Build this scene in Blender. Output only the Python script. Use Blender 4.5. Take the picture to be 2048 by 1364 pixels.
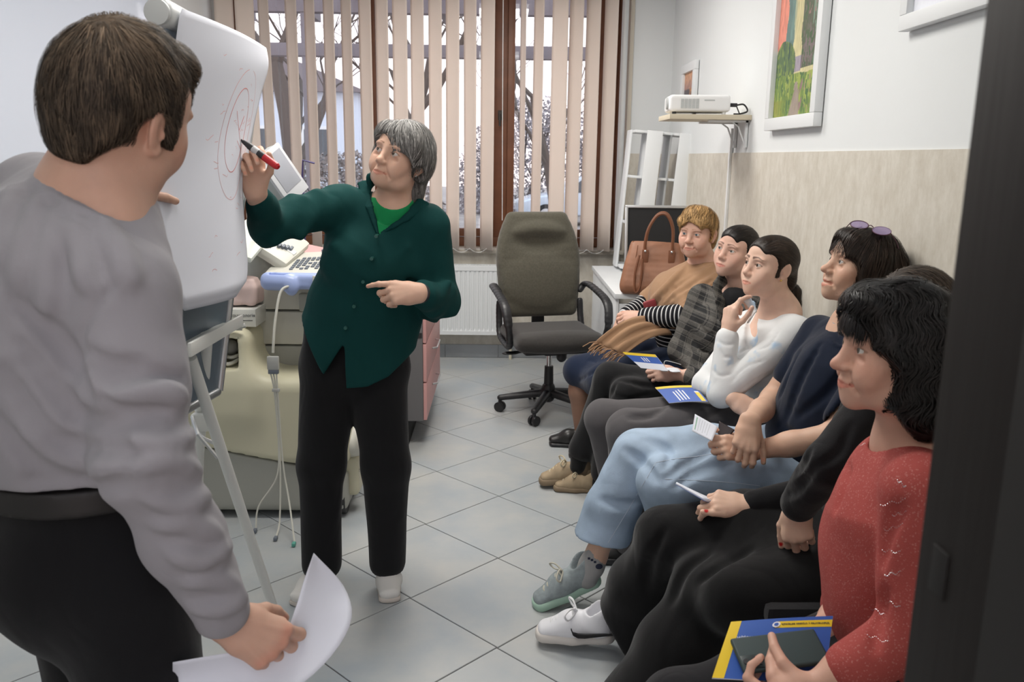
import bpy, bmesh, math, random, time
import numpy as np
from mathutils import Vector, Matrix
T0 = time.time()
random.seed(7)
RNG = np.random.default_rng(11)
for o in list(bpy.data.objects):
    bpy.data.objects.remove(o)
SC = bpy.context.scene
COL = SC.collection

# ------------------------------------------------------------------ camera
cam_d = bpy.data.cameras.new('camera')
cam = bpy.data.objects.new('camera', cam_d)
COL.objects.link(cam)
PITCH, YAW, ROLL, FPX = .213289, .013844, .012797, 1699.7
_cp, _sp, _cy, _sy = math.cos(PITCH), math.sin(PITCH), math.cos(YAW), math.sin(YAW)
_f = Vector((_sy * _cp, _cy * _cp, -_sp)); _r = Vector((_cy, -_sy, 0)); _u = _r.cross(_f)
_r2 = _r * math.cos(ROLL) + _u * math.sin(ROLL); _u2 = _u * math.cos(ROLL) - _r * math.sin(ROLL)
cam.matrix_world = Matrix(((_r2.x, _u2.x, -_f.x, 0), (_r2.y, _u2.y, -_f.y, 0), (_r2.z, _u2.z, -_f.z, 1.5), (0, 0, 0, 1)))
cam_d.sensor_fit = 'HORIZONTAL'; cam_d.sensor_width = 36; cam_d.lens = FPX * 36 / 2048
cam_d.clip_start = .05; cam_d.clip_end = 200
cam_d.dof.use_dof = True; cam_d.dof.focus_distance = 2.9; cam_d.dof.aperture_fstop = 8
SC.camera = cam

# ------------------------------------------------------------------ world and lights
SC.view_settings.view_transform = 'Standard'; SC.view_settings.look = 'None'
SC.view_settings.gamma = 1; SC.view_settings.use_curve_mapping = False
SC.view_settings.exposure = 0.0
world = bpy.data.worlds.new('sky'); SC.world = world; world.use_nodes = True
_nt = world.node_tree; _bg = _nt.nodes['Background']
_tc = _nt.nodes.new('ShaderNodeTexCoord'); _sep = _nt.nodes.new('ShaderNodeSeparateXYZ'); _rmp = _nt.nodes.new('ShaderNodeValToRGB')
_nt.links.new(_tc.outputs['Generated'], _sep.inputs[0]); _nt.links.new(_sep.outputs['Z'], _rmp.inputs[0])
_rmp.color_ramp.elements[0].position = .0; _rmp.color_ramp.elements[0].color = (1.0, .84, .80, 1)
_rmp.color_ramp.elements[1].position = .4; _rmp.color_ramp.elements[1].color = (.86, .90, 1.0, 1)
_nt.links.new(_rmp.outputs[0], _bg.inputs['Color']); _bg.inputs['Strength'].default_value = 2.3

def area(name, loc, size, energy, color, rot=(0, 0, 0)):
    l = bpy.data.lights.new(name, 'AREA'); l.shape = 'RECTANGLE'; l.size, l.size_y = size
    l.energy = energy; l.color = color
    o = bpy.data.objects.new(name, l); COL.objects.link(o); o.location = loc; o.rotation_euler = rot
    return o
LAMPS = [(-.35, 2.9), (-.35, 4.7), (-.35, 1.15)]
LAMP_W = [37, 42, 5]
for (lx, ly), w in zip(LAMPS, LAMP_W):
    area('ceiling_lamp_light', (lx, ly, 2.80), (1.15, .55), w, (1.0, .96, .90))
# ------------------------------------------------------------------ helpers
def link(o, parent=None):
    COL.objects.link(o)
    if parent is not None:
        o.parent = parent
    return o
def tag(o, label, cat, group=None):
    o['label'] = label; o['category'] = cat
    if group: o['group'] = group
    return o
def struct(o):
    o['kind'] = 'structure'; return o
def thing(name, label, cat, loc=(0, 0, 0), group=None, rotz=0):
    o = bpy.data.objects.new(name, None); o.empty_display_size = .05
    link(o); o.location = loc; o.rotation_euler = (0, 0, rotz)
    return tag(o, label, cat, group)
def A(*v):
    v = v[0] if len(v) == 1 else v
    return np.array(v, dtype=np.float32)
def unit(v):
    v = np.array(v, dtype=np.float64); return v / max(np.linalg.norm(v), 1e-9)

# ---- materials
def mat(name, col, rough=.5, metal=0., spec=.5, bump=0., bscale=200., bstretch=None, vary=0., vscale=8., attr=None, sss=0.,
        trans=0., alpha=1., emit=0., sheen=0., coat=0., weave=False, crease=0., cstretch=(1, 1, .6)):
    m = bpy.data.materials.new(name); m.use_nodes = True
    nt = m.node_tree; b = nt.nodes['Principled BSDF']
    c4 = (col[0], col[1], col[2], 1)
    b.inputs['Base Color'].default_value = c4
    b.inputs['Roughness'].default_value = rough; b.inputs['Metallic'].default_value = metal
    b.inputs['Specular IOR Level'].default_value = spec
    b.inputs['Transmission Weight'].default_value = trans; b.inputs['Alpha'].default_value = alpha
    b.inputs['Sheen Weight'].default_value = sheen; b.inputs['Coat Weight'].default_value = coat
    if sss:
        b.inputs['Subsurface Weight'].default_value = sss
        b.inputs['Subsurface Radius'].default_value = (1, .35, .2); b.inputs['Subsurface Scale'].default_value = .008
    if emit:
        b.inputs['Emission Color'].default_value = c4; b.inputs['Emission Strength'].default_value = emit
    L = nt.links.new; N = nt.nodes.new
    tc = N('ShaderNodeTexCoord')
    src = None
    if attr:
        a = N('ShaderNodeAttribute'); a.attribute_name = attr
        mx = N('ShaderNodeMix'); mx.data_type = 'RGBA'; mx.blend_type = 'MULTIPLY'; mx.inputs['Factor'].default_value = 1
        mx.inputs['A'].default_value = c4; L(a.outputs['Color'], mx.inputs['B']); src = mx.outputs['Result']
    if vary:
        n = N('ShaderNodeTexNoise'); n.inputs['Scale'].default_value = vscale; n.inputs['Detail'].default_value = 4
        L(tc.outputs['Object'], n.inputs['Vector'])
        mr = N('ShaderNodeMapRange'); mr.inputs['From Min'].default_value = .3; mr.inputs['From Max'].default_value = .7
        mr.inputs['To Min'].default_value = 1 - vary; mr.inputs['To Max'].default_value = 1 + vary
        L(n.outputs['Fac'], mr.inputs['Value'])
        hs = N('ShaderNodeVectorMath'); hs.operation = 'SCALE'
        if src is not None: L(src, hs.inputs[0])
        else: hs.inputs[0].default_value = col[:3]
        L(mr.outputs['Result'], hs.inputs['Scale']); src = hs.outputs['Vector']
    if src is not None: L(src, b.inputs['Base Color'])
    if bump:
        mp = N('ShaderNodeMapping'); L(tc.outputs['Object'], mp.inputs['Vector'])
        if bstretch: mp.inputs['Scale'].default_value = bstretch
        if weave:
            n = N('ShaderNodeTexVoronoi'); n.inputs['Scale'].default_value = bscale; out = n.outputs['Distance']
        else:
            n = N('ShaderNodeTexNoise'); n.inputs['Scale'].default_value = bscale; n.inputs['Detail'].default_value = 3; out = n.outputs['Fac']
        L(mp.outputs[0], n.inputs['Vector'])
        bp = N('ShaderNodeBump'); bp.inputs['Strength'].default_value = bump; bp.inputs['Distance'].default_value = .002
        L(out, bp.inputs['Height']); L(bp.outputs[0], b.inputs['Normal'])
        if crease:
            prev = None
            for sc, st, ds in ((7, 1.0, .022), (16, .8, .006)):
                mq = N('ShaderNodeMapping'); mq.inputs['Scale'].default_value = cstretch; mq.inputs['Rotation'].default_value = (.3, .5, .2); L(tc.outputs['Object'], mq.inputs['Vector'])
                n3 = N('ShaderNodeTexNoise'); n3.inputs['Scale'].default_value = sc; n3.inputs['Detail'].default_value = .6; n3.inputs['Distortion'].default_value = st; L(mq.outputs[0], n3.inputs['Vector'])
                ab = N('ShaderNodeMath'); ab.operation = 'SUBTRACT'; ab.inputs[1].default_value = .5; L(n3.outputs['Fac'], ab.inputs[0]); aa = N('ShaderNodeMath'); aa.operation = 'ABSOLUTE'; L(ab.outputs[0], aa.inputs[0])
                sq = N('ShaderNodeMath'); sq.operation = 'POWER'; sq.inputs[1].default_value = 1.25; L(aa.outputs[0], sq.inputs[0])
                b3 = N('ShaderNodeBump'); b3.inputs['Strength'].default_value = crease; b3.inputs['Distance'].default_value = ds; L(sq.outputs[0], b3.inputs['Height'])
                if prev is not None: L(prev, b3.inputs['Normal'])
                prev = b3.outputs[0]
            L(prev, bp.inputs['Normal'])
    return m
def cloth(name, col, bump=.25, bscale=700., rough=.9, sheen=.15, crease=.55, **k):
    return mat(name, col, rough=rough, spec=.15, bump=bump, bscale=bscale, sheen=sheen, crease=crease, **k)

# ---- mesh output
def mesh_np(name, V, F, m, parent=None, smooth=True, cols=None, fmat=None, cname='tint'):
    """V (n,3), F (m,4) or (m,3) arrays -> linked object"""
    me = bpy.data.meshes.new(name)
    V = np.asarray(V, dtype=np.float32); F = np.asarray(F, dtype=np.int32)
    me.vertices.add(len(V)); me.vertices.foreach_set('co', V.ravel())
    k = F.shape[1]
    me.loops.add(F.size); me.loops.foreach_set('vertex_index', F.ravel())
    me.polygons.add(len(F)); me.polygons.foreach_set('loop_start', np.arange(0, F.size, k, dtype=np.int32))
    me.polygons.foreach_set('use_smooth', np.full(len(F), smooth))
    if isinstance(m, (list, tuple)):
        for x in m: me.materials.append(x)
    else: me.materials.append(m)
    if fmat is not None: me.polygons.foreach_set('material_index', np.asarray(fmat, dtype=np.int32))
    me.update(calc_edges=True); me.validate()
    if cols is not None:
        at = me.color_attributes.new(cname, 'FLOAT_COLOR', 'POINT')
        c4 = np.ones((len(V), 4), dtype=np.float32); c4[:, :3] = cols
        at.data.foreach_set('color', c4.ravel())
    o = bpy.data.objects.new(name, me)
    return link(o, parent)
def bm_obj(name, bm, m, parent=None, smooth=False, bevel=0, seg=2, angle=40):
    if bevel:
        bmesh.ops.remove_doubles(bm, verts=bm.verts, dist=1e-5)
        es = [e for e in bm.edges if len(e.link_faces) == 2 and e.calc_face_angle(0) > math.radians(35)]
        bmesh.ops.bevel(bm, geom=es, offset=bevel, segments=seg, affect='EDGES', profile=.6, clamp_overlap=True)
    bmesh.ops.recalc_face_normals(bm, faces=bm.faces)
    me = bpy.data.meshes.new(name); bm.to_mesh(me); bm.free()
    if isinstance(m, (list, tuple)):
        for x in m: me.materials.append(x)
    else: me.materials.append(m)
    if smooth:
        me.polygons.foreach_set('use_smooth', [True] * len(me.polygons))
        try: me.set_sharp_from_angle(angle=math.radians(angle))
        except Exception: pass
    return link(bpy.data.objects.new(name, me), parent)
def bx(bm, c, s, R=None, mi=0):
    M = Matrix.Translation(c)
    if R is not None: M = M @ (R.to_4x4() if isinstance(R, Matrix) else R)
    M = M @ Matrix.Diagonal((s[0], s[1], s[2], 1))
    r = bmesh.ops.create_cube(bm, size=1, matrix=M)
    if mi:
        for f in {f for v in r['verts'] for f in v.link_faces}: f.material_index = mi
    return r['verts']
def box(name, c, s, m, parent=None, bevel=.003, R=None, seg=2):
    bm = bmesh.new(); bx(bm, c, s, R)
    return bm_obj(name, bm, m, parent, smooth=True, bevel=bevel, seg=seg)
def cyl(bm, a, b, r, r2=None, n=16, caps=True):
    a, b = Vector(a), Vector(b); d = b - a
    q = Vector((0, 0, 1)).rotation_difference(d.normalized()).to_matrix().to_4x4()
    return bmesh.ops.create_cone(bm, cap_ends=caps, segments=n, radius1=r, radius2=r if r2 is None else r2, depth=d.length,
                                 matrix=Matrix.Translation((a + b) / 2) @ q)['verts']
def tube(bm, pts, r, n=8, closed=False, rs=None):
    pts = [Vector(p) for p in pts]; rings = []
    up = Vector((0, 0, 1)); prev = None
    for i, p in enumerate(pts):
        if closed: t = (pts[(i + 1) % len(pts)] - pts[i - 1]).normalized()
        else: t = (pts[min(i + 1, len(pts) - 1)] - pts[max(i - 1, 0)]).normalized()
        if prev is None:
            nrm = t.orthogonal().normalized()
        else:
            nrm = (prev - t * prev.dot(t)).normalized()
        prev = nrm; bn = t.cross(nrm); rr = rs[i] if rs else r
        rings.append([bm.verts.new(p + (nrm * math.cos(2 * math.pi * k / n) + bn * math.sin(2 * math.pi * k / n)) * rr) for k in range(n)])
    m = len(rings)
    for i in range(m if closed else m - 1):
        a, b = rings[i], rings[(i + 1) % m]
        for k in range(n): bm.faces.new((a[k], a[(k + 1) % n], b[(k + 1) % n], b[k]))
    if not closed:
        bm.faces.new(rings[0][::-1]); bm.faces.new(rings[-1])
def spline(pts, n=8):
    """Catmull-Rom through pts"""
    P = [np.array(p, float) for p in pts]; P = [2 * P[0] - P[1]] + P + [2 * P[-1] - P[-2]]; out = []
    for i in range(1, len(P) - 2):
        for k in range(n):
            t = k / n; a, b, c, d = P[i - 1], P[i], P[i + 1], P[i + 2]
            out.append(.5 * ((2 * b) + (c - a) * t + (2 * a - 5 * b + 4 * c - d) * t * t + (3 * b - a - 3 * c + d) * t ** 3))
    out.append(P[-2]); return out
def tube_obj(name, pts, r, m, parent=None, n=8, sp=0, closed=False, rs=None):
    bm = bmesh.new(); tube(bm, spline(pts, sp) if sp else pts, r, n, closed, rs)
    return bm_obj(name, bm, m, parent, smooth=True)
def prism(bm, poly, z0, z1, M=None):
    """extrude polygon (list of xy) between z0 and z1, transformed by M"""
    a = [bm.verts.new(Vector((x, y, z0))) for x, y in poly]; b = [bm.verts.new(Vector((x, y, z1))) for x, y in poly]
    n = len(poly); bm.faces.new(a[::-1]); bm.faces.new(b)
    for i in range(n): bm.faces.new((a[i], a[(i + 1) % n], b[(i + 1) % n], b[i]))
    if M is not None: bmesh.ops.transform(bm, matrix=M, verts=a + b)
    return a + b
def text_obj(name, s, size, m, M, parent=None, extrude=.0003, bold=0.):
    cu = bpy.data.curves.new(name, 'FONT'); cu.body = s; cu.size = size; cu.extrude = extrude; cu.offset = bold
    cu.align_x = 'CENTER'; cu.align_y = 'CENTER'; cu.resolution_u = 2
    t = bpy.data.objects.new(name, cu); COL.objects.link(t)
    dg = bpy.context.evaluated_depsgraph_get(); me = bpy.data.meshes.new_from_object(t.evaluated_get(dg))
    bpy.data.objects.remove(t); bpy.data.curves.remove(cu)
    me.transform(M); me.materials.clear(); me.materials.append(m); me.name = name
    return link(bpy.data.objects.new(name, me), parent)

# ------------------------------------------------------------------ signed-distance modelling
def _n(q): return np.sqrt(np.einsum('ij,ij->i', q, q))
def ell(c, r, M=None):
    c = A(c); r = A(r); r2 = r * r
    M = None if M is None else np.asarray(M, dtype=np.float32)
    def f(P):
        q = P - c
        if M is not None: q = q @ M
        k0 = _n(q / r); k1 = _n(q / r2)
        return k0 * (k0 - 1) / (k1 + 1e-6)
    return (c, float(r.max()), f)
def sph(c, r):
    c = A(c)
    return (c, r, lambda P: _n(P - c) - r)
def cap(a, b, ra, rb=None):
    a = A(a); b = A(b); rb = ra if rb is None else rb
    ba = b - a; L = float(ba @ ba) + 1e-9
    def f(P):
        q = P - a; t = np.clip(q @ ba / L, 0, 1)
        return _n(q - t[:, None] * ba) - (ra + (rb - ra) * t)
    return ((a + b) / 2, float(np.linalg.norm(ba) / 2 + max(ra, rb)), f)
def ecap(a, b, ra, rb, side):
    """tapered capsule with elliptical section: ra=(along side, across)"""
    a = A(a); b = A(b); ba = b - a; L = float(np.linalg.norm(ba)) + 1e-9; w = ba / L
    s = A(side); s = s - w * float(s @ w); s = s / (np.linalg.norm(s) + 1e-9); v = np.cross(w, s).astype(np.float32)
    def f(P):
        q = P - a; h = q @ w; t = np.clip(h / L, 0, 1)
        A1 = ra[0] + (rb[0] - ra[0]) * t; B1 = ra[1] + (rb[1] - ra[1]) * t; C1 = np.minimum(A1, B1)
        x = (q @ s) / A1; y = (q @ v) / B1; z = (h - t * L) / C1
        k0 = np.sqrt(x * x + y * y + z * z); k1 = np.sqrt((x / A1) ** 2 + (y / B1) ** 2 + (z / C1) ** 2) + 1e-6
        return k0 * (k0 - 1) / k1
    return ((a + b) / 2, L / 2 + max(*ra, *rb), f)
def rbox(c, h, M=None, r=.005):
    c = A(c); h = A(h) - r; M = None if M is None else np.asarray(M, dtype=np.float32)
    def f(P):
        q = P - c
        if M is not None: q = q @ M
        q = np.abs(q) - h
        return _n(np.maximum(q, 0)) + np.minimum(q.max(1), 0) - r
    return (c, float(np.linalg.norm(h)) + r, f)
def half(pt, n):
    pt = A(pt); n = A(unit(n))
    return (pt, 1e3, lambda P: (P - pt) @ n)
def torus(c, ax, R, r, el=None):
    c = A(c); ax = A(unit(ax))
    def f(P):
        q = P - c; h = q @ ax; rad = _n(q - h[:, None] * ax) - R
        return np.sqrt(rad * rad + h * h) - r
    return (c, R + r, f)
def chain(pts, r0, r1=None):
    """list of capsules along pts with linear radius"""
    r1 = r0 if r1 is None else r1; n = len(pts) - 1
    return [cap(pts[i], pts[i + 1], r0 + (r1 - r0) * i / n, r0 + (r1 - r0) * (i + 1) / n) for i in range(n)]
class Field:
    def __init__(s): s.ops = []
    def u(s, p, k=.0):
        for q in (p if isinstance(p, list) else [p]): s.ops.append(('u', q, k))
        return s
    def s(s, p, k=.0):
        for q in (p if isinstance(p, list) else [p]): s.ops.append(('s', q, k))
        return s
    def i(s, p, k=.0): s.ops.append(('i', p, k)); return s
    def d(s, fn): s.ops.append(('d', (None, 1e3, fn), 0)); return s
    def ext(s, other): s.ops += other.ops if isinstance(other, Field) else other; return s
    def grow(s, a): return s.d(lambda P: -a)
    def ev(s, P, sel=None):
        d = np.full(len(P), 1.0, dtype=np.float32)
        first = True
        for n, (kd, p, k) in enumerate(s.ops):
            if sel is not None and not sel[n]: continue
            v = p[2](P)
            if kd == 'd': d = d + v; continue
            if kd == 'u':
                if first: d = v; first = False; continue
                if k > 0:
                    h = np.clip(.5 + .5 * (d - v) / k, 0, 1); d = d + (v - d) * h - k * h * (1 - h)
                else: d = np.minimum(d, v)
            else:
                if kd == 's': v = -v
                if k > 0:
                    h = np.clip(.5 - .5 * (d - v) / k, 0, 1); d = d + (v - d) * h + k * h * (1 - h)
                else: d = np.maximum(d, v)
        return d.astype(np.float32)
    def bounds(s):
        lo = np.full(3, 1e9); hi = -lo
        for kd, p, k in s.ops:
            if kd == 'u':
                lo = np.minimum(lo, p[0] - p[1]); hi = np.maximum(hi, p[0] + p[1])
        return lo, hi
    def mesh(s, h, lo=None, hi=None, pad=.012, B=12):
        if lo is None: lo, hi = s.bounds(); lo = lo - pad; hi = hi + pad
        lo = np.asarray(lo, float); hi = np.asarray(hi, float)
        nb = np.ceil((hi - lo) / (h * B)).astype(int); nb = np.maximum(nb, 1)
        D = np.empty(tuple(nb * B + 1), dtype=np.float32)
        gx, gy, gz = np.meshgrid(*[np.arange(n) for n in nb], indexing='ij')
        bi = np.stack([gx.ravel(), gy.ravel(), gz.ravel()], 1)
        cen = (lo + (bi + .5) * h * B).astype(np.float32)
        dc = s.ev(cen); rb = h * B * .87
        fill = dc.reshape(tuple(nb)); fb = np.repeat(np.repeat(np.repeat(fill, B, 0), B, 1), B, 2)
        D[:] = 1; D[:-1, :-1, :-1] = np.sign(fb) + (fb == 0)
        act = np.abs(dc) < rb * 2.0 + .012
        pc = np.stack([p[0] if p[0] is not None else np.zeros(3) for _, p, _ in s.ops]); pr = np.array([p[1] for _, p, _ in s.ops]); pk = np.array([k for _, _, k in s.ops])
        ax = np.arange(B + 1); ox, oy, oz = np.meshgrid(ax, ax, ax, indexing='ij')
        off = (np.stack([ox.ravel(), oy.ravel(), oz.ravel()], 1) * h).astype(np.float32)
        alw = np.array([kd in 'id' for kd, _, _ in s.ops])
        for b, c in zip(bi[act], cen[act]):
            dist = np.linalg.norm(pc - c, axis=1) - pr
            sel = alw | (dist < rb + np.maximum(pk, .004) + .012)
            base = (lo + b * h * B).astype(np.float32)
            v = s.ev(base + off, sel).reshape(B + 1, B + 1, B + 1)
            i, j, k = b * B
            D[i:i + B + 1, j:j + B + 1, k:k + B + 1] = v
        return surfnet(D, lo, h)
def surfnet(D, lo, h):
    S = D < 0
    cnt = np.zeros(tuple(np.array(D.shape) - 1), dtype=np.uint8)
    for dx in (0, 1):
        for dy in (0, 1):
            for dz in (0, 1):
                cnt += S[dx:D.shape[0] - 1 + dx, dy:D.shape[1] - 1 + dy, dz:D.shape[2] - 1 + dz]
    act = (cnt > 0) & (cnt < 8)
    I = np.argwhere(act)
    if not len(I): return np.zeros((0, 3)), np.zeros((0, 4), int)
    cv = {}
    for dx in (0, 1):
        for dy in (0, 1):
            for dz in (0, 1): cv[dx, dy, dz] = D[I[:, 0] + dx, I[:, 1] + dy, I[:, 2] + dz]
    acc = np.zeros((len(I), 3)); nn = np.zeros(len(I))
    for a in cv:
        for ax in range(3):
            if a[ax]: continue
            b = tuple(1 if q == ax else a[q] for q in range(3))
            va, vb = cv[a], cv[b]; m = (va < 0) != (vb < 0)
            t = np.clip(va / np.where(m, va - vb, 1), 0, 1)
            p = np.tile(np.array(a, float), (len(I), 1)); p[:, ax] += t
            acc[m] += p[m]; nn[m] += 1
    V = lo + (I + acc / nn[:, None]) * h
    vid = np.full(act.shape, -1, dtype=np.int32); vid[act] = np.arange(len(I))
    Fs = []
    for ax in range(3):
        sl0 = [slice(1, -1)] * 3; sl1 = [slice(1, -1)] * 3
        sl0[ax] = slice(0, -1); sl1[ax] = slice(1, None)
        s0, s1 = S[tuple(sl0)], S[tuple(sl1)]
        E = np.argwhere(s0 != s1)
        if not len(E): continue
        flip = s0[E[:, 0], E[:, 1], E[:, 2]]
        E = E.copy()
        for q in range(3):
            if q != ax: E[:, q] += 1
        u, v = [(1, 2), (2, 0), (0, 1)][ax]
        def g(du, dv):
            J = E.copy(); J[:, u] -= du; J[:, v] -= dv
            return vid[J[:, 0], J[:, 1], J[:, 2]]
        q = np.stack([g(1, 1), g(0, 1), g(0, 0), g(1, 0)], 1)
        q[~flip] = q[~flip][:, ::-1]
        Fs.append(q[(q >= 0).all(1)])
    return V, np.concatenate(Fs)
def wrinkle(seed, amp, scale, aniso=(1, 1, 1), M=None, n=5):
    """smooth cloth folds: warped sines"""
    r = np.random.default_rng(seed)
    K = r.normal(size=(n, 3)) * np.array(aniso) ; K = (K / np.linalg.norm(K, axis=1)[:, None] * scale * r.uniform(.6, 1.7, (n, 1))).astype(np.float32)
    W = (r.normal(size=(n, 3)) * scale * .35).astype(np.float32); ph = r.uniform(0, 6.28, (n, 2)).astype(np.float32)
    if M is not None: K = (K @ np.asarray(M, dtype=np.float32).T); W = W @ np.asarray(M, dtype=np.float32).T
    def f(P):
        d = np.zeros(len(P), dtype=np.float32)
        for i in range(n):
            d += np.sin(P @ K[i] + ph[i, 0] + 1.6 * np.sin(P @ W[i] + ph[i, 1]))
        return d * np.float32(amp / n * 1.4)
    return f
def sdf_obj(name, F, h, m, parent, lo=None, hi=None, cols=None, pad=.012):
    V, Q = F.mesh(h, lo, hi, pad)
    return mesh_np(name, V, Q, m, parent, cols=None if cols is None else cols(V))
# ------------------------------------------------------------------ materials of the place
XW, YB, XL, ZC, YF = 1.21, 6.34, -2.05, 2.9, .58
M_white = mat('white_paint', (.74, .76, .765), rough=.85, spec=.2, bump=.12, bscale=60, vary=.015, vscale=1.2)
M_beige_w = mat('beige_paint', (.62, .565, .48), rough=.85, spec=.2, bump=.1, bscale=60)
def dado_mat():
    m = mat('mottled_dado', (.56, .51, .43), rough=.75, spec=.25)
    nt = m.node_tree; b = nt.nodes['Principled BSDF']; L = nt.links.new; N = nt.nodes.new
    tc = N('ShaderNodeTexCoord'); mp = N('ShaderNodeMapping'); mp.inputs['Scale'].default_value = (1, 1, .55)
    L(tc.outputs['Object'], mp.inputs['Vector'])
    n1 = N('ShaderNodeTexNoise'); n1.inputs['Scale'].default_value = 22; n1.inputs['Detail'].default_value = 8; n1.inputs['Roughness'].default_value = .7
    L(mp.outputs[0], n1.inputs['Vector'])
    r = N('ShaderNodeValToRGB'); e = r.color_ramp.elements
    e[0].position = .28; e[0].color = (.53, .485, .41, 1); e[1].position = .64; e[1].color = (.66, .625, .555, 1)
    L(n1.outputs['Fac'], r.inputs[0]); L(r.outputs[0], b.inputs['Base Color'])
    bp = N('ShaderNodeBump'); bp.inputs['Strength'].default_value = .15; bp.inputs['Distance'].default_value = .002
    L(n1.outputs['Fac'], bp.inputs['Height']); L(bp.outputs[0], b.inputs['Normal'])
    return m
M_dado = dado_mat()
def tile_mat():
    m = mat('floor_tile', (.40, .42, .43), rough=.32, spec=.45)
    nt = m.node_tree; b = nt.nodes['Principled BSDF']; L = nt.links.new; N = nt.nodes.new
    g = N('ShaderNodeNewGeometry'); n1 = N('ShaderNodeTexNoise'); n1.inputs['Scale'].default_value = 3.2; n1.inputs['Detail'].default_value = 5
    n1.inputs['Roughness'].default_value = .6; L(g.outputs['Position'], n1.inputs['Vector'])
    r = N('ShaderNodeValToRGB'); e = r.color_ramp.elements
    e[0].position = .32; e[0].color = (.325, .36, .39, 1); e[1].position = .68; e[1].color = (.43, .435, .425, 1)
    L(n1.outputs['Fac'], r.inputs[0]); L(r.outputs[0], b.inputs['Base Color'])
    mr = N('ShaderNodeMapRange'); mr.inputs['To Min'].default_value = .26; mr.inputs['To Max'].default_value = .42
    L(n1.outputs['Fac'], mr.inputs['Value']); L(mr.outputs[0], b.inputs['Roughness'])
    return m
M_tile = tile_mat()
M_grout = mat('grout', (.20, .17, .14), rough=.95)
M_wplas = mat('white_plastic', (.74, .75, .75), rough=.4)
M_wlam = mat('white_laminate', (.76, .78, .79), rough=.45)
M_wenam = mat('white_enamel', (.72, .74, .75), rough=.3)
M_blackp = mat('black_plastic', (.018, .018, .02), rough=.42)
M_blackm = mat('black_matt', (.012, .012, .013), rough=.8)
M_chrome = mat('chrome', (.75, .75, .76), rough=.18, metal=1)
M_alu = mat('aluminium', (.62, .63, .64), rough=.35, metal=.8)
M_paper = mat('paper', (.70, .72, .79), rough=.8, spec=.15, bump=.12, bscale=25)
M_redink = mat('red_ink', (.62, .10, .08), rough=.7)
M_wood_br = mat('brown_frame', (.165, .062, .028), rough=.45, bump=.2, bscale=30, bstretch=(6, 6, .5), vary=.2, vscale=6)

# ------------------------------------------------------------------ floor: grout bed and diagonal tiles
bm = bmesh.new(); bx(bm, ((XL + XW) / 2, (YB + .3) / 2, -.056), (XW - XL + .3, YB - .1 + .2, .1))
floor = struct(bm_obj('floor', bm, M_grout)); floor['label'] = 'grey floor of diagonal square tiles with brown grout'
TS = .6071; TO = (-.001, 4.2165); TH = .4293 / 2 - .0022
def tile_mesh():
    bm = bmesh.new(); b = .0014
    rings = []
    for q, z in ((TH, -.009), (TH, -b), (TH - b, 0.)):
        rings.append([bm.verts.new((q * sx, q * sy, z)) for sx, sy in ((1, 1), (-1, 1), (-1, -1), (1, -1))])
    for a, c in zip(rings, rings[1:]):
        for k in range(4): bm.faces.new((a[k], a[(k + 1) % 4], c[(k + 1) % 4], c[k]))
    bm.faces.new(rings[-1]); bm.faces.new(rings[0][::-1])
    bmesh.ops.transform(bm, matrix=Matrix.Rotation(math.pi / 4 + .0054, 4, 'Z'), verts=bm.verts)
    bmesh.ops.recalc_face_normals(bm, faces=bm.faces)
    return bm
_b = tile_mesh(); tile_me = bpy.data.meshes.new('tile'); _b.to_mesh(tile_me); _b.free(); tile_me.materials.append(M_tile)
X0, X1, Y0, Y1 = XL + .012, XW - .012, YF - .6, YB - .022
for i in range(-14, 15):
    for j in range(-28, 16):
        if (i + j) % 2: continue
        cx = TO[0] + i * TS / 2; cy = TO[1] + (j - 1) * TS / 2
        R = TS / 2
        if cx + R < X0 or cx - R > X1 or cy + R < Y0 or cy - R > Y1: continue
        if cx - R > X0 and cx + R < X1 and cy - R > Y0 and cy + R < Y1:
            o = bpy.data.objects.new('tile', tile_me)
        else:
            b = tile_mesh()
            for pt, nr in (((X0 - cx, 0, 0), (-1, 0, 0)), ((X1 - cx, 0, 0), (1, 0, 0)), ((0, Y0 - cy, 0), (0, -1, 0)), ((0, Y1 - cy, 0), (0, 1, 0))):
                g = bmesh.ops.bisect_plane(b, geom=b.verts[:] + b.edges[:] + b.faces[:], plane_co=pt, plane_no=nr, clear_outer=True)
                ed = [e for e in g['geom_cut'] if isinstance(e, bmesh.types.BMEdge)]
                if ed: bmesh.ops.holes_fill(b, edges=ed)
            if len(b.faces) < 4: b.free(); continue
            me = bpy.data.meshes.new('tile'); b.to_mesh(me); b.free(); me.materials.append(M_tile)
            o = bpy.data.objects.new('tile', me)
        o.location = (cx, cy, 0); link(o, floor)

# ------------------------------------------------------------------ walls
def wall(name, boxes, m, parent=None):
    bm = bmesh.new()
    for (x0, x1, y0, y1, z0, z1) in boxes: bx(bm, ((x0 + x1) / 2, (y0 + y1) / 2, (z0 + z1) / 2), (x1 - x0, y1 - y0, z1 - z0))
    return struct(bm_obj(name, bm, m, parent))
ZD = 1.535
WR = wall('wall_right', [(XW, XW + .15, .40, YB + .5, -.1, ZC)], M_white)
o = wall('trim_1', [(XW - .006, XW, YF, YB, .10, ZD)], M_dado); o['label'] = 'beige mottled dado panel along the right wall'
WLf = wall('wall_left', [(XL - .15, XL, .4, YB + .5, -.1, ZC)], M_white)
wall('ceiling', [(XL - .15, XW + .15, -.3, YB + .5, ZC, ZC + .1)], M_white)
WX0, WX1 = -1.98, .905
wall('wall_back', [(WX1, XW, YB, YB + .5, 0, ZC), (XL, WX0, YB, YB + .5, 0, ZC), (WX0, WX1, YB, YB + .5, -.1, .80), (WX0, WX1, YB, YB + .5, 2.76, ZC)], M_white)
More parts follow.
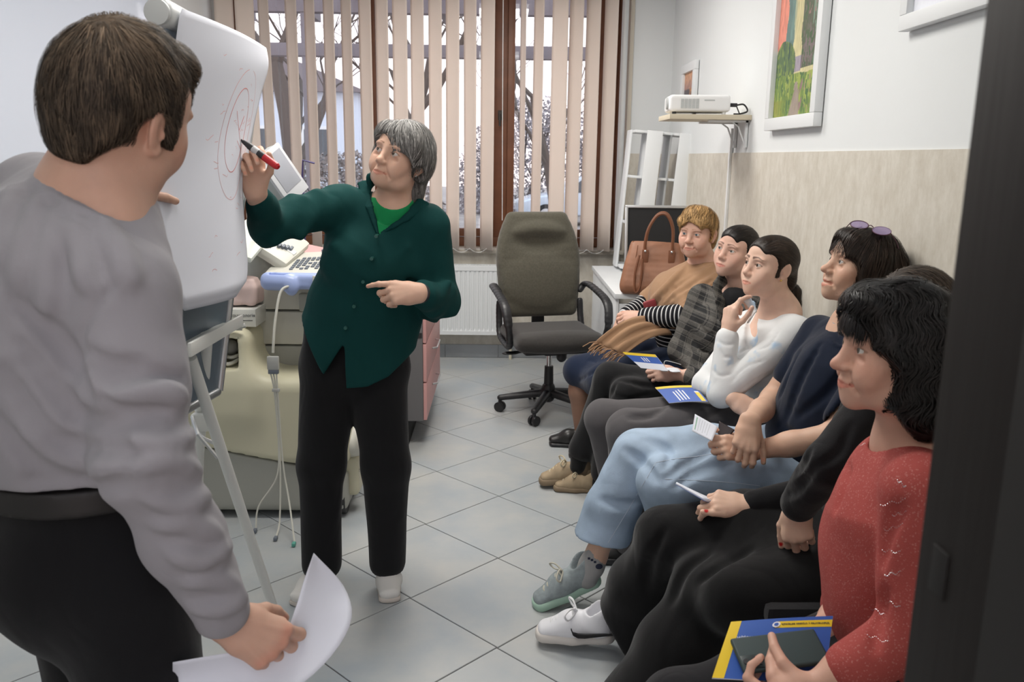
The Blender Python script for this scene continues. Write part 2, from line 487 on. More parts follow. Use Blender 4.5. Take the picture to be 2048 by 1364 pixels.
o = wall('trim_2', [(WX1, XW - .006, YB - .006, YB, .10, ZD), (WX0, WX1, YB - .006, YB, .10, .795), (XL, WX0, YB - .006, YB, .10, ZD)], M_dado); o['label'] = 'beige mottled dado panel on the window wall'
o = wall('trim_3', [(WX1 - .008, WX1 + .02, YB - .008, YB + .2, .83, 2.76)], M_beige_w); o['label'] = 'beige painted corner of the window niche'
M_base = mat('grey_base_tile', (.25, .265, .28), rough=.4, vary=.12, vscale=5)
def basetiles(name, x0, x1, y0, y1, axis):
    e = struct(bpy.data.objects.new(name, None)); link(e)
    n = int(round(((x1 - x0) if axis == 0 else (y1 - y0)) / .43)); 
    for k in range(n):
        if axis == 0:
            w = (x1 - x0) / n; box('tile', (x0 + (k + .5) * w, (y0 + y1) / 2, .05), (w - .003, y1 - y0, .10), M_base, e, .0015, seg=1)
        else:
            w = (y1 - y0) / n; box('tile', ((x0 + x1) / 2, y0 + (k + .5) * w, .05), (x1 - x0, w - .003, .10), M_base, e, .0015, seg=1)
basetiles('baseboard_back', XL + .012, XW - .014, YB - .02, YB - .006, 0)
basetiles('baseboard_right', XW - .014, XW - .001, YF + .02, YB - .022, 1)
basetiles('baseboard_left', XL, XL + .012, YF + .02, YB - .022, 1)
# front wall with the doorway the picture is taken through
DX0, DX1 = -.62, .314
M_dkbrown = mat('dark_brown_door', (.006, .0042, .0037), rough=.6, spec=.3, bump=.3, bscale=18, bstretch=(4, 4, .3))
M_dkblack = mat('near_black_door', (.003, .0025, .0025), rough=.7)
wall('wall_front', [(XL, DX0, .42, YF, 0, ZC), (DX1 + .035, XW, .42, YF, 0, ZC), (DX0, DX1 + .035, .42, YF, 2.15, ZC)], M_white)
d1 = struct(bpy.data.objects.new('door_1', None)); link(d1); d1['label'] = 'dark brown door jamb and open door at the right edge'
box('jamb', (DX1 + .017, .50, 1.07), (.034, .17, 2.14), M_dkbrown, d1, .004)
box('jamb', (DX0 - .017, .50, 1.07), (.034, .17, 2.14), M_dkbrown, d1, .004)
box('lintel', ((DX0 + DX1) / 2, .50, 2.165), (DX1 - DX0 + .07, .17, .03), M_dkbrown, d1, .004)
# leaf swung open out of the room, edge on to the lens
box('leaf', (DX1 + .0185, .2175, 1.06), (.040, .555, 2.1), M_dkblack, d1, .002)
box('strike_plate', (DX1 - .0006, .553, 1.215), (.002, .020, .035), M_dkblack, d1, .0008)
f2 = struct(bpy.data.objects.new('wall_corridor', None))
link(f2)
for s in ((-.9, -.8, -1.6, .42), (.85, .95, -1.6, .42)):
    b2 = bmesh.new(); bx(b2, ((s[0] + s[1]) / 2, (s[2] + s[3]) / 2, 1.4), (s[1] - s[0], s[3] - s[2], 3.0)); bm_obj('wall', b2, M_beige_w, f2)
b2 = bmesh.new(); bx(b2, (0, -.6, -.06), (1.9, 2.1, .1)); bm_obj('corridor_floor', b2, M_grout, f2)

# ------------------------------------------------------------------ window
M_glass = bpy.data.materials.new('window_glass'); M_glass.use_nodes = True
_n2 = M_glass.node_tree; _n2.nodes.clear()
_o = _n2.nodes.new('ShaderNodeOutputMaterial'); _t = _n2.nodes.new('ShaderNodeBsdfTransparent'); _g = _n2.nodes.new('ShaderNodeBsdfGlossy'); _m = _n2.nodes.new('ShaderNodeMixShader')
_t.inputs[0].default_value = (.93, .95, .97, 1); _g.inputs['Roughness'].default_value = .02; _m.inputs[0].default_value = .06
_n2.links.new(_t.outputs[0], _m.inputs[1]); _n2.links.new(_g.outputs[0], _m.inputs[2]); _n2.links.new(_m.outputs[0], _o.inputs[0])
win = struct(bpy.data.objects.new('window_1', None)); link(win); win['label'] = 'large brown wooden window behind the vertical blinds'
YWN = 6.55
def fr(nm, x0, x1, z0, z1, y=YWN, d=.07): return box(nm, ((x0 + x1) / 2, y, (z0 + z1) / 2), (x1 - x0, d, z1 - z0), M_wood_br, win, .006)
fr('window_frame', WX0, -1.90, .83, 2.76); fr('window_frame', .845, .905, .83, 2.76)
fr('window_frame', WX0, WX1, .83, .90); fr('window_frame', WX0, WX1, 2.70, 2.76)
for a, b in ((-1.90, -.985), (-.915, -.068), (.035, .75)):
    z0, z1 = .905, 2.70
    fr('sash', a, a + .052, z0, z1, YWN - .02, .06); fr('sash', b - .052, b, z0, z1, YWN - .02, .06)
    fr('sash', a + .052, b - .052, z0, z0 + .06, YWN - .02, .06); fr('sash', a + .052, b - .052, z1 - .06, z1, YWN - .02, .06)
    bmg = bmesh.new(); bx(bmg, ((a + b) / 2, YWN - .02, (z0 + z1) / 2), (b - a - .1, .006, z1 - z0 - .11)); bm_obj('pane', bmg, M_glass, win)
fr('mullion', -.968, -.932, .90, 2.70); fr('mullion', -.068, .035, .90, 2.70); fr('mullion', .75, .845, .9, 2.7)
bmh = bmesh.new(); bx(bmh, (-.02, YWN - .055, 1.80), (.03, .02, .07)); tube(bmh, [(-.02, YWN - .05, 1.81), (-.02, YWN - .09, 1.81), (-.02, YWN - .095, 1.72)], .009); bm_obj('handle', bmh, mat('dark_bronze', (.05, .045, .04), rough=.4, metal=.7), win, smooth=True)
M_sill = mat('sill_stone', (.47, .43, .37), rough=.4, vary=.12, vscale=4)
o = struct(box('trim_4', ((WX0 + WX1) / 2, YB + .095, .815), (WX1 - WX0, .31, .03), M_sill, None, .006)); o['label'] = 'beige stone window sill'

# ------------------------------------------------------------------ vertical blind
M_slat = mat('blind_fabric', (.86, .79, .735), rough=.85, spec=.1, bump=.15, bscale=400)
_nt = M_slat.node_tree; _b = _nt.nodes['Principled BSDF']; _tr = _nt.nodes.new('ShaderNodeBsdfTranslucent'); _tr.inputs[0].default_value = (.92, .82, .74, 1)
_mx = _nt.nodes.new('ShaderNodeMixShader'); _mx.inputs[0].default_value = .42
_nt.links.new(_b.outputs[0], _mx.inputs[1]); _nt.links.new(_tr.outputs[0], _mx.inputs[2]); _nt.links.new(_mx.outputs[0], _nt.nodes['Material Output'].inputs[0])
blind = thing('vertical_blind', 'peach vertical blind of long fabric slats hanging in front of the window', 'blind', (0, 0, 0))
YBL = 6.22
box('headrail', (-.53, YBL, 2.73), (2.86, .05, .045), M_wplas, blind, .004)
px_c = [478, 516, 551, 603, 638, 674, 707, 742, 774, 808, 841, 875, 908, 941, 975, 1042, 1072, 1112, 1143, 1175, 1209]
px_w = [34, 34, 26, 27, 25, 25, 24, 27, 27, 30, 27, 27, 27, 25, 27, 10, 18, 29, 25, 25, 23]
for k, (pc, pw) in enumerate(zip(px_c, px_w)):
    x = (pc - 1004.5) / 1700 * YBL; vis = pw / 1700 * YBL
    W = .127; ang = math.acos(min(.98, vis / W)); ang = -ang if k not in (0, 1) else ang
    z0, z1 = .835 + RNG.uniform(-.004, .004), 2.705
    n = 7; V = []; F = []
    tw = RNG.uniform(-.05, .05); sw = RNG.uniform(-.004, .004) if k > 2 else -.012 * (2 - k) + .02
    rows = 9
    for r in range(rows):
        t = r / (rows - 1); z = z1 + (z0 - z1) * t; a = ang + tw * t
        for i in range(n):
            u = (i / (n - 1) - .5) * W; bow = .006 * (1 - (2 * u / W) ** 2)
            V.append((x + sw * t + u * math.cos(a) - bow * math.sin(a), YBL + u * math.sin(a) + bow * math.cos(a), z))
    for r in range(rows - 1):
        for i in range(n - 1):
            q = r * n + i; F.append((q, q + 1, q + n + 1, q + n))
    so = mesh_np('slat', V, F, M_slat, blind)
    sm = so.modifiers.new('t', 'SOLIDIFY'); sm.thickness = .0009
    bmw = bmesh.new(); cyl(bmw, (x + sw, YBL, 2.70), (x + sw, YBL, 2.72), .006, n=8); bm_obj('slat_hook', bmw, M_wplas, blind)
    if k > 0 and k != 15:
        xp = (px_c[k - 1] - 1004.5) / 1700 * YBL
        pts = [(xp + (x - xp) * t, YBL - .012, .845 - .03 * 4 * t * (1 - t)) for t in np.linspace(0, 1, 7)]
        tube_obj('bead_chain', pts, .0016, M_wplas, blind, n=5)
tube_obj('pull_cord', [(-.005, YBL - .02, 2.7), (-.002, YBL - .022, 1.9), (.004, YBL - .022, 1.05)], .0025, M_wplas, blind, n=6, sp=6)

# ------------------------------------------------------------------ heating
rad = thing('radiator', 'white ribbed panel radiator under the window sill', 'radiator', (-.55, 6.27, .2))
bm = bmesh.new(); V = []; pts = []
x = -1.25; first = True
prof = []
xx = -1.25
while xx < .028:
    prof += [(xx, 0), (xx + .010, 0), (xx + .014, .006), (xx + .022, .006), (xx + .026, 0)]; xx += .0335
prof.append((.03, 0))
rows = [.225, .245, .665, .685]
grid = []
for ri, z in enumerate(rows):
    grid.append([bm.verts.new((px + .55, -.055 + (dp if ri in (1, 2) else 0), z - .2)) for px, dp in prof])
for a, b in zip(grid, grid[1:]):
    for i in range(len(prof) - 1): bm.faces.new((a[i], a[i + 1], b[i + 1], b[i]))
bm_obj('front_panel', bm, M_wenam, rad)
bm = bmesh.new(); bx(bm, (-.06, -.01, .257), (1.284, .075, .46)); bm_obj('body', bm, M_wenam, rad, bevel=.004)
bm = bmesh.new(); bx(bm, (-.06, -.056, .012), (1.284, .006, .028)); bx(bm, (-.06, -.056, .496), (1.284, .006, .034)); bm_obj('edge_band', bm, M_wenam, rad)
bm = bmesh.new()
bx(bm, (-.06, -.05, .512), (1.29, .012, .012)); bx(bm, (-.06, .03, .512), (1.29, .012, .012))
for k in range(56): bx(bm, (-.69 + k * .0229, -.01, .51), (.006, .07, .006))
bm_obj('grille', bm, M_wenam, rad)
tube_obj('pipe', [(.55 + .035, -.01, .07), (.55 + .075, -.01, .07), (.55 + .075, -.01, -.199)], .011, mat('cream_pipe', (.62, .58, .46), rough=.4), rad)
pipe = thing('heating_pipe', 'white vertical heating pipe at the right end of the window niche', 'pipe', (.855, 6.30, 0))
tube_obj('riser', [(0, 0, .0), (0, 0, 2.88)], .024, M_wenam, pipe, n=14)
bm = bmesh.new(); cyl(bm, (0, 0, 0), (0, 0, .012), .045); bm_obj('collar', bm, M_wenam, pipe, smooth=True)

# ------------------------------------------------------------------ ceiling lamps (above the frame)
M_diff = mat('lamp_diffuser', (1, .97, .92), emit=2.0)
for k, (lx, ly) in enumerate(LAMPS):
    t = thing('ceiling_lamp', ('white ceiling light panel above the middle of the room', 'white ceiling light panel nearest the window', 'white ceiling light panel nearest the door')[k], 'lamp', (lx, ly, ZC), group='ceiling light panels')
    bm = bmesh.new(); bx(bm, (0, 0, -.03), (1.2, .62, .056)); bm_obj('housing', bm, M_wplas, t, bevel=.005)
    bm = bmesh.new(); bx(bm, (0, 0, -.062), (1.15, .56, .006)); bm_obj('diffuser', bm, M_diff, t)
# ------------------------------------------------------------------ outside the window
ZG = -.4
M_ground = mat('yard_ground', (.30, .27, .25), rough=.95, vary=.3, vscale=1.5)
bm = bmesh.new(); bx(bm, (0, 31, ZG - .05), (70, 48.6, .1)); o = struct(bm_obj('ground', bm, M_ground)); o['label'] = 'yard outside the window'
M_bark = mat('bark', (.085, .065, .055), rough=.9, bump=.5, bscale=12)
def tree(name, base, h, r, seed, label, lean=0., depth=5):
    t = thing(name, label, 'tree', base); rr = random.Random(seed)
    bm = bmesh.new()
    def branch(p, d, L, r, lv):
        n = 4; pts = [p]; rs = [r]
        for k in range(n):
            d = (d + Vector((rr.uniform(-.25, .25), rr.uniform(-.25, .25), rr.uniform(-.08, .16)))).normalized()
            pts.append(pts[-1] + d * L / n); rs.append(r * (1 - .5 * (k + 1) / n))
        tube(bm, pts, r, 6 if lv < 2 else 4, rs=rs)
        if lv < depth:
            for k in range(4 if lv < 2 else 3):
                q = pts[rr.randint(2, n)]; a = rr.uniform(0, 6.28); sp = rr.uniform(.5, 1.1)
                nd = (d + Vector((math.cos(a), math.sin(a), .15)) * sp).normalized()
                branch(q, nd, L * rr.uniform(.5, .75), rs[-1] * .8, lv + 1)
    branch(Vector((0, 0, 0)), Vector((lean, 0, 1)).normalized(), h, r, 0)
    bm_obj('branches', bm, M_bark, t, smooth=True)
tree('bare_tree', (-3.2, 13.0, ZG), 3.4, .22, 3, 'bare dark tree outside behind the left part of the blind', .15)
tree('bare_tree', (-1.6, 15.5, ZG), 3.6, .2, 5, 'bare tree outside behind the middle of the blind', -.1)
tree('bare_tree', (-7.6, 17, ZG), 3.8, .24, 9, 'bare tree outside at the far left of the window', .05)
tree('bare_tree', (1.3, 21.5, ZG), 3.4, .15, 12, 'thin bare tree outside behind the right window sash', .0)
M_beam = mat('veranda_beam', (.17, .15, .165), rough=.8)
ver = thing('veranda_roof', 'dark wooden veranda roof beams outside the window', 'veranda', (0, 9.4, 0))
for z, d in ((3.02, .16), (2.57, .13)):
    box('beam', (-.4, 0, z), (9.5, .14, d), M_beam, ver, .01)
for x in (-4.6, -2.05, 1.15, 3.6):
    box('post', (x, 0, (ZG + 3.0) / 2), (.12, .12, 3.0 - ZG - .001), M_beam, ver, .01)
for k in range(12): box('rafter', (-4.7 + k * .8, .75, 3.16), (.08, 2.0, .12), M_beam, ver, .006)
# hedges: leaf clouds
def hedge(name, c, s, n, col, label, seed):
    r = np.random.default_rng(seed); M = mat(name + '_leaf', col, rough=.8, vary=.3, vscale=3)
    P = r.normal(size=(n, 3)); P = P / np.linalg.norm(P, axis=1)[:, None] * r.uniform(.5, 1, (n, 1)) ** .5 * np.array(s)
    P[:, 2] = np.abs(P[:, 2]) 
    U = r.normal(size=(n, 3)); U /= np.linalg.norm(U, axis=1)[:, None]; W = np.cross(U, r.normal(size=(n, 3))); W /= np.linalg.norm(W, axis=1)[:, None]
    q = r.uniform(.03, .085, (n, 1)); V = np.concatenate([P - U * q, P + W * q * .5, P + U * q, P - W * q * .5], 0)
    F = np.stack([np.arange(n), np.arange(n) + n, np.arange(n) + 2 * n, np.arange(n) + 3 * n], 1)
    t = thing(name, label, 'bush', c); o = mesh_np('foliage', V, F, M, t, smooth=False); o['kind'] = 'stuff'
    bm = bmesh.new()
    for k in range(9): tube(bm, [(r.uniform(-.2, .2) * s[0], r.uniform(-.2, .2) * s[1], 0), (r.uniform(-.8, .8) * s[0], r.uniform(-.6, .6) * s[1], s[2] * r.uniform(.5, .95))], .03, 5)
    bm_obj('stems', bm, M_bark, t)
hedge('bush', (1.2, 29.5, ZG), (3.0, 1.5, 4.0), 15000, (.30, .28, .30), 'brownish winter bush outside right of the window mullion', 1)
hedge('bush', (5.6, 31.0, ZG), (2.4, 1.5, 3.9), 9000, (.36, .25, .25), 'reddish winter bush outside at the right end of the window', 2)
hedge('bush', (-3.8, 21, ZG), (2.6, 1.2, 2.0), 8000, (.26, .23, .22), 'grey brown bush outside behind the left slats', 4)
# parked car
M_car = mat('car_paint', (.55, .62, .70), rough=.25, coat=.5); M_tyre = mat('tyre', (.02, .02, .02), rough=.8); M_cgl = mat('car_glass', (.06, .08, .10), rough=.1)
car = thing('car', 'pale silver car parked outside behind the right sash of the window', 'car', (2.45, 25.0, ZG), rotz=.10)
side = [(-2.0, .35), (-2.0, .68), (-1.55, .82), (-.85, .92), (-.35, 1.36), (.75, 1.40), (1.45, .98), (1.95, .90), (2.05, .42), (1.9, .30), (-1.9, .28)]
bm = bmesh.new(); prism(bm, side, -.8, .8, Matrix.Rotation(math.pi / 2, 4, 'X')); bm_obj('bodywork', bm, M_car, car, smooth=True, bevel=.06, seg=3)
for s in (-1, 1):
    bm = bmesh.new(); prism(bm, [(-.72, .93), (-.32, 1.28), (.10, 1.32), (.10, .95)], s * .80 - .006, s * .80 + .006, Matrix.Rotation(math.pi / 2, 4, 'X')); prism(bm, [(.16, .95), (.16, 1.32), (.70, 1.33), (1.2, 1.0)], s * .8 - .006, s * .8 + .006, Matrix.Rotation(math.pi / 2, 4, 'X')); bm_obj('side_window', bm, M_cgl, car)
    for x in (-1.3, 1.3):
        bm = bmesh.new(); cyl(bm, (x, s * .66, .31), (x, s * .83, .31), .31, n=24); w = bm_obj('wheel', bm, M_tyre, car, smooth=True, bevel=.03)
        bm = bmesh.new(); cyl(bm, (x, s * .825, .31), (x, s * .84, .31), .19, n=16); bm_obj('hubcap', bm, M_alu, w, smooth=True)
for s in (-1, 1): box('headlight', (-2.0, s * .55, .62), (.06, .3, .1), M_wplas, car, .01)
# pale house behind the trees
hs = thing('house', 'pale blue grey house outside behind the bare trees', 'house', (-8.5, 33, ZG))
bm = bmesh.new(); bx(bm, (0, 0, 2.0), (7, 5, 4.0)); bm_obj('house_wall', bm, mat('house_paint', (.66, .72, .82), rough=.9), hs)
bm = bmesh.new(); prism(bm, [(-3.9, 4.0), (3.9, 4.0), (0, 5.6)], -2.8, 2.8, Matrix.Rotation(math.pi / 2, 4, 'X')); bm_obj('roof', bm, mat('house_roof', (.22, .19, .2), rough=.9), hs)
for x in (-2, 0, 2):
    f = box('window', (x, -2.5, 2.2), (1.0, .08, 1.3), M_wplas, hs, .01); bm = bmesh.new(); bx(bm, (x, -2.545, 2.2), (.8, .02, 1.1)); bm_obj('pane', bm, M_cgl, f)
# ------------------------------------------------------------------ whiteboard on the left wall
M_wboard = mat('whiteboard_surface', (.60, .66, .77), rough=.07, spec=.7)
wb = thing('whiteboard', 'large glossy whiteboard with black edge trim on the left wall', 'whiteboard', (XL + .012, 3.6, .85))
bm = bmesh.new(); bx(bm, (.006, 0, .95), (.016, 3.62, 1.9)); bm_obj('panel', bm, M_wboard, wb)
for nm, c, s in (('edge_trim', (.010, 1.825, .95), (.028, .03, 1.93)), ('edge_trim', (.010, -1.825, .95), (.028, .03, 1.93)), ('edge_trim', (.010, 0, -.012), (.028, 3.68, .025)), ('edge_trim', (.010, 0, 1.912), (.028, 3.68, .025))):
    box(nm, c, s, M_blackp, wb, .003)

# ------------------------------------------------------------------ flip chart
M_grey_p = mat('grey_plastic', (.50, .52, .52), rough=.4)
M_slate = mat('slate_board', (.16, .20, .24), rough=.35)
M_whtube = mat('white_tube', (.74, .75, .72), rough=.35)
fc = thing('flipchart', 'white legged flip chart easel with clamp bar and tray beside the woman drawing', 'easel', (-.76, 2.15, 0))
O_ = Vector((-.76, 2.15, 0))
def L_(p): return tuple(Vector(p) - O_)
TLb, TRb = Vector((-.735, 1.93, 1.80)), Vector((-.715, 2.60, 1.79)); BLb, BRb = Vector((-.845, 1.745, .86)), Vector((-.80, 2.33, .84))
bm = bmesh.new(); vs = []
for d in (0, -.014):
    vs.append([bm.verts.new(Vector(L_(p)) + Vector((d, 0, 0))) for p in (TLb, TRb, BRb, BLb)])
bm.faces.new(vs[0]); bm.faces.new(vs[1][::-1])
for k in range(4): bm.faces.new((vs[0][k], vs[1][k], vs[1][(k + 1) % 4], vs[0][(k + 1) % 4]))
bm_obj('board', bm, M_slate, fc)
tube_obj('edge_tube', [L_(TLb + Vector((0, -.012, 0))), L_(BLb + Vector((0, -.012, 0)))], .014, M_alu, fc, n=10)
tube_obj('edge_tube', [L_(TRb + Vector((0, .012, 0))), L_(BRb + Vector((0, .012, 0)))], .012, M_alu, fc, n=10)
tube_obj('edge_tube', [L_(BLb), L_(BRb)], .012, M_alu, fc, n=10)
F = Field().u(ecap(A(L_((-.722, 1.905, 1.785))), A(L_((-.712, 2.585, 1.77))), (.026, .036), (.020, .022), (1, 0, 0)), 0)
F.s(rbox(L_((-.70, 2.2, 1.72)), (.02, .5, .035), None, .004), .01)
sdf_obj('clamp_bar', F, .006, M_grey_p, fc)
bm = bmesh.new(); cyl(bm, L_((-.720, 1.872, 1.785)), L_((-.720, 1.884, 1.785)), .027, n=20); bm_obj('clamp_cap', bm, M_grey_p, fc, smooth=True, bevel=.004)
box('clamp_jaw', L_((-.722, 2.25, 1.71)), (.02, .70, .10), M_slate, fc, .004)
tr_a, tr_b = Vector((-.715, 1.86, 1.065)), Vector((-.752, 2.37, 1.035))
d_ = (tr_b - tr_a); Rt = Vector((0, 1, 0)).rotation_difference(d_.normalized()).to_matrix()
box('tray', L_((tr_a + tr_b) / 2 + Vector((-.01, 0, -.008))), (.06, d_.length, .010), M_whtube, fc, .003, R=Rt)
box('tray_lip', L_((tr_a + tr_b) / 2 + Vector((.02, 0, .004))), (.008, d_.length, .032), M_whtube, fc, .002, R=Rt)
tube_obj('leg', [L_((-.742, 1.99, 1.02)), L_((-.705, 2.50, .005))], .0145, M_whtube, fc, n=12)
tube_obj('leg', [L_((-.80, 1.80, 1.02)), L_((-1.02, 1.56, .005))], .0145, M_whtube, fc, n=12)
tube_obj('leg', [L_((-.775, 2.20, 1.03)), L_((-.90, 2.42, .62)), L_((-1.05, 2.70, .005))], .017, M_whtube, fc, n=12)
bm = bmesh.new(); tube(bm, [L_((-.835, 2.22, .80)), L_((-.80, 2.16, .77)), L_((-.755, 2.17, .70))], .005, 6); bm_obj('brace', bm, M_alu, fc, smooth=True)
bm = bmesh.new(); tube(bm, [L_((-.85, 2.28, .74)), L_((-.80, 2.2, .745)), L_((-.745, 2.2, .72))], .005, 6); bm_obj('brace', bm, M_alu, fc, smooth=True)
box('hinge_block', L_((-.84, 2.3, .76)), (.05, .03, .05), M_whtube, fc, .006)

# paper sheet hanging over the board
Lpt = [(397, 50, 1.93), (378, 130, 1.91), (352, 230, 1.89), (330, 320, 1.87), (319, 395, 1.86), (323, 470, 1.855), (333, 536, 1.855), (349, 590, 1.86), (367, 634, 1.87)]
LE = [(-.690, 1.93, 1.802), (-.703, 1.91, 1.708), (-.724, 1.89, 1.595), (-.741, 1.87, 1.495), (-.748, 1.86, 1.413), (-.742, 1.855, 1.332), (-.731, 1.855, 1.261), (-.717, 1.86, 1.202), (-.700, 1.87, 1.153)]
RE = [(-.682, 2.575, 1.797), (-.679, 2.572, 1.745), (-.693, 2.535, 1.672), (-.703, 2.49, 1.595), (-.704, 2.42, 1.515), (-.708, 2.36, 1.415), (-.705, 2.345, 1.320), (-.703, 2.325, 1.215), (-.710, 2.26, 1.150)]
def resamp(P, n):
    S = np.array(spline(P, 6)); t = np.linspace(0, len(S) - 1, n); i = np.floor(t).astype(int).clip(0, len(S) - 2); f = (t - i)[:, None]
    return S[i] * (1 - f) + S[i + 1] * f
NR, NC = 46, 26
LEs, REs = resamp(LE, NR), resamp(RE, NR)
def sheet_pt(u, v):
    """u 0..1 left to right, v 0..1 top to bottom"""
    x = v * (NR - 1); i = int(min(x, NR - 2)); f = x - i
    a = LEs[i] * (1 - f) + LEs[i + 1] * f; b = REs[i] * (1 - f) + REs[i + 1] * f
    p = a * (1 - u) + b * u
    bulge = .018 + .045 * v
    p[0] += bulge * math.sin(math.pi * u) + .006 * math.sin(7 * u + 3 * v) * v - .05 * max(0, u - .9) * (1 - v) * 0
    if v > .93: p[0] -= .10 * (v - .93) * 3
    return p
V = []; F4 = []
for r in range(NR):
    for c in range(NC):
        u, v = c / (NC - 1), r / (NR - 1)
        if v > .90: u = .5 + (u - .5) * (1 - .9 * ((v - .90) / .10) ** 3 * .12)
        if v < .04: u = .5 + (u - .5) * (1 - .02 * ((.04 - v) / .04) ** 2)
        V.append(sheet_pt(u, v))
for r in range(NR - 1):
    for c in range(NC - 1):
        q = r * NC + c; F4.append((q, q + 1, q + NC + 1, q + NC))
fp = thing('flipchart_paper', 'large white flip chart sheet with red drawn ovals hanging from the easel', 'paper', (-.70, 2.2, 1.15))
V = np.array(V) - np.array((-.70, 2.2, 1.15))
so = mesh_np('sheet', V, F4, M_paper, fp); so.modifiers.new('t', 'SOLIDIFY').thickness = .0012
def ink(bm, uv, w=.0009):
    P = [Vector(sheet_pt(u, v)) - Vector((-.70, 2.2, 1.15)) for u, v in uv]
    for p in P: p.x += .0016
    prev = None
    for i, p in enumerate(P):
        t = (P[min(i + 1, len(P) - 1)] - P[max(i - 1, 0)]); t.normalize(); s = t.cross(Vector((1, 0, 0))); s.normalize()
        cur = (bm.verts.new(p + s * w), bm.verts.new(p - s * w))
        if prev: bm.faces.new((prev[0], prev[1], cur[1], cur[0]))
        prev = cur
M_ink2 = mat('faint_red_ink', (.70, .30, .28), rough=.8)
bm = bmesh.new()
ink(bm, [(.64 + .135 * math.sin(t) + .02 * math.cos(t), .375 - .155 * math.cos(t)) for t in np.linspace(0, 6.4, 48)], .0008)
bm2 = bmesh.new()
ink(bm2, [(.655 + .215 * math.sin(t) + .03 * math.cos(t), .385 - .235 * math.cos(t)) for t in np.linspace(.2, 6.2, 48)], .0006)
ink(bm, [(.60, .30), (.66, .37), (.71, .43)]); ink(bm, [(.67, .38), (.72, .33)]); ink(bm, [(.66, .42), (.74, .47)])
bm_obj('drawing', bm, M_redink, fp)
rr = random.Random(5)
for k in range(38):
    u, v = rr.uniform(.2, .9), rr.uniform(.06, .86)
    if k < 14: u, v = rr.uniform(.55, .86), rr.uniform(.26, .52)
    pts = [(u, v)]
    for q in range(rr.randint(2, 5)): pts.append((pts[-1][0] + rr.uniform(.004, .018), pts[-1][1] + rr.uniform(-.007, .007)))
    ink(bm2, pts, .0005)
bm_obj('handwriting', bm2, M_ink2, fp)['kind'] = 'stuff'

# ------------------------------------------------------------------ ultrasound machine
M_cream = mat('cream_plastic', (.60, .57, .42), rough=.42, bump=.05, bscale=300)
M_ugrey = mat('warm_grey_plastic', (.36, .36, .32), rough=.45)
M_ulight = mat('light_grey_plastic', (.58, .57, .51), rough=.45)
M_blue_p = mat('pale_blue_plastic', (.34, .42, .70), rough=.35)
M_keyd = mat('dark_key', (.14, .16, .19), rough=.5)
us = thing('ultrasound_machine', 'cream ultrasound machine on castors with keyboard console behind the easel', 'machine', (-1.0, 3.6, 0))
U_ = Vector((-1.0, 3.6, 0))
def u_(x, y, z): return (x + 1.0, y - 3.6, z)
F = Field().u(rbox(u_(-1.02, 3.64, .42), (.40, .31, .19), None, .05))
F.u(rbox(u_(-1.25, 3.60, .62), (.235, .27, .185), None, .05), .13)
F.s(rbox(u_(-1.105, 3.30, .712), (.05, .30, .062), None, .012), .006)
F.i(half(u_(-1.25, 3.3, .325), (-.20, 0, -1.0)), .012)
sdf_obj('body_shell', F, .011, M_cream, us)
F = Field().u(rbox(u_(-1.02, 3.645, .22), (.385, .30, .19), None, .03)); F.i(half(u_(-1.25, 3.3, .319), (.20, 0, 1.0)), .01)
sdf_obj('lower_skirt', F, .011, M_ugrey, us)
bm = bmesh.new(); cyl(bm, u_(-.775, 3.345, .17), u_(-.775, 3.33, .17), .014, n=16); bm_obj('lock_button', bm, M_chrome, us, smooth=True)
bm = bmesh.new(); bx(bm, u_(-1.02, 3.7, .045), (.55, .4, .05)); bm_obj('undercarriage', bm, M_blackp, us)
F = Field().u(ell(u_(-.625, 3.50, .31), (.075, .14, .075))); sdf_obj('bumper_pod', F, .009, M_ulight, us)
F = Field().u(rbox(u_(-.63, 3.47, .17), (.035, .07, .09), None, .02)); sdf_obj('castor_fork', F, .008, M_cream, us)
for x, y in ((-.665, 3.42), (-1.36, 3.42), (-.66, 3.92), (-1.36, 3.92)):
    bm = bmesh.new(); cyl(bm, u_(x - .02, y, .075), u_(x + .02, y, .075), .075, n=22); bm_obj('castor_wheel', bm, M_blackp, us, smooth=True, bevel=.012)
for z0, z1, m, q in ((.55, .695, M_ugrey, .0), (.70, .845, M_ulight, .006), (.852, .955, M_ulight, .0)):
    box('pedestal_block', u_(-.865, 3.77, (z0 + z1) / 2), (.36 + q, .40, z1 - z0), M_ulight if m is M_ulight else M_ugrey, us, .012)
box('socket_panel', u_(-.80, 3.555, .89), (.10, .04, .075), M_ugrey, us, .006)
F = Field().u(ell(u_(-1.02, 3.72, 1.0), (.10, .12, .14))); sdf_obj('swivel_column', F, .010, M_ugrey, us)
Rk = Matrix.Rotation(math.radians(9), 3, 'X') @ Matrix.Rotation(math.radians(-3), 3, 'Y')
kb = box('keyboard_console', u_(-.79, 3.62, 1.035), (.37, .36, .035), M_ulight, us, .012, R=Rk)
Rk4 = Matrix.Translation(u_(-.79, 3.62, 1.035)) @ Rk.to_4x4()
bm = bmesh.new(); rr = random.Random(4)
for r_ in range(7):
    for c_ in range(11):
        if rr.random() < .12: continue
        p = Rk4 @ Vector((-.08 + c_ * .021, -.10 + r_ * .026, .0195)); bx(bm, p, (.014, .016, .006), Rk)
o = bm_obj('keys', bm, M_keyd, us); o['kind'] = 'stuff'
for k in range(3):
    p = Rk4 @ Vector((.02 + .055 * k, .10, .02)); bm = bmesh.new(); cyl(bm, p, Rk4 @ Vector((.02 + .055 * k, .10, .045)), .012, n=14); bm_obj('knob', bm, M_keyd, us, smooth=True, bevel=.002)
F = Field().u(rbox(u_(-.775, 3.41, 1.00), (.185, .035, .032), None, .02)).u(cap(u_(-.93, 3.40, 1.0), u_(-.86, 3.39, 1.0), .036), .01)
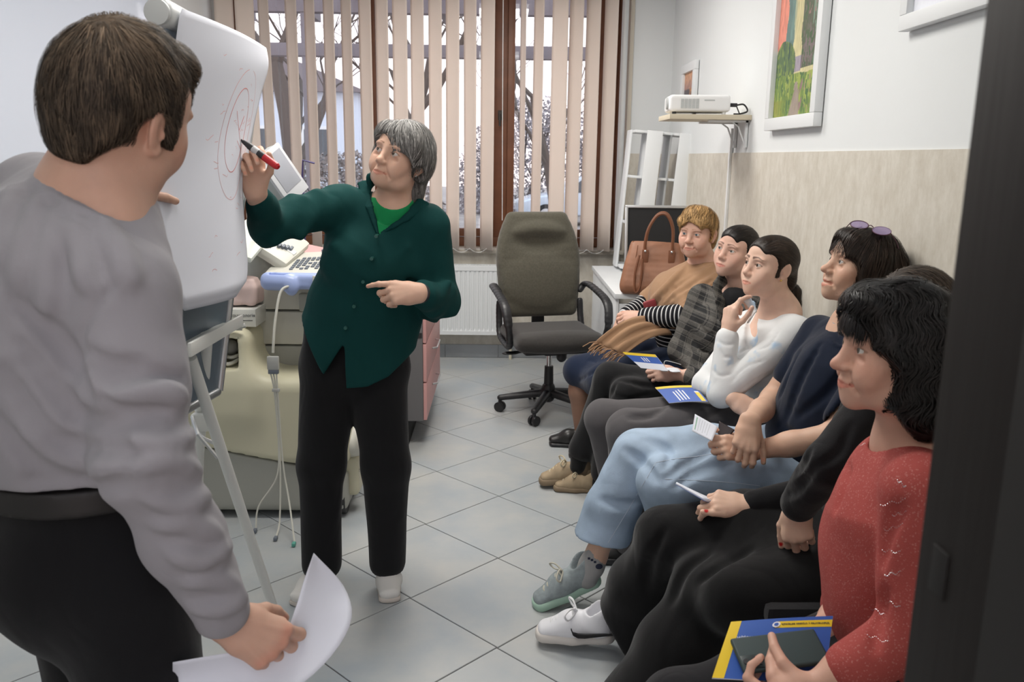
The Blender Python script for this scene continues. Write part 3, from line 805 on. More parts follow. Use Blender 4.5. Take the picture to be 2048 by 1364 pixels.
F.s(ecap(u_(-.915, 3.40, 1.025), u_(-.865, 3.395, 1.025), (.02, .018), (.02, .018), (0, 1, 0)), .004)
F.u(ell(u_(-.838, 3.375, .985), (.03, .022, .04)), .012)
sdf_obj('probe_holder', F, .0055, M_blue_p, us)
box('holder_clip', u_(-.74, 3.372, 1.0), (.022, .012, .055), M_ulight, us, .003)
Rw = Matrix.Rotation(math.radians(33), 3, 'Y') @ Matrix.Rotation(math.radians(14), 3, 'X')
wing = box('console_wing', u_(-1.0, 3.70, 1.135), (.27, .30, .05), M_ulight, us, .02, R=Rw)
W4 = Matrix.Translation(u_(-1.0, 3.70, 1.135)) @ Rw.to_4x4()
F = Field().u(ell(tuple(W4 @ Vector((-.02, -.05, .026))), (.055, .024, .006), np.array(Rw))); sdf_obj('oval_pad', F, .004, mat('blue_grey_pad', (.28, .32, .40), rough=.5), us)
for k in range(2):
    p = W4 @ Vector((.03 + k * .07, .02 - k * .05, .022)); box('gel_recess', p, (.05, .04, .012), M_wplas, us, .005, R=Rw)
for k in range(4):
    p = W4 @ Vector((.055 + k * .014, -.06 + k * .012, .032)); box('button', p, (.012, .03, .014), M_keyd, us, .002, R=Rw)
Rw2 = Matrix.Rotation(math.radians(20), 3, 'Y') @ Matrix.Rotation(math.radians(22), 3, 'X')
box('side_panel', u_(-1.10, 3.54, 1.15), (.22, .22, .03), mat('panel_white', (.74, .77, .70), rough=.4), us, .014, R=Rw2)
# display on a bent arm
ex = Vector((.045, .030, -.080)).normalized(); ey = Vector((.040, .075, .050)); ey = (ey - ex * ey.dot(ex)).normalized(); ez = ex.cross(ey)
mo = Matrix.Translation(u_(-.772, 3.06, 1.43)) @ Matrix((ex, ey, ez)).transposed().to_4x4(); Rm = mo.to_3x3()
box('display_case', mo @ Vector((0, 0, -.03)), (.185, .115, .05), M_grey_p, us, .006, R=Rm)
box('display_bezel', mo @ Vector((0, 0, 0)), (.19, .12, .014), mat('light_bezel', (.66, .67, .70), rough=.4), us, .003, R=Rm)
box('display_screen', mo @ Vector((-.012, .004, .007)), (.135, .088, .003), mat('grey_screen', (.40, .41, .46), rough=.12), us, .001, R=Rm)
tube_obj('display_arm', [mo @ Vector((-.02, 0, -.05)), u_(-.93, 3.3, 1.36), u_(-1.0, 3.55, 1.25), u_(-1.02, 3.7, 1.08)], .014, M_grey_p, us, sp=6)
hx = [(mo @ Vector((.02, -.06, -.04))) + Vector((.012 * math.cos(t * 9) - .03 * t * 0, .012 * math.sin(t * 9), -t * .05)) for t in np.linspace(0, 4, 90)]
tube_obj('coiled_cable', hx, .0032, M_grey_p, us, n=5)
# patient cable: plug block and three leads hanging in front
M_cable = mat('grey_cable', (.55, .54, .48), rough=.5); M_plug = mat('grey_plug', (.42, .42, .40), rough=.5)
tube_obj('trunk_cable', [u_(-.84, 3.36, .99), u_(-.872, 3.335, .965), u_(-.888, 3.30, .86), u_(-.892, 3.275, .78), u_(-.895, 3.27, .735)], .0055, M_cable, us, sp=6)
box('plug_block', u_(-.895, 3.265, .695), (.046, .02, .055), M_plug, us, .006)
box('plug_block', u_(-.895, 3.265, .66), (.04, .018, .018), M_keyd, us, .003)
box('cable_clip', u_(-.888, 3.262, .585), (.03, .012, .012), M_plug, us, .002)
for k, pts in enumerate(([(-.907, 3.262, .655), (-.895, 3.262, .58), (-.888, 3.262, .35), (-.90, 3.25, .22), (-.975, 3.24, .10), (-.985, 3.22, .012)],
                         [(-.895, 3.262, .655), (-.889, 3.262, .58), (-.884, 3.258, .30), (-.886, 3.22, .06), (-.884, 3.15, .010)],
                         [(-.883, 3.262, .655), (-.882, 3.262, .58), (-.873, 3.258, .28), (-.845, 3.22, .13), (-.80, 3.10, .012)])):
    l = tube_obj('lead', [u_(*p) for p in pts], .0038, M_cable, us, n=6, sp=7)
    e = pts[-1]; bm = bmesh.new(); bx(bm, u_(e[0], e[1] - .012, .010), (.014, .024, .014)); bm_obj('clip', bm, [M_keyd, M_keyd, mat('green_clip', (.1, .35, .28))][k], l, bevel=.003)
tube_obj('loop_cable', [u_(-.63, 3.5, .72), u_(-.60, 3.42, .60), u_(-.575, 3.36, .42), u_(-.555, 3.36, .33), u_(-.548, 3.36, .42), u_(-.58, 3.4, .66)], .006, M_cable, us, sp=8)
tube_obj('loop_cable', [u_(-.66, 3.45, .16), u_(-.58, 3.42, .20), u_(-.53, 3.45, .28), u_(-.51, 3.55, .02), u_(-.45, 3.45, .012), u_(-.50, 3.36, .012), u_(-.56, 3.40, .012), u_(-.54, 3.5, .10)], .006, M_cable, us, sp=8)
tube_obj('stowed_cable', [u_(-1.14, 3.40, .67), u_(-1.10, 3.36, .665), u_(-1.07, 3.42, .675), u_(-1.09, 3.5, .665), u_(-1.145, 3.46, .68), u_(-1.10, 3.39, .685), u_(-1.065, 3.44, .69)], .008, M_cable, us, sp=6)
bm = bmesh.new(); bmesh.ops.create_uvsphere(bm, u_segments=16, v_segments=10, radius=.034, matrix=Matrix.Translation(u_(-1.125, 3.47, .71))); bm_obj('stowed_probe', bm, M_plug, us, smooth=True)

# carton and clutter on the machine
ct = thing('carton', 'small white carton with printed lettering standing on the cream machine', 'box', (-1.075, 3.50, .806))
box('carton_body', (0, 0, .037), (.15, .16, .072), mat('carton_white', (.62, .62, .58), rough=.7), ct, .002)
M_inkd = mat('dark_print', (.05, .05, .06), rough=.8)
RX = Matrix.Rotation(math.pi / 2, 4, 'X')
text_obj('lettering', 'Онкоцитологія', .0175, M_inkd, Matrix.Translation((.012, -.0812, .048)) @ RX, ct)
bm = bmesh.new(); bx(bm, (.02, -.0806, .028), (.085, .0015, .0025)); bx(bm, (0.0, -.0806, .018), (.05, .0015, .0025)); bm_obj('printed_line', bm, M_inkd, ct)['kind'] = 'stuff'
bm = bmesh.new(); bx(bm, (-.055, -.081, .05), (.008, .002, .03), Matrix.Rotation(.4, 3, 'Y')); bm_obj('green_mark', bm, mat('green_print', (.35, .55, .05)), ct)
bm = bmesh.new(); bx(bm, (-.04, -.081, .05), (.008, .002, .03), Matrix.Rotation(.4, 3, 'Y')); bm_obj('yellow_mark', bm, mat('yellow_print', (.75, .70, .08)), ct)
pk = thing('pink_pouch', 'pale pink paper pouch lying on the white carton', 'pouch', (-1.09, 3.52, .885))
F = Field().u(rbox((0, 0, .045), (.085, .06, .045), None, .02)).u(rbox((.045, .0, .06), (.030, .05, .055), None, .016), .015).d(wrinkle(3, .005, 70)); F.i(half((0, 0, -.002), (0, 0, -1)), .005)
sdf_obj('pouch_body', F, .006, mat('pink_paper', (.62, .47, .44), rough=.8), pk)
cb = thing('cable_bundle', 'grey ribbed cable bundle lying on the machine below the carton lettering', 'cable', (-1.12, 3.36, .81))
for k in range(4):
    tube_obj('strand', [(-.03 + .012 * k, .0, .06 - .004 * k), (-.02 + .012 * k, -.03, .03), (.02 + .012 * k, -.03, .012), (.06 + .014 * k, -.02, .008 + .012 * (k % 2))], .010, M_plug, cb, sp=5)

# ------------------------------------------------------------------ pink topped cabinet, ECG clamps, drawer unit
M_pink = mat('pink_laminate', (.62, .33, .32), rough=.45)
M_graylam = mat('dark_grey_laminate', (.15, .145, .15), rough=.55)
pc = thing('pink_cabinet', 'low cabinet with a sloping pink top behind the ultrasound console', 'cabinet', (-.98, 4.10, 0))
bm = bmesh.new(); prism(bm, [(-.28, 0), (.30, 0), (.30, .98), (-.28, 1.10)], -.12, .12, RX); bm_obj('cabinet_body', bm, M_wlam, pc, bevel=.004)
bm = bmesh.new(); prism(bm, [(-.30, 1.108), (.32, .981), (.32, 1.003), (-.30, 1.13)], -.135, .135, RX); bm_obj('top', bm, M_pink, pc, bevel=.003)
box('plinth', (.01, 0, .03), (.5, .2, .058), M_graylam, pc)
ecg = thing('electrode_stand', 'thin stand with blue suction electrodes hanging behind the woman drawing', 'stand', (-1.03, 4.50, 0))
tube_obj('pole', [(-.01, .02, 0), (-.01, .02, 1.40), (.0, .0, 1.47), (.06, .0, 1.455)], .005, mat('purple_rod', (.05, .04, .14), rough=.4), ecg)
bm = bmesh.new(); cyl(bm, (-.01, .02, 0), (-.01, .02, .02), .09, n=20); bm_obj('base', bm, M_blackp, ecg, smooth=True)
for k in range(3):
    x = -.07 + k * .055
    tube_obj('wire', [(-.008, .01, 1.36), (x, -.02, 1.30), (x, -.03, 1.17)], .003, M_blackp, ecg, n=5)
    bm = bmesh.new(); bmesh.ops.create_uvsphere(bm, u_segments=14, v_segments=8, radius=.018, matrix=Matrix.Translation((x, -.03, 1.15))); bm_obj('suction_bulb', bm, mat('blue_rubber', (.02, .05, .32), rough=.4), ecg, smooth=True)
    bm = bmesh.new(); cyl(bm, (x, -.03, 1.10), (x, -.03, 1.135), .014, .008, n=12); bm_obj('suction_cup', bm, M_chrome, ecg, smooth=True)
du = thing('drawer_unit', 'dark grey drawer unit with pink drawer fronts behind the woman drawing', 'cabinet', (-.68, 4.75, 0))
box('carcass', (0, 0, .46), (.56, .96, .64), M_graylam, du, .003)
box('plinth', (-.03, 0, .07), (.46, .90, .139), M_blackm, du, .003)
box('worktop', (.0, 0, .793), (.60, 1.0, .026), M_pink, du, .003)
for z0, z1 in ((.145, .345), (.352, .552), (.559, .775)):
    dr = box('drawer', (.29, 0, (z0 + z1) / 2), (.018, .955, z1 - z0), M_pink, du, .003)
    bm = bmesh.new(); tube(bm, [(.30, -.12, (z0 + z1) / 2), (.325, -.10, (z0 + z1) / 2), (.325, .10, (z0 + z1) / 2), (.30, .12, (z0 + z1) / 2)], .005, 8); bm_obj('handle', bm, M_alu, dr, smooth=True)
box('lock', (.262, -.4825, .60), (.03, .006, .025), M_blackp, du, .002)

# ------------------------------------------------------------------ office chair
def fab(name, c, b): return mat(name, c, rough=.95, spec=.1, bump=.5, bscale=420, sheen=.25, vary=.12, vscale=90)
M_ofab = fab('olive_grey_fabric', (.088, .082, .063), .4)
M_ofab2 = fab('grey_seat_fabric', (.042, .039, .037), .4)
oc = thing('office_chair', 'olive grey fabric office armchair on a black five star base by the window', 'chair', (.295, 4.90, 0), rotz=math.radians(13))
Rb = np.array(Matrix.Rotation(math.radians(-10), 3, 'X'))
def bp(x, y, z):   # backrest local
    return tuple(np.array((0, .245, .56)) + Rb @ np.array((x, y, z)))
F = Field()
for k in range(12):
    z = .03 + k * .05; t_ = k / 11; wv = .238 + .024 * math.sin(min(1, t_ * 1.5) * math.pi * .5) - .065 * max(0, (t_ - .55) / .45) ** 2
    F.u(rbox(bp(0, .02 * abs(t_ - .45), z), (wv, .042, .045), Rb, .040), .03)
F.u(ell(bp(0, -.036, .50), (.15, .030, .05), Rb), .04); F.s(ell(bp(0, -.075, .435), (.15, .045, .045), Rb), .05); F.u(ell(bp(0, -.03, .19), (.20, .030, .13), Rb), .05)
sdf_obj('backrest', F, .011, M_ofab, oc)
F = Field().u(rbox((0, -.02, .475), (.262, .255, .045), None, .044)).u(ell((0, -.20, .47), (.24, .10, .055)), .05)
F.d(lambda P: .05 * np.clip((-P[:, 1] - .15) / .15, 0, 1) ** 2 * .35)
sdf_obj('seat', F, .011, M_ofab2, oc)
box('seat_pan', (0, .0, .415), (.40, .38, .03), M_blackp, oc, .01)
for s in (-1, 1):
    pts = [(s * .255, .25, .70), (s * .285, .26, .735), (s * .30, .20, .74), (s * .305, .02, .715), (s * .305, -.10, .685), (s * .302, -.155, .63), (s * .29, -.165, .52), (s * .275, -.10, .44), (s * .262, .05, .425), (s * .262, .19, .45), (s * .258, .235, .55), (s * .256, .245, .64)]
    S_ = spline(pts, 4); F = Field()
    for i in range(len(S_) - 1):
        wid = .026 if 4 < i < 22 else .019
        F.u(ecap(S_[i], S_[i + 1], (wid, .015), (wid, .015), (1, 0, 0)), .008)
    sdf_obj('armrest', F, .0075, M_blackp, oc)
box('back_bracket', (0, .29, .50), (.08, .02, .22), M_blackp, oc, .006)
bm = bmesh.new(); cyl(bm, (0, .02, .28), (0, .02, .405), .016, n=18); bm_obj('gas_lift', bm, M_chrome, oc, smooth=True)
bm = bmesh.new(); cyl(bm, (0, .02, .12), (0, .02, .285), .030, .026, n=20); bm_obj('column', bm, M_blackp, oc, smooth=True)
box('tilt_mechanism', (.02, .04, .385), (.14, .2, .045), M_blackp, oc, .01)
F = Field().u(ell((.055, -.05, .36), (.032, .03, .038))); sdf_obj('tension_knob', F, .006, M_blackp, oc)
F = Field().u(cap((-.04, .0, .395), (-.22, -.02, .385), .008)).u(ell((-.25, -.02, .383), (.05, .02, .010)), .01); sdf_obj('height_lever', F, .005, M_blackp, oc)
for k in range(5):
    a = math.radians(166 + 72 * k); d = Vector((math.cos(a), math.sin(a), 0)); p = Vector((0, .02, 0))
    F = Field().u(ecap(tuple(p + Vector((0, 0, .125))), tuple(p + d * .29 + Vector((0, 0, .085))), (.030, .026), (.021, .018), tuple(d.cross(Vector((0, 0, 1))))))
    if k == 0: F.u(cap(tuple(p + Vector((0, 0, .10))), tuple(p + Vector((0, 0, .15))), .04), .02)
    sdf_obj('base_leg', F, .008, M_blackp, oc)
    w = p + d * .29; sd = Vector((math.cos(a + 1.1), math.sin(a + 1.1), 0))
    c0 = None
    for s in (-1, 1):
        bm = bmesh.new(); cyl(bm, w + sd * s * .006 + Vector((0, 0, .030)), w + sd * s * .024 + Vector((0, 0, .030)), .030, n=20); bm_obj('caster', bm, M_blackp, oc, smooth=True, bevel=.004)
    bm = bmesh.new(); cyl(bm, w + Vector((0, 0, .05)), w + Vector((0, 0, .09)), .011, n=10); bm_obj('caster_stem', bm, M_blackp, oc, smooth=True)

# ------------------------------------------------------------------ white desk, board, bag, shelf
dk = thing('desk', 'white laminate desk in the corner under the brown bag', 'desk', (.92, 5.32, 0))
box('desktop', (0, 0, .745), (.565, 1.26, .028), M_wlam, dk, .002)
box('side_panel', (-.265, 0, .365), (.018, 1.22, .729), M_wlam, dk, .002)
box('side_panel', (.26, 0, .365), (.018, 1.22, .729), M_wlam, dk, .002)
box('front_panel', (0, -.60, .40), (.508, .018, .60), M_wlam, dk, .002)
sh = thing('bookshelf', 'white open bookshelf leaning against the corner by the window', 'shelf', (1.0, 5.78, .762))
sh.rotation_euler = (0, math.radians(4.2), 0)
for x, y0, y1, nm in ((-.215, -.02, .14, 'side_board'), (-.115, -.16, .14, 'side_board'), (.035, -.10, .14, 'side_board'), (.150, -.16, .14, 'side_board')):
    box(nm, (x, (y0 + y1) / 2, .455), (.014, y1 - y0, .91), M_wlam, sh, .002)
for x0, x1 in ((-.135, -.035), (.075, .172)):
    box('front_upright', ((x0 + x1) / 2, -.168, .455), (x1 - x0, .016, .91), M_wlam, sh, .002)
for z in (.012, .31, .61, .90):
    box('shelf_board', (-.165, .0, z), (.086, .29, .016), M_wlam, sh, .002)
    box('shelf_board', (-.040, -.01, z), (.135, .29, .016), M_wlam, sh, .002)
    box('shelf_board', (.092, -.01, z), (.100, .29, .016), M_wlam, sh, .002)
bb = thing('blackboard', 'small black board in a silver frame leaning behind the brown bag', 'board', (.92, 4.98, .761))
bb.rotation_euler = (math.radians(-9), 0, 0)
bm = bmesh.new(); bx(bm, (0, 0, .235), (.36, .012, .46)); bm_obj('panel', bm, M_blackm, bb)
for c, s in (((-.185, -.002, .235), (.016, .02, .47)), ((.185, -.002, .235), (.016, .02, .47)), ((0, -.002, .468), (.386, .02, .016)), ((0, -.002, .008), (.386, .02, .016))):
    box('frame_bar', c, s, M_alu, bb, .003)
M_leath = mat('tan_leather', (.30, .135, .075), rough=.5, bump=.25, bscale=260, vary=.12, vscale=14)
M_leath2 = mat('dark_tan_leather', (.20, .075, .035), rough=.45, bump=.2, bscale=260)
bag = thing('tote_bag', 'brown leather tote bag with two handles standing on the white desk', 'bag', (.86, 4.72, .761), rotz=math.radians(-12))
F = Field()
F.u(ecap((-.12, 0, .04), (.14, 0, .04), (.075, .04), (.075, .04), (0, 1, 0)))
F.u(ecap((-.10, .01, .27), (.13, .01, .27), (.035, .02), (.035, .02), (0, 1, 0)), .0)
F = Field()
for k in range(9):
    t = k / 8; hw = .185 - .045 * t; th = .075 * (1 - t) ** .7 + .018
    F.u(rbox((.0, .008 * t, .035 + .235 * t), (hw, th, .034), None, .028), .03)
F.d(wrinkle(8, .004, 22))
F.s(rbox((.0, .008, .32), (.128, .010, .06), None, .008), .01)
sdf_obj('bag_body', F, .007, M_leath, bag)
for s, y in ((-1, -.045), (1, .05)):
    pts = [(-.055, y * .8 - .005, .19), (-.06, y, .27), (-.045, y, .36), (.0, y * .9, .435), (.05, y, .44), (.085, y, .37), (.09, y, .28), (.088, y * .8 - .005, .19)]
    if s < 0: pts = [(p[0] + .0, p[1], p[2]) for p in pts]
    tube_obj('handle', pts, .0085, M_leath2, bag, n=8, sp=5)
    for x in (-.056, .088):
        box('handle_tab', (x, y * 1.0 - (.012 if s < 0 else -.012), .20), (.036, .008, .10), M_leath2, bag, .004)
        bm = bmesh.new(); bmesh.ops.create_uvsphere(bm, u_segments=8, v_segments=6, radius=.008, matrix=Matrix.Translation((x, y - .016 * (1 if s < 0 else -1), .24))); bm_obj('buckle', bm, M_chrome, bag, smooth=True)
tube_obj('hanging_strap', [(-.085, -.085, .22), (-.105, -.095, .12), (-.10, -.10, .02), (-.075, -.10, .05), (-.066, -.09, .20)], .0065, M_leath2, bag, n=6, sp=6)
tube_obj('seam', [(-.135, -.088, .02), (-.118, -.066, .12), (-.098, -.042, .27)], .002, M_leath2, bag, n=5, sp=6)

# ------------------------------------------------------------------ projector on its wall shelf
M_birch = mat('birch_board', (.62, .55, .42), rough=.5)
ps = thing('wall_shelf', 'pale wooden wall shelf on metal brackets carrying the projector', 'shelf', (1.01, 4.40, 1.69))
box('board', (0, 0, .012), (.40, .30, .024), M_birch, ps, .002)
for y in (-.10, .10):
    bm = bmesh.new(); bx(bm, (.19, y, -.065), (.012, .022, .13)); bx(bm, (.10, y, -.006), (.20, .022, .010)); tube(bm, [(.186, y, -.115), (.150, y, -.03), (.12, y, -.010)], .004, 6); bm_obj('bracket', bm, M_wenam, ps)
M_proj = mat('projector_white', (.86, .86, .86), rough=.4)
pj = thing('projector', 'white video projector with side vent grille on the wall shelf', 'projector', (.965, 4.37, 1.7145), rotz=math.radians(-4))
F = Field().u(rbox((0, 0, .052), (.148, .105, .040), None, .016)); sdf_obj('housing', F, .0055, M_proj, pj)
bm = bmesh.new()
for r_ in range(7):
    for c_ in range(5): bx(bm, (-.085 + c_ * .018, -.1055, .030 + r_ * .0066), (.015, .003, .0042))
bm_obj('vent_slots', bm, M_grey_p, pj)['kind'] = 'stuff'
bm = bmesh.new(); bx(bm, (.045, -.1055, .066), (.05, .002, .006)); bm_obj('vent_label', bm, M_grey_p, pj)
bm = bmesh.new(); cyl(bm, (-.145, -.05, .052), (-.158, -.05, .052), .030, .028, n=20); bm_obj('lens_ring', bm, M_grey_p, pj, smooth=True)
bm = bmesh.new(); cyl(bm, (-.12, -.08, .0005), (-.12, -.08, .015), .010, n=12); bm_obj('foot', bm, M_blackp, pj, smooth=True)
bm = bmesh.new(); cyl(bm, (.12, -.08, .0005), (.12, -.08, .015), .010, n=12); bm_obj('foot', bm, M_wplas, pj, smooth=True)
bm = bmesh.new(); cyl(bm, (.0, .08, .0005), (.0, .08, .015), .010, n=12); bm_obj('foot', bm, M_wplas, pj, smooth=True)
pcb = thing('power_cable', 'short black plug and cable at the rear of the projector', 'cable', (1.125, 4.30, 1.7145))
box('plug', (.005, .0, .047), (.035, .018, .018), M_blackp, pcb, .004)
tube_obj('lead', [(.02, 0, .047), (.055, 0, .05), (.075, 0, .02), (.04, .0, .006), (.01, .01, .005)], .0042, M_blackp, pcb, sp=6)
tube_obj('lead', [(.02, .002, .043), (.03, .0, .02), (.035, -.004, .008)], .003, M_blackp, pcb, sp=6)
cd = thing('cable_duct', 'white vertical cable duct on the right wall below the projector shelf', 'duct', (XW - .013, 4.56, .1))
box('duct', (0, 0, .78), (.013, .028, 1.56), M_wplas, cd, .002)

# ------------------------------------------------------------------ pictures on the right wall
def picture(name, label, y0, y1, z0, z1, fw, canvas_fn, nx=44, nz=110, fcol=None, depth=.028, mat_w=0.):
    t = thing(name, label, 'picture', (XW - .004, (y0 + y1) / 2, z0))
    fm = M_wlam; W = y1 - y0; H = z1 - z0
    for c, s in (((-depth / 2, 0, fw / 2), (depth, W, fw)), ((-depth / 2, 0, H - fw / 2), (depth, W, fw)), ((-depth / 2, -W / 2 + fw / 2, H / 2), (depth, fw, H - 2 * fw)), ((-depth / 2, W / 2 - fw / 2, H / 2), (depth, fw, H - 2 * fw))):
        box('frame_bar', c, s, fm, t, .004)
    u, v = np.meshgrid(np.linspace(0, 1, nx), np.linspace(0, 1, nz), indexing='ij')   # u: far(left) to near(right), v bottom up
    iw, ih = W - 2 * fw, H - 2 * fw
    V = np.stack([np.full(u.size, -depth * .35), (W / 2 - fw) - u.ravel() * iw, fw + v.ravel() * ih], 1)
    idx = np.arange(nx * nz).reshape(nx, nz)
    F = np.stack([idx[:-1, :-1], idx[1:, :-1], idx[1:, 1:], idx[:-1, 1:]], -1).reshape(-1, 4)
    mesh_np('canvas', V, F, M_canvas, t, cols=canvas_fn(u.ravel(), v.ravel()))
    return t
M_canvas = mat('oil_paint', (1, 1, 1), rough=.5, attr='tint', bump=.5, bscale=160, bstretch=(1, 1, .3))
def vnoise(u, v, fu, fv, seed):
    r = np.random.default_rng(seed); G = r.random((64, 64)); x = u * fu; y = v * fv
    i = np.floor(x).astype(int); j = np.floor(y).astype(int); a = x - i; b = y - j; a = a * a * (3 - 2 * a); b = b * b * (3 - 2 * b)
    g = lambda p, q: G[p % 64, q % 64]
    return (g(i, j) * (1 - a) + g(i + 1, j) * a) * (1 - b) + (g(i, j + 1) * (1 - a) + g(i + 1, j + 1) * a) * b
def lin(c): c = np.array(c, float) / 255; return np.where(c <= .04045, c / 12.92, ((c + .055) / 1.055) ** 2.4)
def mixc(C, m, col): m = np.clip(m, 0, 1)[:, None]; return C * (1 - m) + lin(col) * m
def landscape(u, v):
    v = v * 1.35      # the top of the canvas runs out of the frame
    n0 = vnoise(u, v, 16, 6, 1); n1 = .5 * n0 + .5 * vnoise(u + .1 * n0, v, 48, 10, 5); n2 = vnoise(u + .05 * n0, v + .06 * n0, 62, 22, 2); n3 = vnoise(u, v, 8, 8, 3)
    C = np.tile(lin((205, 196, 150)), (len(u), 1))
    C = mixc(C, (u < .28 - .1 * (v < .8)) & (v > .66) | ((u < .22) & (v > .55)), (222, 140, 120))
    C = mixc(C, ((u > .18 + .06 * n1) & (u < .42 - .06 * n3) & (v > .50)) * 1., (96, 124, 120))
    C = mixc(C, ((u > .30) & (u < .42) & (v > .6)) * n1, (120, 150, 140))
    tall = (u > .56 + .05 * n3) & (v > .36)
    C = mixc(C, tall * 1., (92, 96, 78)); C = mixc(C, tall * (n1 > .55) * .8, (128, 112, 116)); C = mixc(C, tall * (n2 > .62), (66, 92, 60)); C = mixc(C, tall * (u > .8) * (n1 < .4), (120, 148, 128))
    C = mixc(C, ((u > .70) & (u < .86) & (v > .75) & (n1 > .4)) * .7, (176, 130, 130))
    C = mixc(C, ((u > .40) & (u < .60) & (v > .34) & (v < .46)) * .8, (140, 132, 160))
    bush = ((u - .20) / .24) ** 2 + ((v - .40) / .20) ** 2 < 1 + .3 * n3
    C = mixc(C, bush * 1., (86, 112, 74)); C = mixc(C, bush * (n2 > .6), (120, 140, 70)); C = mixc(C, bush * (n1 < .3), (60, 88, 72))
    mead = v < .36 - .05 * n3
    C = mixc(C, mead * 1., (112, 138, 66)); C = mixc(C, mead * (n1 > .5) * .9, (158, 172, 84)); C = mixc(C, mead * (n2 > .68), (72, 104, 62)); C = mixc(C, mead * (u > .62) * (n2 < .22), (150, 120, 120))
    path = (np.abs(u - (.50 + .22 * (v - .1) * (v < .2) + .03)) < .13 * (1 - v * 3.0)) & (v < .26)
    C = mixc(C, path * .9, (156, 140, 132)); C = mixc(C, (mead & (u < .30) & (v < .14)) * n1, (140, 140, 60))
    return C * (.72 + .30 * n2[:, None] + .26 * vnoise(u, v, 63, 14, 9)[:, None])
def sunsetpic(u, v):
    n = vnoise(u, v, 12, 12, 4); C = np.tile(lin((120, 100, 120)), (len(u), 1)); C = mixc(C, v, (214, 160, 120)); C = mixc(C, (v < .4) * 1., (84, 76, 80)); C = mixc(C, ((v < .45) & (u > .5)) * n, (196, 140, 90))
    return C * (.8 + .4 * n[:, None])
def paleprint(u, v):
    n = vnoise(u, v, 6, 8, 6); C = np.tile(lin((226, 228, 236)), (len(u), 1)); return C * (.96 + .08 * n[:, None])
picture('landscape_painting', 'tall framed landscape painting of poplars and a grassy path', 3.30, 3.92, 1.628, 2.42, .052, landscape, 100, 240, depth=.034)
picture('small_painting', 'small white framed painting behind the projector', 5.46, 5.87, 1.82, 2.10, .055, sunsetpic, 24, 20)
picture('pale_picture', 'white framed pale picture at the top right near the door', 1.95, 2.66, 1.878, 2.45, .045, paleprint, 12, 12, depth=.032)
# ------------------------------------------------------------------ people: heads, hair, hands
M_eyew = mat('eye_white', (.62, .58, .55), rough=.2, spec=.5)
M_pupil = mat('pupil', (.008, .007, .007), rough=.1)
def skin_mat(name, col):
    col = (min(1, col[0] * 1.10), col[1] * 1.06, col[2] * 1.05)
    return mat(name, col, rough=.52, spec=.35, attr='tint', sss=.12, bump=.12, bscale=420, vary=.05, vscale=28)
def frame(o, fwd, up=(0, 0, 1), s=1.0, tilt=0.):
    y = unit(fwd); x = unit(np.cross(y, np.array(up, float))); z = np.cross(x, y)
    if tilt:
        c, q = math.cos(tilt), math.sin(tilt); x, z = x * c + z * q, z * c - x * q
    return dict(o=np.array(o, float), M=np.stack([x, y, z], 1), s=s)
def yp(yaw, pitch):
    """direction: yaw 0 = +Y, positive turns to -X; pitch up"""
    a, b = math.radians(yaw), math.radians(pitch)
    return (-math.sin(a) * math.cos(b), math.cos(a) * math.cos(b), math.sin(b))
class Loc:
    def __init__(s, fr): s.o, s.M, s.s = fr['o'], fr['M'], fr['s']; s.Mf = s.M.astype(np.float32)
    def p(s, x, y, z): return tuple(s.o + s.s * (s.M @ np.array((x, y, z), float)))
    def v(s, x, y, z): return tuple(s.M @ np.array((x, y, z), float))
    def inv(s, P): return (np.asarray(P) - s.o) @ s.M / s.s
    def ell(s, c, r, rx=0, ry=0, rz=0):
        R = s.M
        if rx or ry or rz:
            R = s.M @ np.array(Matrix.Rotation(rz, 3, 'Z') @ Matrix.Rotation(ry, 3, 'Y') @ Matrix.Rotation(rx, 3, 'X'))
        return ell(s.p(*c), np.array(r) * s.s, R)
    def sph(s, c, r): return sph(s.p(*c), r * s.s)
    def cap(s, a, b, ra, rb=None): return cap(s.p(*a), s.p(*b), ra * s.s, (ra if rb is None else rb) * s.s)
    def ecap(s, a, b, ra, rb, sd): return ecap(s.p(*a), s.p(*b), np.array(ra) * s.s, np.array(rb) * s.s, s.v(*sd))
    def half(s, c, n): return half(s.p(*c), s.v(*n))
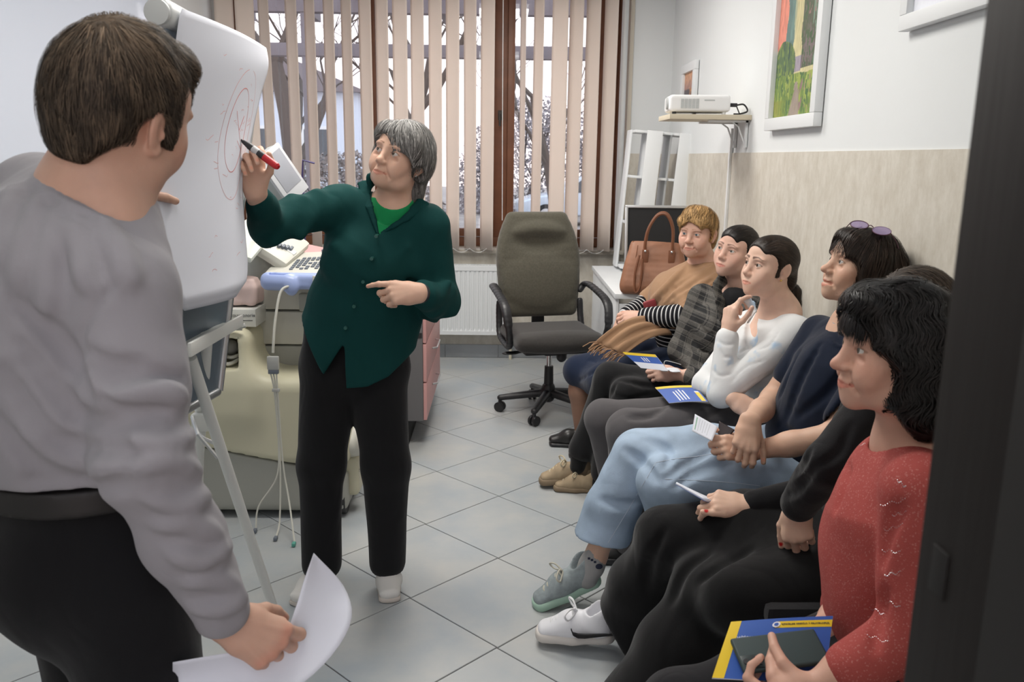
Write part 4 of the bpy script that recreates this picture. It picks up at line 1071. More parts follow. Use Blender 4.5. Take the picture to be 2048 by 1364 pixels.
def head_ops(F, H, w=1., jaw=1., chin=0., nose=1., mouth=0., age=0., full=0., lid=.0044, nl=0.):
    """w width, jaw width, chin drop, nose size, mouth opening, age folds, full cheeks, lid opening"""
    F.u(H.ell((0, -.010, .030), (.074 * w, .096, .083)))
    F.u(H.ell((0, .035, .034), (.060 * w, .052, .056)), .03)
    F.u(H.ell((0, .028, -.032), (.061 * w, .056, .072)), .03)
    F.u(H.ell((0, .024, -.068 - chin * .5), (.053 * jaw, .055, .040)), .03)
    F.u(H.ell((0, .070, -.098 - chin), (.021 * jaw, .018, .018)), .028)
    for q in (-1, 1):
        F.u(H.sph((q * .041 * w, .018, -.062 - chin * .3), .018 * jaw), .03)
        F.u(H.ell((q * .045 * w, .055, -.024), (.022, .020, .020)), .025)
        F.u(H.ell((q * .036, .066, -.048), (.019 + .008 * full, .017 + .007 * full, .024)), .02)
        F.u(H.ell((q * .027, .080, .0195), (.024, .012, .0075)), .014)
        F.s(H.ell((q * .0325, .100, .001), (.0185, .0165, .0118), ry=-q * .1), .013)
        F.u(H.sph((q * .0315, .0748, .0), .0142), .004)
    # nose
    F.u(H.cap((0, .084, .012), (0, .1005, -.028), .0080 * nose, .0098 * nose), .014)
    F.u(H.ell((0, .1035 + nl, -.0345), (.0105 * nose, .0125 * nose, .0098 * nose)), .010)
    for q in (-1, 1):
        F.u(H.ell((q * .0125 * nose, .0935, -.0385), (.0074 * nose, .0105, .0075 * nose)), .006)
        F.s(H.ell((q * .0062 * nose, .101, -.0475), (.0033, .0062, .0042)), .003)
    # mouth
    F.u(H.ell((0, .072, -.066), (.031, .021, .024)), .02)
    mo = mouth
    up = [(-.0245, .0758, -.0668), (-.013, .0890, -.0650), (-.004, .0925, -.0628), (0, .0920, -.0637), (.004, .0925, -.0628), (.013, .0890, -.0650), (.0245, .0758, -.0668)]
    lo = [(-.0235, .0758, -.0684 - mo * .4), (-.011, .0885, -.0742 - mo), (0, .0905, -.0756 - mo), (.011, .0885, -.0742 - mo), (.0235, .0758, -.0684 - mo * .4)]
    F.u([H.cap(a, b, .0040) for a, b in zip(up, up[1:])], .004)
    F.u([H.cap(a, b, .0048) for a, b in zip(lo, lo[1:])], .004)
    cr = [(-.0250, .0845, -.0670 - mo * .3), (-.012, .0945, -.0688 - mo * .45), (0, .0975, -.0690 - mo * .5), (.012, .0945, -.0688 - mo * .45), (.0250, .0845, -.0670 - mo * .3)]
    for a, b in zip(cr, cr[1:]): F.s(H.cap(a, b, .0009 + mo * .5), .0025)
    # lids
    for q in (-1, 1):
        F.s(H.ell((q * .0318, .0885, -.0010), (.0138, .0125, lid), ry=-q * .10), .0012)
        if age:
            F.s(H.cap((q * .0185, .0935, -.046), (q * .034, .078, -.076), .0028 * age, .0022 * age), .014)
            F.s(H.cap((q * .022, .088, -.012), (q * .043, .080, -.017), .0018 * age), .010)
            F.u(H.ell((q * .040, .030, -.088), (.018, .02, .014)), .025)
    # ears
    for q in (-1, 1):
        F.u(H.ell((q * .0755 * w, -.012, -.004), (.0065, .0185, .030), rx=.18, rz=q * .35), .006)
        F.s(H.ell((q * .0835 * w, -.007, -.002), (.0065, .0100, .0180), rx=.18, rz=q * .35), .004)
        F.u(H.sph((q * .0725 * w, -.002, -.034), .0078), .008)
        F.u(H.ell((q * .077 * w, .000, -.010), (.004, .004, .007)), .003)
def seg_d(X, Z, pts):
    d = np.full(len(X), 9.); tt = np.zeros(len(X)); n = len(pts) - 1
    for i in range(n):
        ax, az = pts[i]; bx_, bz = pts[i + 1]; dx, dz = bx_ - ax, bz - az
        t = np.clip(((X - ax) * dx + (Z - az) * dz) / (dx * dx + dz * dz), 0, 1)
        q = np.hypot(X - ax - t * dx, Z - az - t * dz); m = q < d; d[m] = q[m]; tt[m] = (i + t[m]) / n
    return d, tt
def face_tint(V, H, T, lips=(.86, .58, .56), brow=(.25, .2, .18), browz=0., blush=.5, lash=.45, browth=1., mouth=0., stubble=0.):
    l = H.inv(V); x, y, z = l[:, 0], l[:, 1], l[:, 2]; ax = np.abs(x)
    front = (y > .03) & (z > -.13) & (z < .12) & (np.abs(x) < .085)
    def blend(m, c):
        T[:] = T * (1 - m[:, None]) + np.array(c) * m[:, None]
    g = lambda cx, cy, cz, r: np.exp(-(((ax - cx) ** 2 + (y - cy) ** 2 + (z - cz) ** 2) / r ** 2))
    blend(blush * g(.046, .062, -.034, .024), (1.0, .80, .77)); blend(blush * .8 * g(0, .108, -.036, .014), (1.0, .80, .77))
    blend(.5 * blush * g(.075, -.012, 0, .03), (1.0, .80, .77))
    blend(.35 * g(.03, .085, -.012, .013), (.90, .80, .80)); blend(.25 * g(.0, .09, .045, .04), (1.0, .97, .92))
    if stubble: blend(stubble * (g(.03, .06, -.085, .035) + .6 * g(.0, .09, -.055, .018)), (.80, .78, .78))
    d, t = seg_d(ax, z, [(0, -.0665), (.010, -.0663), (.0245, -.0673)]); dl, tl = seg_d(ax, z, [(0, -.0740 - mouth), (.010, -.0730 - mouth), (.023, -.0697 - mouth * .4)])
    m = np.maximum(np.clip((.0048 * (1.1 - .6 * t) - d) / .0016, 0, 1), np.clip((.0056 * (1.1 - .6 * tl) - dl) / .0016, 0, 1)) * (y > .07)
    blend(m * front, lips)
    d, t = seg_d(ax, z, [(.0125, .0232 + browz), (.022, .0258 + browz), (.034, .0272 + browz), (.052, .0200 + browz)])
    m = np.clip((.0040 * browth * (1.15 - .75 * t) - d) / .0022, 0, 1) * (y > .045)
    blend(.92 * m * front, brow)
    d, t = seg_d(ax, z, [(.0185, .0002), (.025, .0058), (.033, .0068), (.041, .0036), (.0465, -.0005)])
    blend(lash * np.clip((.0026 - d) / .0014, 0, 1) * (y > .06), (.16, .11, .10))
    d, t = seg_d(ax, z, [(.0195, -.0012), (.031, -.0062), (.044, -.0015)])
    blend(.35 * lash * np.clip((.0016 - d) / .0014, 0, 1) * (y > .06), (.35, .25, .22))
    return T
def eyes(parent, H, iris, gaze=(0, 0)):
    mi = mat('iris', iris, rough=.15)
    for q in (-1, 1):
        c = Vector(H.p(q * .0315, .0752, 0)); g = Vector(H.v(*unit((gaze[0], 1, gaze[1]))))
        bm = bmesh.new(); bmesh.ops.create_uvsphere(bm, u_segments=20, v_segments=18, radius=.0128 * H.s)
        for f in bm.faces:
            a = math.degrees(math.acos(max(-1, min(1, f.calc_center_median().normalized().z))))
            f.material_index = 2 if a < 13 else (1 if a < 33 else 0)
        R = Vector((0, 0, 1)).rotation_difference(g).to_matrix().to_4x4()
        bmesh.ops.transform(bm, matrix=Matrix.Translation(c) @ R, verts=bm.verts)
        bm_obj('eye', bm, [M_eyew, mi, M_pupil], parent, smooth=True, angle=180)
FING = [((.0270, .083), (.039, .023, .020), (.0096, .0087, .0076)), ((.0085, .0865), (.043, .026, .021), (.0098, .0089, .0077)),
        ((-.0105, .082), (.040, .024, .021), (.0094, .0085, .0073)), ((-.0275, .073), (.031, .018, .018), (.0084, .0075, .0065))]
def hand_ops(F, wrist, dirn, dorsal, side, curls, thumb, s=1., spread=(.10, .02, -.05, -.14), thick=1.):
    """side +1 right hand, -1 left. curls: 4 x (mcp,pip,dip) degrees. thumb: 3 local directions. returns nail list, tips"""
    y = unit(dirn); z = unit(np.array(dorsal) - y * np.dot(dorsal, y)); x = np.cross(z, y) * side
    fr = dict(o=np.array(wrist, float), M=np.stack([x, y, z], 1), s=s); H = Loc(fr); nails = []; tips = []
    G = []
    F.u(H.ecap((0, -.005, 0), (0, .030, 0), (.027, .0185), (.034, .0165), (1, 0, 0)), .02)
    F.u(H.ecap((0, .030, .0), (.001, .072, -.001), (.034, .0165), (.0405, .0128), (1, 0, 0)), .015)
    for (bx_, by), L, r in FING[:4]:
        F.u(H.cap((bx_ * .5, .03, .004), (bx_, by, .002), .010, r[0] * 1.12), .010)
    F.u(H.ell((.020, .034, -.012), (.016, .028, .0135)), .012); F.u(H.ell((-.022, .034, -.010), (.013, .03, .011)), .012)
    for i, ((bx_, by), L, r) in enumerate(FING):
        p = np.array((bx_, by, .0)); a = 0.; prev = p
        for k in range(3):
            a += math.radians(curls[i][k]); sp = spread[i]
            d = np.array((math.sin(sp) * math.cos(a), math.cos(sp) * math.cos(a), -math.sin(a)))
            q = p + d * L[k]
            F.u(H.cap(tuple(p), tuple(q), r[k] * thick, (r[min(k + 1, 2)] if k < 2 else r[2] * .86) * thick), .0045 if k == 0 else .002)
            if k == 1: F.u(H.sph(tuple(p), r[1] * 1.1 * thick), .004)
            if k == 2:
                dn = np.array((0, math.sin(a), math.cos(a))); nails.append((H.p(*(p + d * L[2] * .72 + dn * r[2] * .9)), .0062 * s))
            p = q
        tips.append(H.p(*p))
    p = np.array((.019, .020, -.008)); rr_ = (.0135, .0105, .0092, .0078)
    for k, L in enumerate((.043, .033, .027)):
        d = unit(thumb[k]); q = p + d * L
        F.u(H.cap(tuple(p), tuple(q), rr_[k] * thick, rr_[k + 1] * thick), .010 if k == 0 else .003)
        if k == 2:
            dn = unit(np.cross(np.cross(d, np.array(thumb[3] if len(thumb) > 3 else (0, 0, 1.))), d)); nails.append((H.p(*(p + d * L * .68 + dn * .0082)), .0070 * s))
        p = q
    tips.append(H.p(*p))
    return nails, tips, H
def arm_skin(F, el, wr, r0=.040, r1=.0255, dorsal=(0, 0, 1), k=.01):
    el = np.array(el, float); wr = np.array(wr, float)
    sd = np.cross(wr - el, dorsal)
    F.u(cap(tuple(el), tuple(el + (wr - el) * .55), r0, r0 * .86), .02)
    F.u(ecap(tuple(el + (wr - el) * .5), tuple(wr), (r0 * .86, r0 * .84), (r1, r1 * .72), sd), .02)
def merge(parts):
    V = []; Q = []; C = []; n = 0
    for v, q, c in parts:
        V.append(v); Q.append(q + n); C.append(c); n += len(v)
    return np.concatenate(V), np.concatenate(Q), np.concatenate(C)
def nail_tint(V, T, nails, col):
    for c, r in nails:
        m = np.clip((r - np.linalg.norm(V - np.array(c), axis=1)) / (r * .3), 0, 1)[:, None]; T[:] = T * (1 - m) + np.array(col) * m
    return T
# ---- hair
def hair_mat(name, col, rough=.42):
    return mat(name, col, rough=rough + .08, spec=.28, attr='tint', vary=.25, vscale=45)
def strands(F, V, flow, n, steps, ds, w, seed, off=(.0, .004), m=None, parent=None, H=None, keep=None, tintf=None, lift=0., taper=1., jit=.12):
    r = np.random.default_rng(seed); l = H.inv(V)
    if keep is not None: V = V[keep(l)]
    if not len(V): return
    P = V[r.integers(0, len(V), n)] + r.normal(size=(n, 3)) * .0015
    O = r.uniform(off[0], off[1], n); path = []; nor = []
    J = r.normal(size=(n, 3)) * jit
    def grad(P):
        e = np.float32(.002); d0 = F.ev(P.astype(np.float32)); g = np.stack([F.ev((P + e * np.eye(3)[k]).astype(np.float32)) - d0 for k in range(3)], 1) / e
        return d0, g / (np.linalg.norm(g, axis=1)[:, None] + 1e-6)
    for k in range(steps):
        d0, g = grad(P)
        P = P - g * np.clip(d0 - O - lift * (k / steps) ** 2, -.006, .006)[:, None] if k else P
        path.append(P.copy()); nor.append(g)
        f = flow(H.inv(P)) + J; f = f @ H.M.T
        f = f - g * (f * g).sum(1)[:, None]; f /= np.linalg.norm(f, axis=1)[:, None] + 1e-6
        P = P + f * ds * r.uniform(.75, 1.2, (n, 1))
    path = np.stack(path, 1); nor = np.stack(nor, 1)
    T = np.gradient(path, axis=1); S = np.cross(T, nor); S /= np.linalg.norm(S, axis=2)[:, :, None] + 1e-9
    t = np.linspace(0, 1, steps); wd = w * np.minimum(1, (1 - t) * 2.2 * taper + .15) * np.minimum(1, t * 6 + .5)
    A_ = path + S * wd[None, :, None]; B_ = path - S * wd[None, :, None]
    VV = np.stack([A_, B_], 2).reshape(-1, 3); idx = np.arange(n * steps * 2).reshape(n, steps, 2)
    Q = np.stack([idx[:, :-1, 0], idx[:, :-1, 1], idx[:, 1:, 1], idx[:, 1:, 0]], -1).reshape(-1, 4)
    l0 = H.inv(path[:, 0]); cl = np.sin(l0 @ r.normal(size=3) * 150 + 2 * np.sin(l0 @ r.normal(size=3) * 70)) + np.sin(l0 @ r.normal(size=3) * 230)
    c = (r.uniform(.55, 1.45, (n, 1)) * (1 + .28 * cl[:, None])) * np.ones((n, 3))
    if tintf is not None: c = tintf(H.inv(path[:, steps // 3]), r, c)
    Cc = np.repeat(c, steps * 2, axis=0)
    return VV, Q, Cc
def skull(H, w=1., t=.004):
    F = Field().u(H.ell((0, -.010, .030), (.074 * w, .096, .083))).u(H.ell((0, .035, .034), (.060 * w, .052, .056)), .03).u(H.ell((0, .028, -.032), (.061 * w, .056, .072)), .03)
    return Field().u(prim(F)).d(lambda P: np.float32(-t * H.s))
def hair_obj(parent, H, F, m, specs, h=.0042, groove=None, tint=None, name='hair'):
    if groove: F.d(groove)
    V, Q = F.mesh(h); T = np.ones((len(V), 3)) * .5
    if tint is not None: T = tint(H.inv(V), T)
    parts = [(V, Q, T)]
    for sp in specs:
        sp = dict(sp); res = strands(sp.pop('field', F), V, H=H, **sp)
        if res: parts.append(res)
    V2, Q2, C2 = merge(parts)
    return mesh_np(name, V2, Q2, m, parent, cols=C2)
def cut_band(F, V, Q): return V, Q

def at(u, v, y):
    """photograph pixel and depth y -> point of the room"""
    d = _f + _r2 * ((u - 1024) / FPX) - _u2 * ((v - 682) / FPX); k = y / d.y
    return np.array((d.x * k, y, 1.5 + d.z * k))
def lerp(a, b, t): return np.array(a, float) * (1 - t) + np.array(b, float) * t
def limb(F, pts, rs, k=.02):
    for i in range(len(pts) - 1): F.u(cap(tuple(pts[i]), tuple(pts[i + 1]), rs[i], rs[i + 1]), k)
    return F
def torso(F, P, side, W, D, k=.05):
    """P: centres from pelvis to neck; W, D half width / half depth at each"""
    for i in range(len(P) - 1): F.u(ecap(tuple(P[i]), tuple(P[i + 1]), (W[i], D[i]), (W[i + 1], D[i + 1]), side), k)
    return F
def body_mesh(t, m, parts, name='body'):
    """parts: (field, voxel, tint function or None)"""
    out = []
    for F, h, fn in parts:
        V, Q = F.mesh(h); T = np.ones((len(V), 3))
        if fn: T = fn(V, T)
        out.append((V, Q, T))
    V, Q, T = merge(out)
    return mesh_np(name, V, Q, m, t, cols=T)
def shoe(t, heel, toe, up=(0, 0, 1), kind='sneaker', cols=None, s=None, name='shoe', high=0., laces=None, roll=0.):
    heel = np.array(heel, float); toe = np.array(toe, float); L = np.linalg.norm(toe - heel); s = s or L / .25
    y = unit(toe - heel); x = unit(np.cross(y, up)); z = np.cross(x, y); fr = dict(o=heel, M=np.stack([x, y, z], 1), s=s); H = Loc(fr)
    U = Field()
    U.u(H.ecap((0, .050, .045), (0, .125, .046), (.031, .040), (.036, .038), (1, 0, 0)))
    U.u(H.ecap((0, .125, .042), (0, .205, .028), (.037, .036), (.034, .020), (1, 0, 0)), .03)
    U.u(H.ell((0, .045, .05), (.030, .038, .045)), .02)
    U.u(H.cap((0, .052, .05), (0, .042, .085 + high), .036, .037), .02)
    if high == 0 and kind != 'clog': U.s(H.ecap((0, .055, .115), (0, .045, .075), (.026, .034), (.024, .03), (1, 0, 0)), .008)
    if kind == 'clog':
        U = Field().u(H.ecap((0, .04, .035), (0, .12, .04), (.036, .035), (.043, .040), (1, 0, 0))); U.u(H.ecap((0, .12, .04), (0, .20, .03), (.044, .040), (.040, .024), (1, 0, 0)), .03)
    U.i(H.half((0, 0, .012), (0, 0, -1)), .004)
    if kind != 'plain': U.d(wrinkle(5, .0012 * s, 90))
    o = sdf_obj(name, U, .0045 * s, cols[0], t)
    S = Field(); th = .024 if kind == 'sneaker' else .016
    S.u(H.ecap((0, .034, th * .5), (0, .12, th * .5), (.035, th * 1.3), (.038, th * 1.3), (1, 0, 0))); S.u(H.ecap((0, .12, th * .5), (0, .205, th * .55), (.043, th * 1.3), (.041, th * 1.2), (1, 0, 0)), .02)
    S.i(H.half((0, 0, th), (0, -.02, 1)), .003); S.i(H.half((0, 0, 0), (0, 0, -1)), .003); S.i(H.half((0, .255, 0), (0, 1, 0)), .003)
    sdf_obj('sole', S, .0042 * s, cols[1], o)
    if laces is not None:
        for k in range(5):
            yy = .115 + k * .016; zz = .0915 - k * .0085; w_ = .016
            tube_obj('lace', [H.p(-w_ - .004, yy, zz - .010), H.p(-w_ * .4, yy + .004, zz + .0005), H.p(w_ * .4, yy - .002, zz + .0005), H.p(w_ + .004, yy + .003, zz - .010)], .0032 * s, laces, o, n=6, sp=3)
        for q in (-1, 1):
            tube_obj('lace', [H.p(0, .108, .088), H.p(q * .022, .120, .106), H.p(q * .045, .135, .100), H.p(q * .040, .128, .082), H.p(q * .012, .112, .085), H.p(0, .108, .088)], .0030 * s, laces, o, n=6, sp=5)
    return o, H
def hit(F, uv, y0=.6, y1=6., lift=0.):
    """points where sight lines through photograph pixels meet the surface of a field"""
    uv = np.array(uv, float); D = np.array(_f)[None] + np.array(_r2)[None] * ((uv[:, :1] - 1024) / FPX) - np.array(_u2)[None] * ((uv[:, 1:] - 682) / FPX)
    D /= np.linalg.norm(D, axis=1)[:, None]; t = y0 / D[:, 1]; O = np.array((0, 0, 1.5))
    for k in range(90):
        d = F.ev((O + D * t[:, None]).astype(np.float32)); t = np.minimum(t + np.maximum(d, -.01) * .8, y1 / D[:, 1])
    return O + D * (t - lift)[:, None]
def prim(F):
    lo, hi = F.bounds(); return (A((lo + hi) / 2), float(np.linalg.norm(hi - lo) / 2) + .02, lambda P: F.ev(P))
def folds(F, lines, r=.004, k=.02, mode='s', n=4, lift=0., y1=6.):
    """creases ('s') or ridges ('u') laid on the visible surface along pixel lines"""
    add = []
    for L in lines:
        uv = [p[:2] for p in spline([np.array(p, float) for p in L], n)]; P = hit(F, uv, lift=lift, y1=y1)
        for i in range(len(P) - 1):
            if abs(P[i + 1][1] - P[i][1]) < .08:
                a = min(1, 3 * min(i + .6, len(P) - 1.4 - i) / max(len(P) - 1, 1)); add.append((mode, cap(tuple(P[i]), tuple(P[i + 1]), r * max(a, .35)), k))
    F.ops += add
# ------------------------------------------------------------------ the woman drawing on the flip chart
def hair_flow(center, down=.4, side=0., k=2.5):
    c = np.array(center)
    def f(l):
        d = (l - c); d = d / (np.linalg.norm(d, axis=1)[:, None] + 1e-6) * k
        d[:, 2] -= down; d[:, 0] += side
        return d
    return f
def make_presenter():
    t = thing('person', 'grey haired woman in a dark green shirt drawing on the flip chart', 'person', (0, 0, 0))
    sk = skin_mat('skin_presenter', (.60, .395, .295))
    fr = frame((-.318, 2.735, 1.492), yp(153, 14), s=.965, tilt=.25); H = Loc(fr)
    nb = np.array((-.350, 2.775, 1.335)); ch = np.array((-.395, 2.775, 1.20)); wa = np.array((-.45, 2.79, 1.0)); pe = np.array((-.495, 2.80, .86))
    sR = np.array((-.520, 2.755, 1.345)); eR = np.array((-.690, 2.535, 1.295)); wR = np.array((-.668, 2.345, 1.400))
    sL = np.array((-.245, 2.745, 1.280)); eL = np.array((-.200, 2.745, 1.035)); wL = np.array((-.248, 2.545, 1.095))
    side = unit(sL - sR)
    # head and neck
    F = Field(); head_ops(F, H, w=1.02, jaw=.98, chin=-.004, age=.8, full=.4, lid=.0044, nose=1.06)
    F.u(cap(H.p(0, -.022, -.055), tuple(nb + (0, -.01, .0)), .049, .055), .03); F.u(ecap(tuple(nb + (0, 0, -.02)), tuple(ch), (.10, .06), (.13, .085), side), .05)
    tint = lambda V, T: face_tint(V, H, T, lips=(.86, .62, .60), brow=(.42, .36, .32), blush=.45, browth=.8)
    # hands
    FR = Field(); nR, _, HR = hand_ops(FR, wR, (-.10, -.20, 1.0), (-.45, .85, .1), 1, [(38, 62, 28), (48, 66, 30), (58, 68, 35), (64, 66, 35)], [(.55, .70, -.45), (.25, .85, -.50), (-.25, .92, -.35)], s=.98)
    arm_skin(FR, lerp(wR, eR, .6), wR, .034, .026, dorsal=(-.4, .9, 0))
    FL = Field(); nL, _, HL = hand_ops(FL, wL, (-.98, -.24, .03), (.10, -.86, .45), -1, [(14, 24, 12), (46, 58, 25), (52, 62, 30), (56, 62, 30)], [(.45, .75, -.55), (.25, .90, -.45), (.1, .95, -.3)], s=.98)
    arm_skin(FL, lerp(wL, eL, .6), wL, .034, .026, dorsal=(0, -1, .3))
    nt = lambda n: (lambda V, T: nail_tint(V, T, n, (1.12, .86, .82)))
    core = Field(); torso(core, [pe, wa, ch], side, (.13, .12, .13), (.08, .08, .08)); limb(core, [sR, eR, lerp(eR, wR, .5)], (.04, .035, .03)); limb(core, [sL, eL, lerp(eL, wL, .5)], (.04, .035, .03))
    for x0, x1 in (((-.575, 2.80, .80), (-.60, 2.75, .2)), ((-.41, 2.80, .80), (-.395, 2.77, .2))): limb(core, [x0, x1], (.06, .04))
    body_F = F
    body_mesh(t, sk, [(F, .0025, tint), (FR, .0025, nt(nR)), (FL, .0025, nt(nL)), (core, .014, None)])
    eyes(t, H, (.10, .085, .06), gaze=(.28, .08))
    # hair: layered grey bob
    Hm = hair_mat('grey_hair', (.155, .150, .143), rough=.4)
    Fh = Field().u(H.ell((0, -.014, .034), (.088, .108, .094)))
    Fh.u(H.ell((-.074, -.022, -.004), (.020, .055, .046)), .03); Fh.u(H.ell((.074, -.012, -.018), (.022, .052, .062)), .03)
    Fh.u(H.ell((0, -.082, -.045), (.064, .036, .085)), .03); Fh.u(H.ell((-.03, -.075, -.105), (.040, .030, .040)), .03)
    Fh.u(H.ell((-.052, .055, .050), (.040, .030, .055), ry=.5), .02)
    Fh.u(H.ell((.045, .060, .060), (.035, .026, .038), ry=-.5), .02)
    Fh.s(H.ell((.014, .122, -.030), (.058, .088, .096), ry=.34), .008)
    Fh.s(H.ell((-.052, .075, -.045), (.050, .060, .060), ry=.2), .008)
    Fh.s(H.ell((-.082, .004, -.038), (.036, .036, .036)), .006); Fh.s(H.ell((-.075, .02, -.085), (.05, .06, .040)), .01)
    Fh.s(H.ell((0, .02, -.14), (.066, .075, .075)), .01)
    fl = hair_flow((.022, .02, .125), .55, 0, 2.2)
    gt = lambda l, r, c: c * np.where(r.random((len(l), 1)) < .42, 1.9, .85) * (1.25 - .35 * np.clip((.05 - l[:, 2:3]) / .1, 0, 1))
    hair_obj(t, H, Fh, Hm, [dict(flow=fl, n=5600, steps=12, ds=.0085, w=.0007, seed=4, off=(.0, .005), tintf=gt, jit=.16)])
    bm = bmesh.new(); bmesh.ops.create_uvsphere(bm, u_segments=8, v_segments=6, radius=.0035, matrix=Matrix.Translation(H.p(-.078, .002, -.040))); bm_obj('earring', bm, M_chrome, t, smooth=True)
    # shirt
    Ms = cloth('dark_green_shirt', (.005, .046, .044), rough=.85, sheen=.0)
    F = Field(); torso(F, [pe + (0, 0, -.12), pe, wa, ch, nb + (0, 0, -.06)], side, (.205, .195, .178, .168, .125), (.135, .132, .130, .115, .070), .06)
    F.u(ell(tuple(ch + np.array((-.02, -.075, -.045))), (.155, .065, .075)), .06)
    F.u(cap(tuple(sR), tuple(nb + (0, 0, -.045)), .058, .06), .05); F.u(cap(tuple(sL), tuple(nb + (0, 0, -.045)), .058, .06), .05)
    limb(F, [sR, eR], (.064, .055), .035); limb(F, [eR, lerp(eR, wR, .78)], (.055, .040), .025)
    limb(F, [sL + (.012, 0, -.01), eL], (.068, .062), .035); limb(F, [eL, lerp(eL, wL, .80)], (.062, .046), .03)
    F.s(cap(tuple(sL + (-.052, -.06, -.16)), tuple(eL + (-.045, -.06, -.02)), .012), .03)
    # folds: elbow, armhole, drape
    for a, b, r in (((-.60, 2.60, 1.37), (-.665, 2.50, 1.25), .004), ((-.64, 2.62, 1.37), (-.70, 2.53, 1.24), .004), ((-.57, 2.66, 1.38), (-.60, 2.56, 1.26), .004),
                    ((-.52, 2.66, 1.22), (-.43, 2.65, 1.13), .004), ((-.30, 2.655, 1.22), (-.38, 2.64, 1.12), .004), ((-.16, 2.70, 1.08), (-.22, 2.63, 1.01), .005), ((-.165, 2.66, 1.11), (-.23, 2.58, 1.05), .005)):
        F.u(cap(a, b, r, r * .4), .045)
    F.d(wrinkle(22, .0022, 60, (1, .6, .35)))
    F.d(wrinkle(21, .0055, 24, (1, 1, .7)))
    F.s(cap(H.p(0, -.02, -.06), tuple(nb + (0, -.02, .0)), .064, .07), .012)
    # V opening with the green tee showing, and hem
    vb, v0, v1 = at(757, 470, 2.66), at(734, 368, 2.68), at(836, 408, 2.68)
    def wedge(g):
        W = Field().u(half(tuple(vb), (-(v0[2] - vb[2]), 0, (v0[0] - vb[0])))).i(half(tuple(vb), ((v1[2] - vb[2]), 0, -(v1[0] - vb[0])))).i(half((0, 2.745, 0), (0, 1, 0)))
        return (A(vb), 1e3, lambda P: W.ev(P) - np.float32(g))
    Mt = cloth('bright_green_tee', (.012, .26, .085))
    G = Field(); G.ops = list(F.ops); BF = Field(); BF.ops = list(body_F.ops); BF.d(lambda P: np.float32(-.0035)); FT_ = Field().u(prim(G)).d(lambda P: np.float32(.007)).u(prim(BF)); FT_.i(wedge(.02)); FT_.s(ell(tuple(at(787, 388, 2.70)), (.062, .14, .048)), .004); FT_.i(half(tuple(at(787, 396, 2.70)), (0, 0, 1)), .004)
    sdf_obj('tee', FT_, .004, Mt, t, lo=np.array((-.50, 2.60, 1.20)), hi=np.array((-.20, 2.80, 1.42)))
    F.s(wedge(.0), .003)
    hp = [at(u, v, 2.665) for u, v in ((560, 600), (592, 655), (645, 752), (684, 692), (688.5, 692), (691, 777), (735, 774), (775, 757), (838, 700), (880, 640))]
    hx_ = np.array([p[0] for p in hp], dtype=np.float32); hz_ = np.array([p[2] for p in hp], dtype=np.float32)
    F.i((None, 1e3, lambda P: (np.interp(P[:, 0], hx_, hz_) - P[:, 2]).astype(np.float32) * np.float32(.55)), .004)
    lowc = Field(); torso(lowc, [pe + (0, 0, -.25), pe + (0, .0, -.03)], side, (.185, .18), (.118, .118)); 
    for kd, p, k in lowc.ops: F.ops.append(('s', p, .01))
    Fs0 = F
    sh = sdf_obj('shirt', F, .0058, Ms, t)
    # collar
    F = Field()
    for pts, sg in (([(735, 364), (737, 385), (744, 415), (752, 445), (757, 466)], -1), ([(838, 402), (824, 420), (806, 437), (784, 452), (759, 468)], 1)):
        R_ = hit(Fs0, pts); R_[0] = at(pts[0][0], pts[0][1], R_[1][1] + .03)
        for i, (a, b) in enumerate(zip(R_, R_[1:])): 
            w_ = (.022, .018, .011, .008)[i]; F.u(ecap(tuple(a + np.array((sg * w_ * .6, -.004, 0))), tuple(b + np.array((sg * w_ * .4, -.004, 0))), (w_, .0055), ((.020, .013, .009, .006)[i], .005), (sg * 1., -.15, -.25)), .006)
    F.u(ecap(tuple(R_[0] + np.array((.016, -.008, -.01))), tuple(R_[0] + np.array((.022, -.03, -.045))), (.016, .005), (.010, .004), (1, -.1, 0)), .008)
    back = [at(738, 362, 2.75), at(760, 350, 2.83), at(810, 362, 2.85), at(842, 395, 2.78)]
    for a, b in zip(back, back[1:]): F.u(ecap(tuple(a), tuple(b), (.024, .009), (.024, .009), (0, .2, 1)), .01)
    sdf_obj('collar', F, .0055, Ms, sh)
    mb = mat('green_button', (.02, .10, .085), rough=.35)
    for u, v, y in ((753, 472, 2.632), (744, 517, 2.620), (727, 563, 2.632), (709, 612, 2.645), (692, 655, 2.652)):
        c = at(u, v, y); bm = bmesh.new(); cyl(bm, tuple(c + (0, .02, 0)), tuple(c + (0, -.012, 0)), .0055, n=14); bm_obj('button', bm, mb, sh, smooth=True)
    # watch
    fw = unit(wL - eL); wc = lerp(wL, eL, .08)
    F = Field().u(torus(tuple(wc + fw * .006), fw, .0262, .0062)).u(torus(tuple(wc - fw * .006), fw, .0268, .0062), .004); F.u(ell(tuple(wc + np.array((.0, -.022, .016))), (.012, .008, .014)), .004)
    sdf_obj('wrist_watch', F, .004, mat('watch_black', (.02, .018, .022), rough=.3), t)
    # trousers
    Mp = cloth('black_trousers', (.010, .010, .011), sheen=.1)
    F = Field(); torso(F, [pe + (.0, .0, .06), pe + (.0, .01, -.06)], side, (.165, .185), (.105, .115), .05)
    pR = [(-.580, 2.80, .80), (-.607, 2.76, .46), (-.620, 2.75, .105)]; pL = [(-.418, 2.80, .80), (-.388, 2.765, .46), (-.392, 2.775, .10)]
    limb(F, pR, (.098, .078, .066), .03); limb(F, pL, (.100, .080, .060), .03)
    F.d(wrinkle(31, .005, 20, (1, 1, .4)))
    for p in (pR, pL): F.i(half((p[2][0], p[2][1], .062), (0, 0, -1)), .004)
    sdf_obj('trousers', F, .0085, Mp, t)
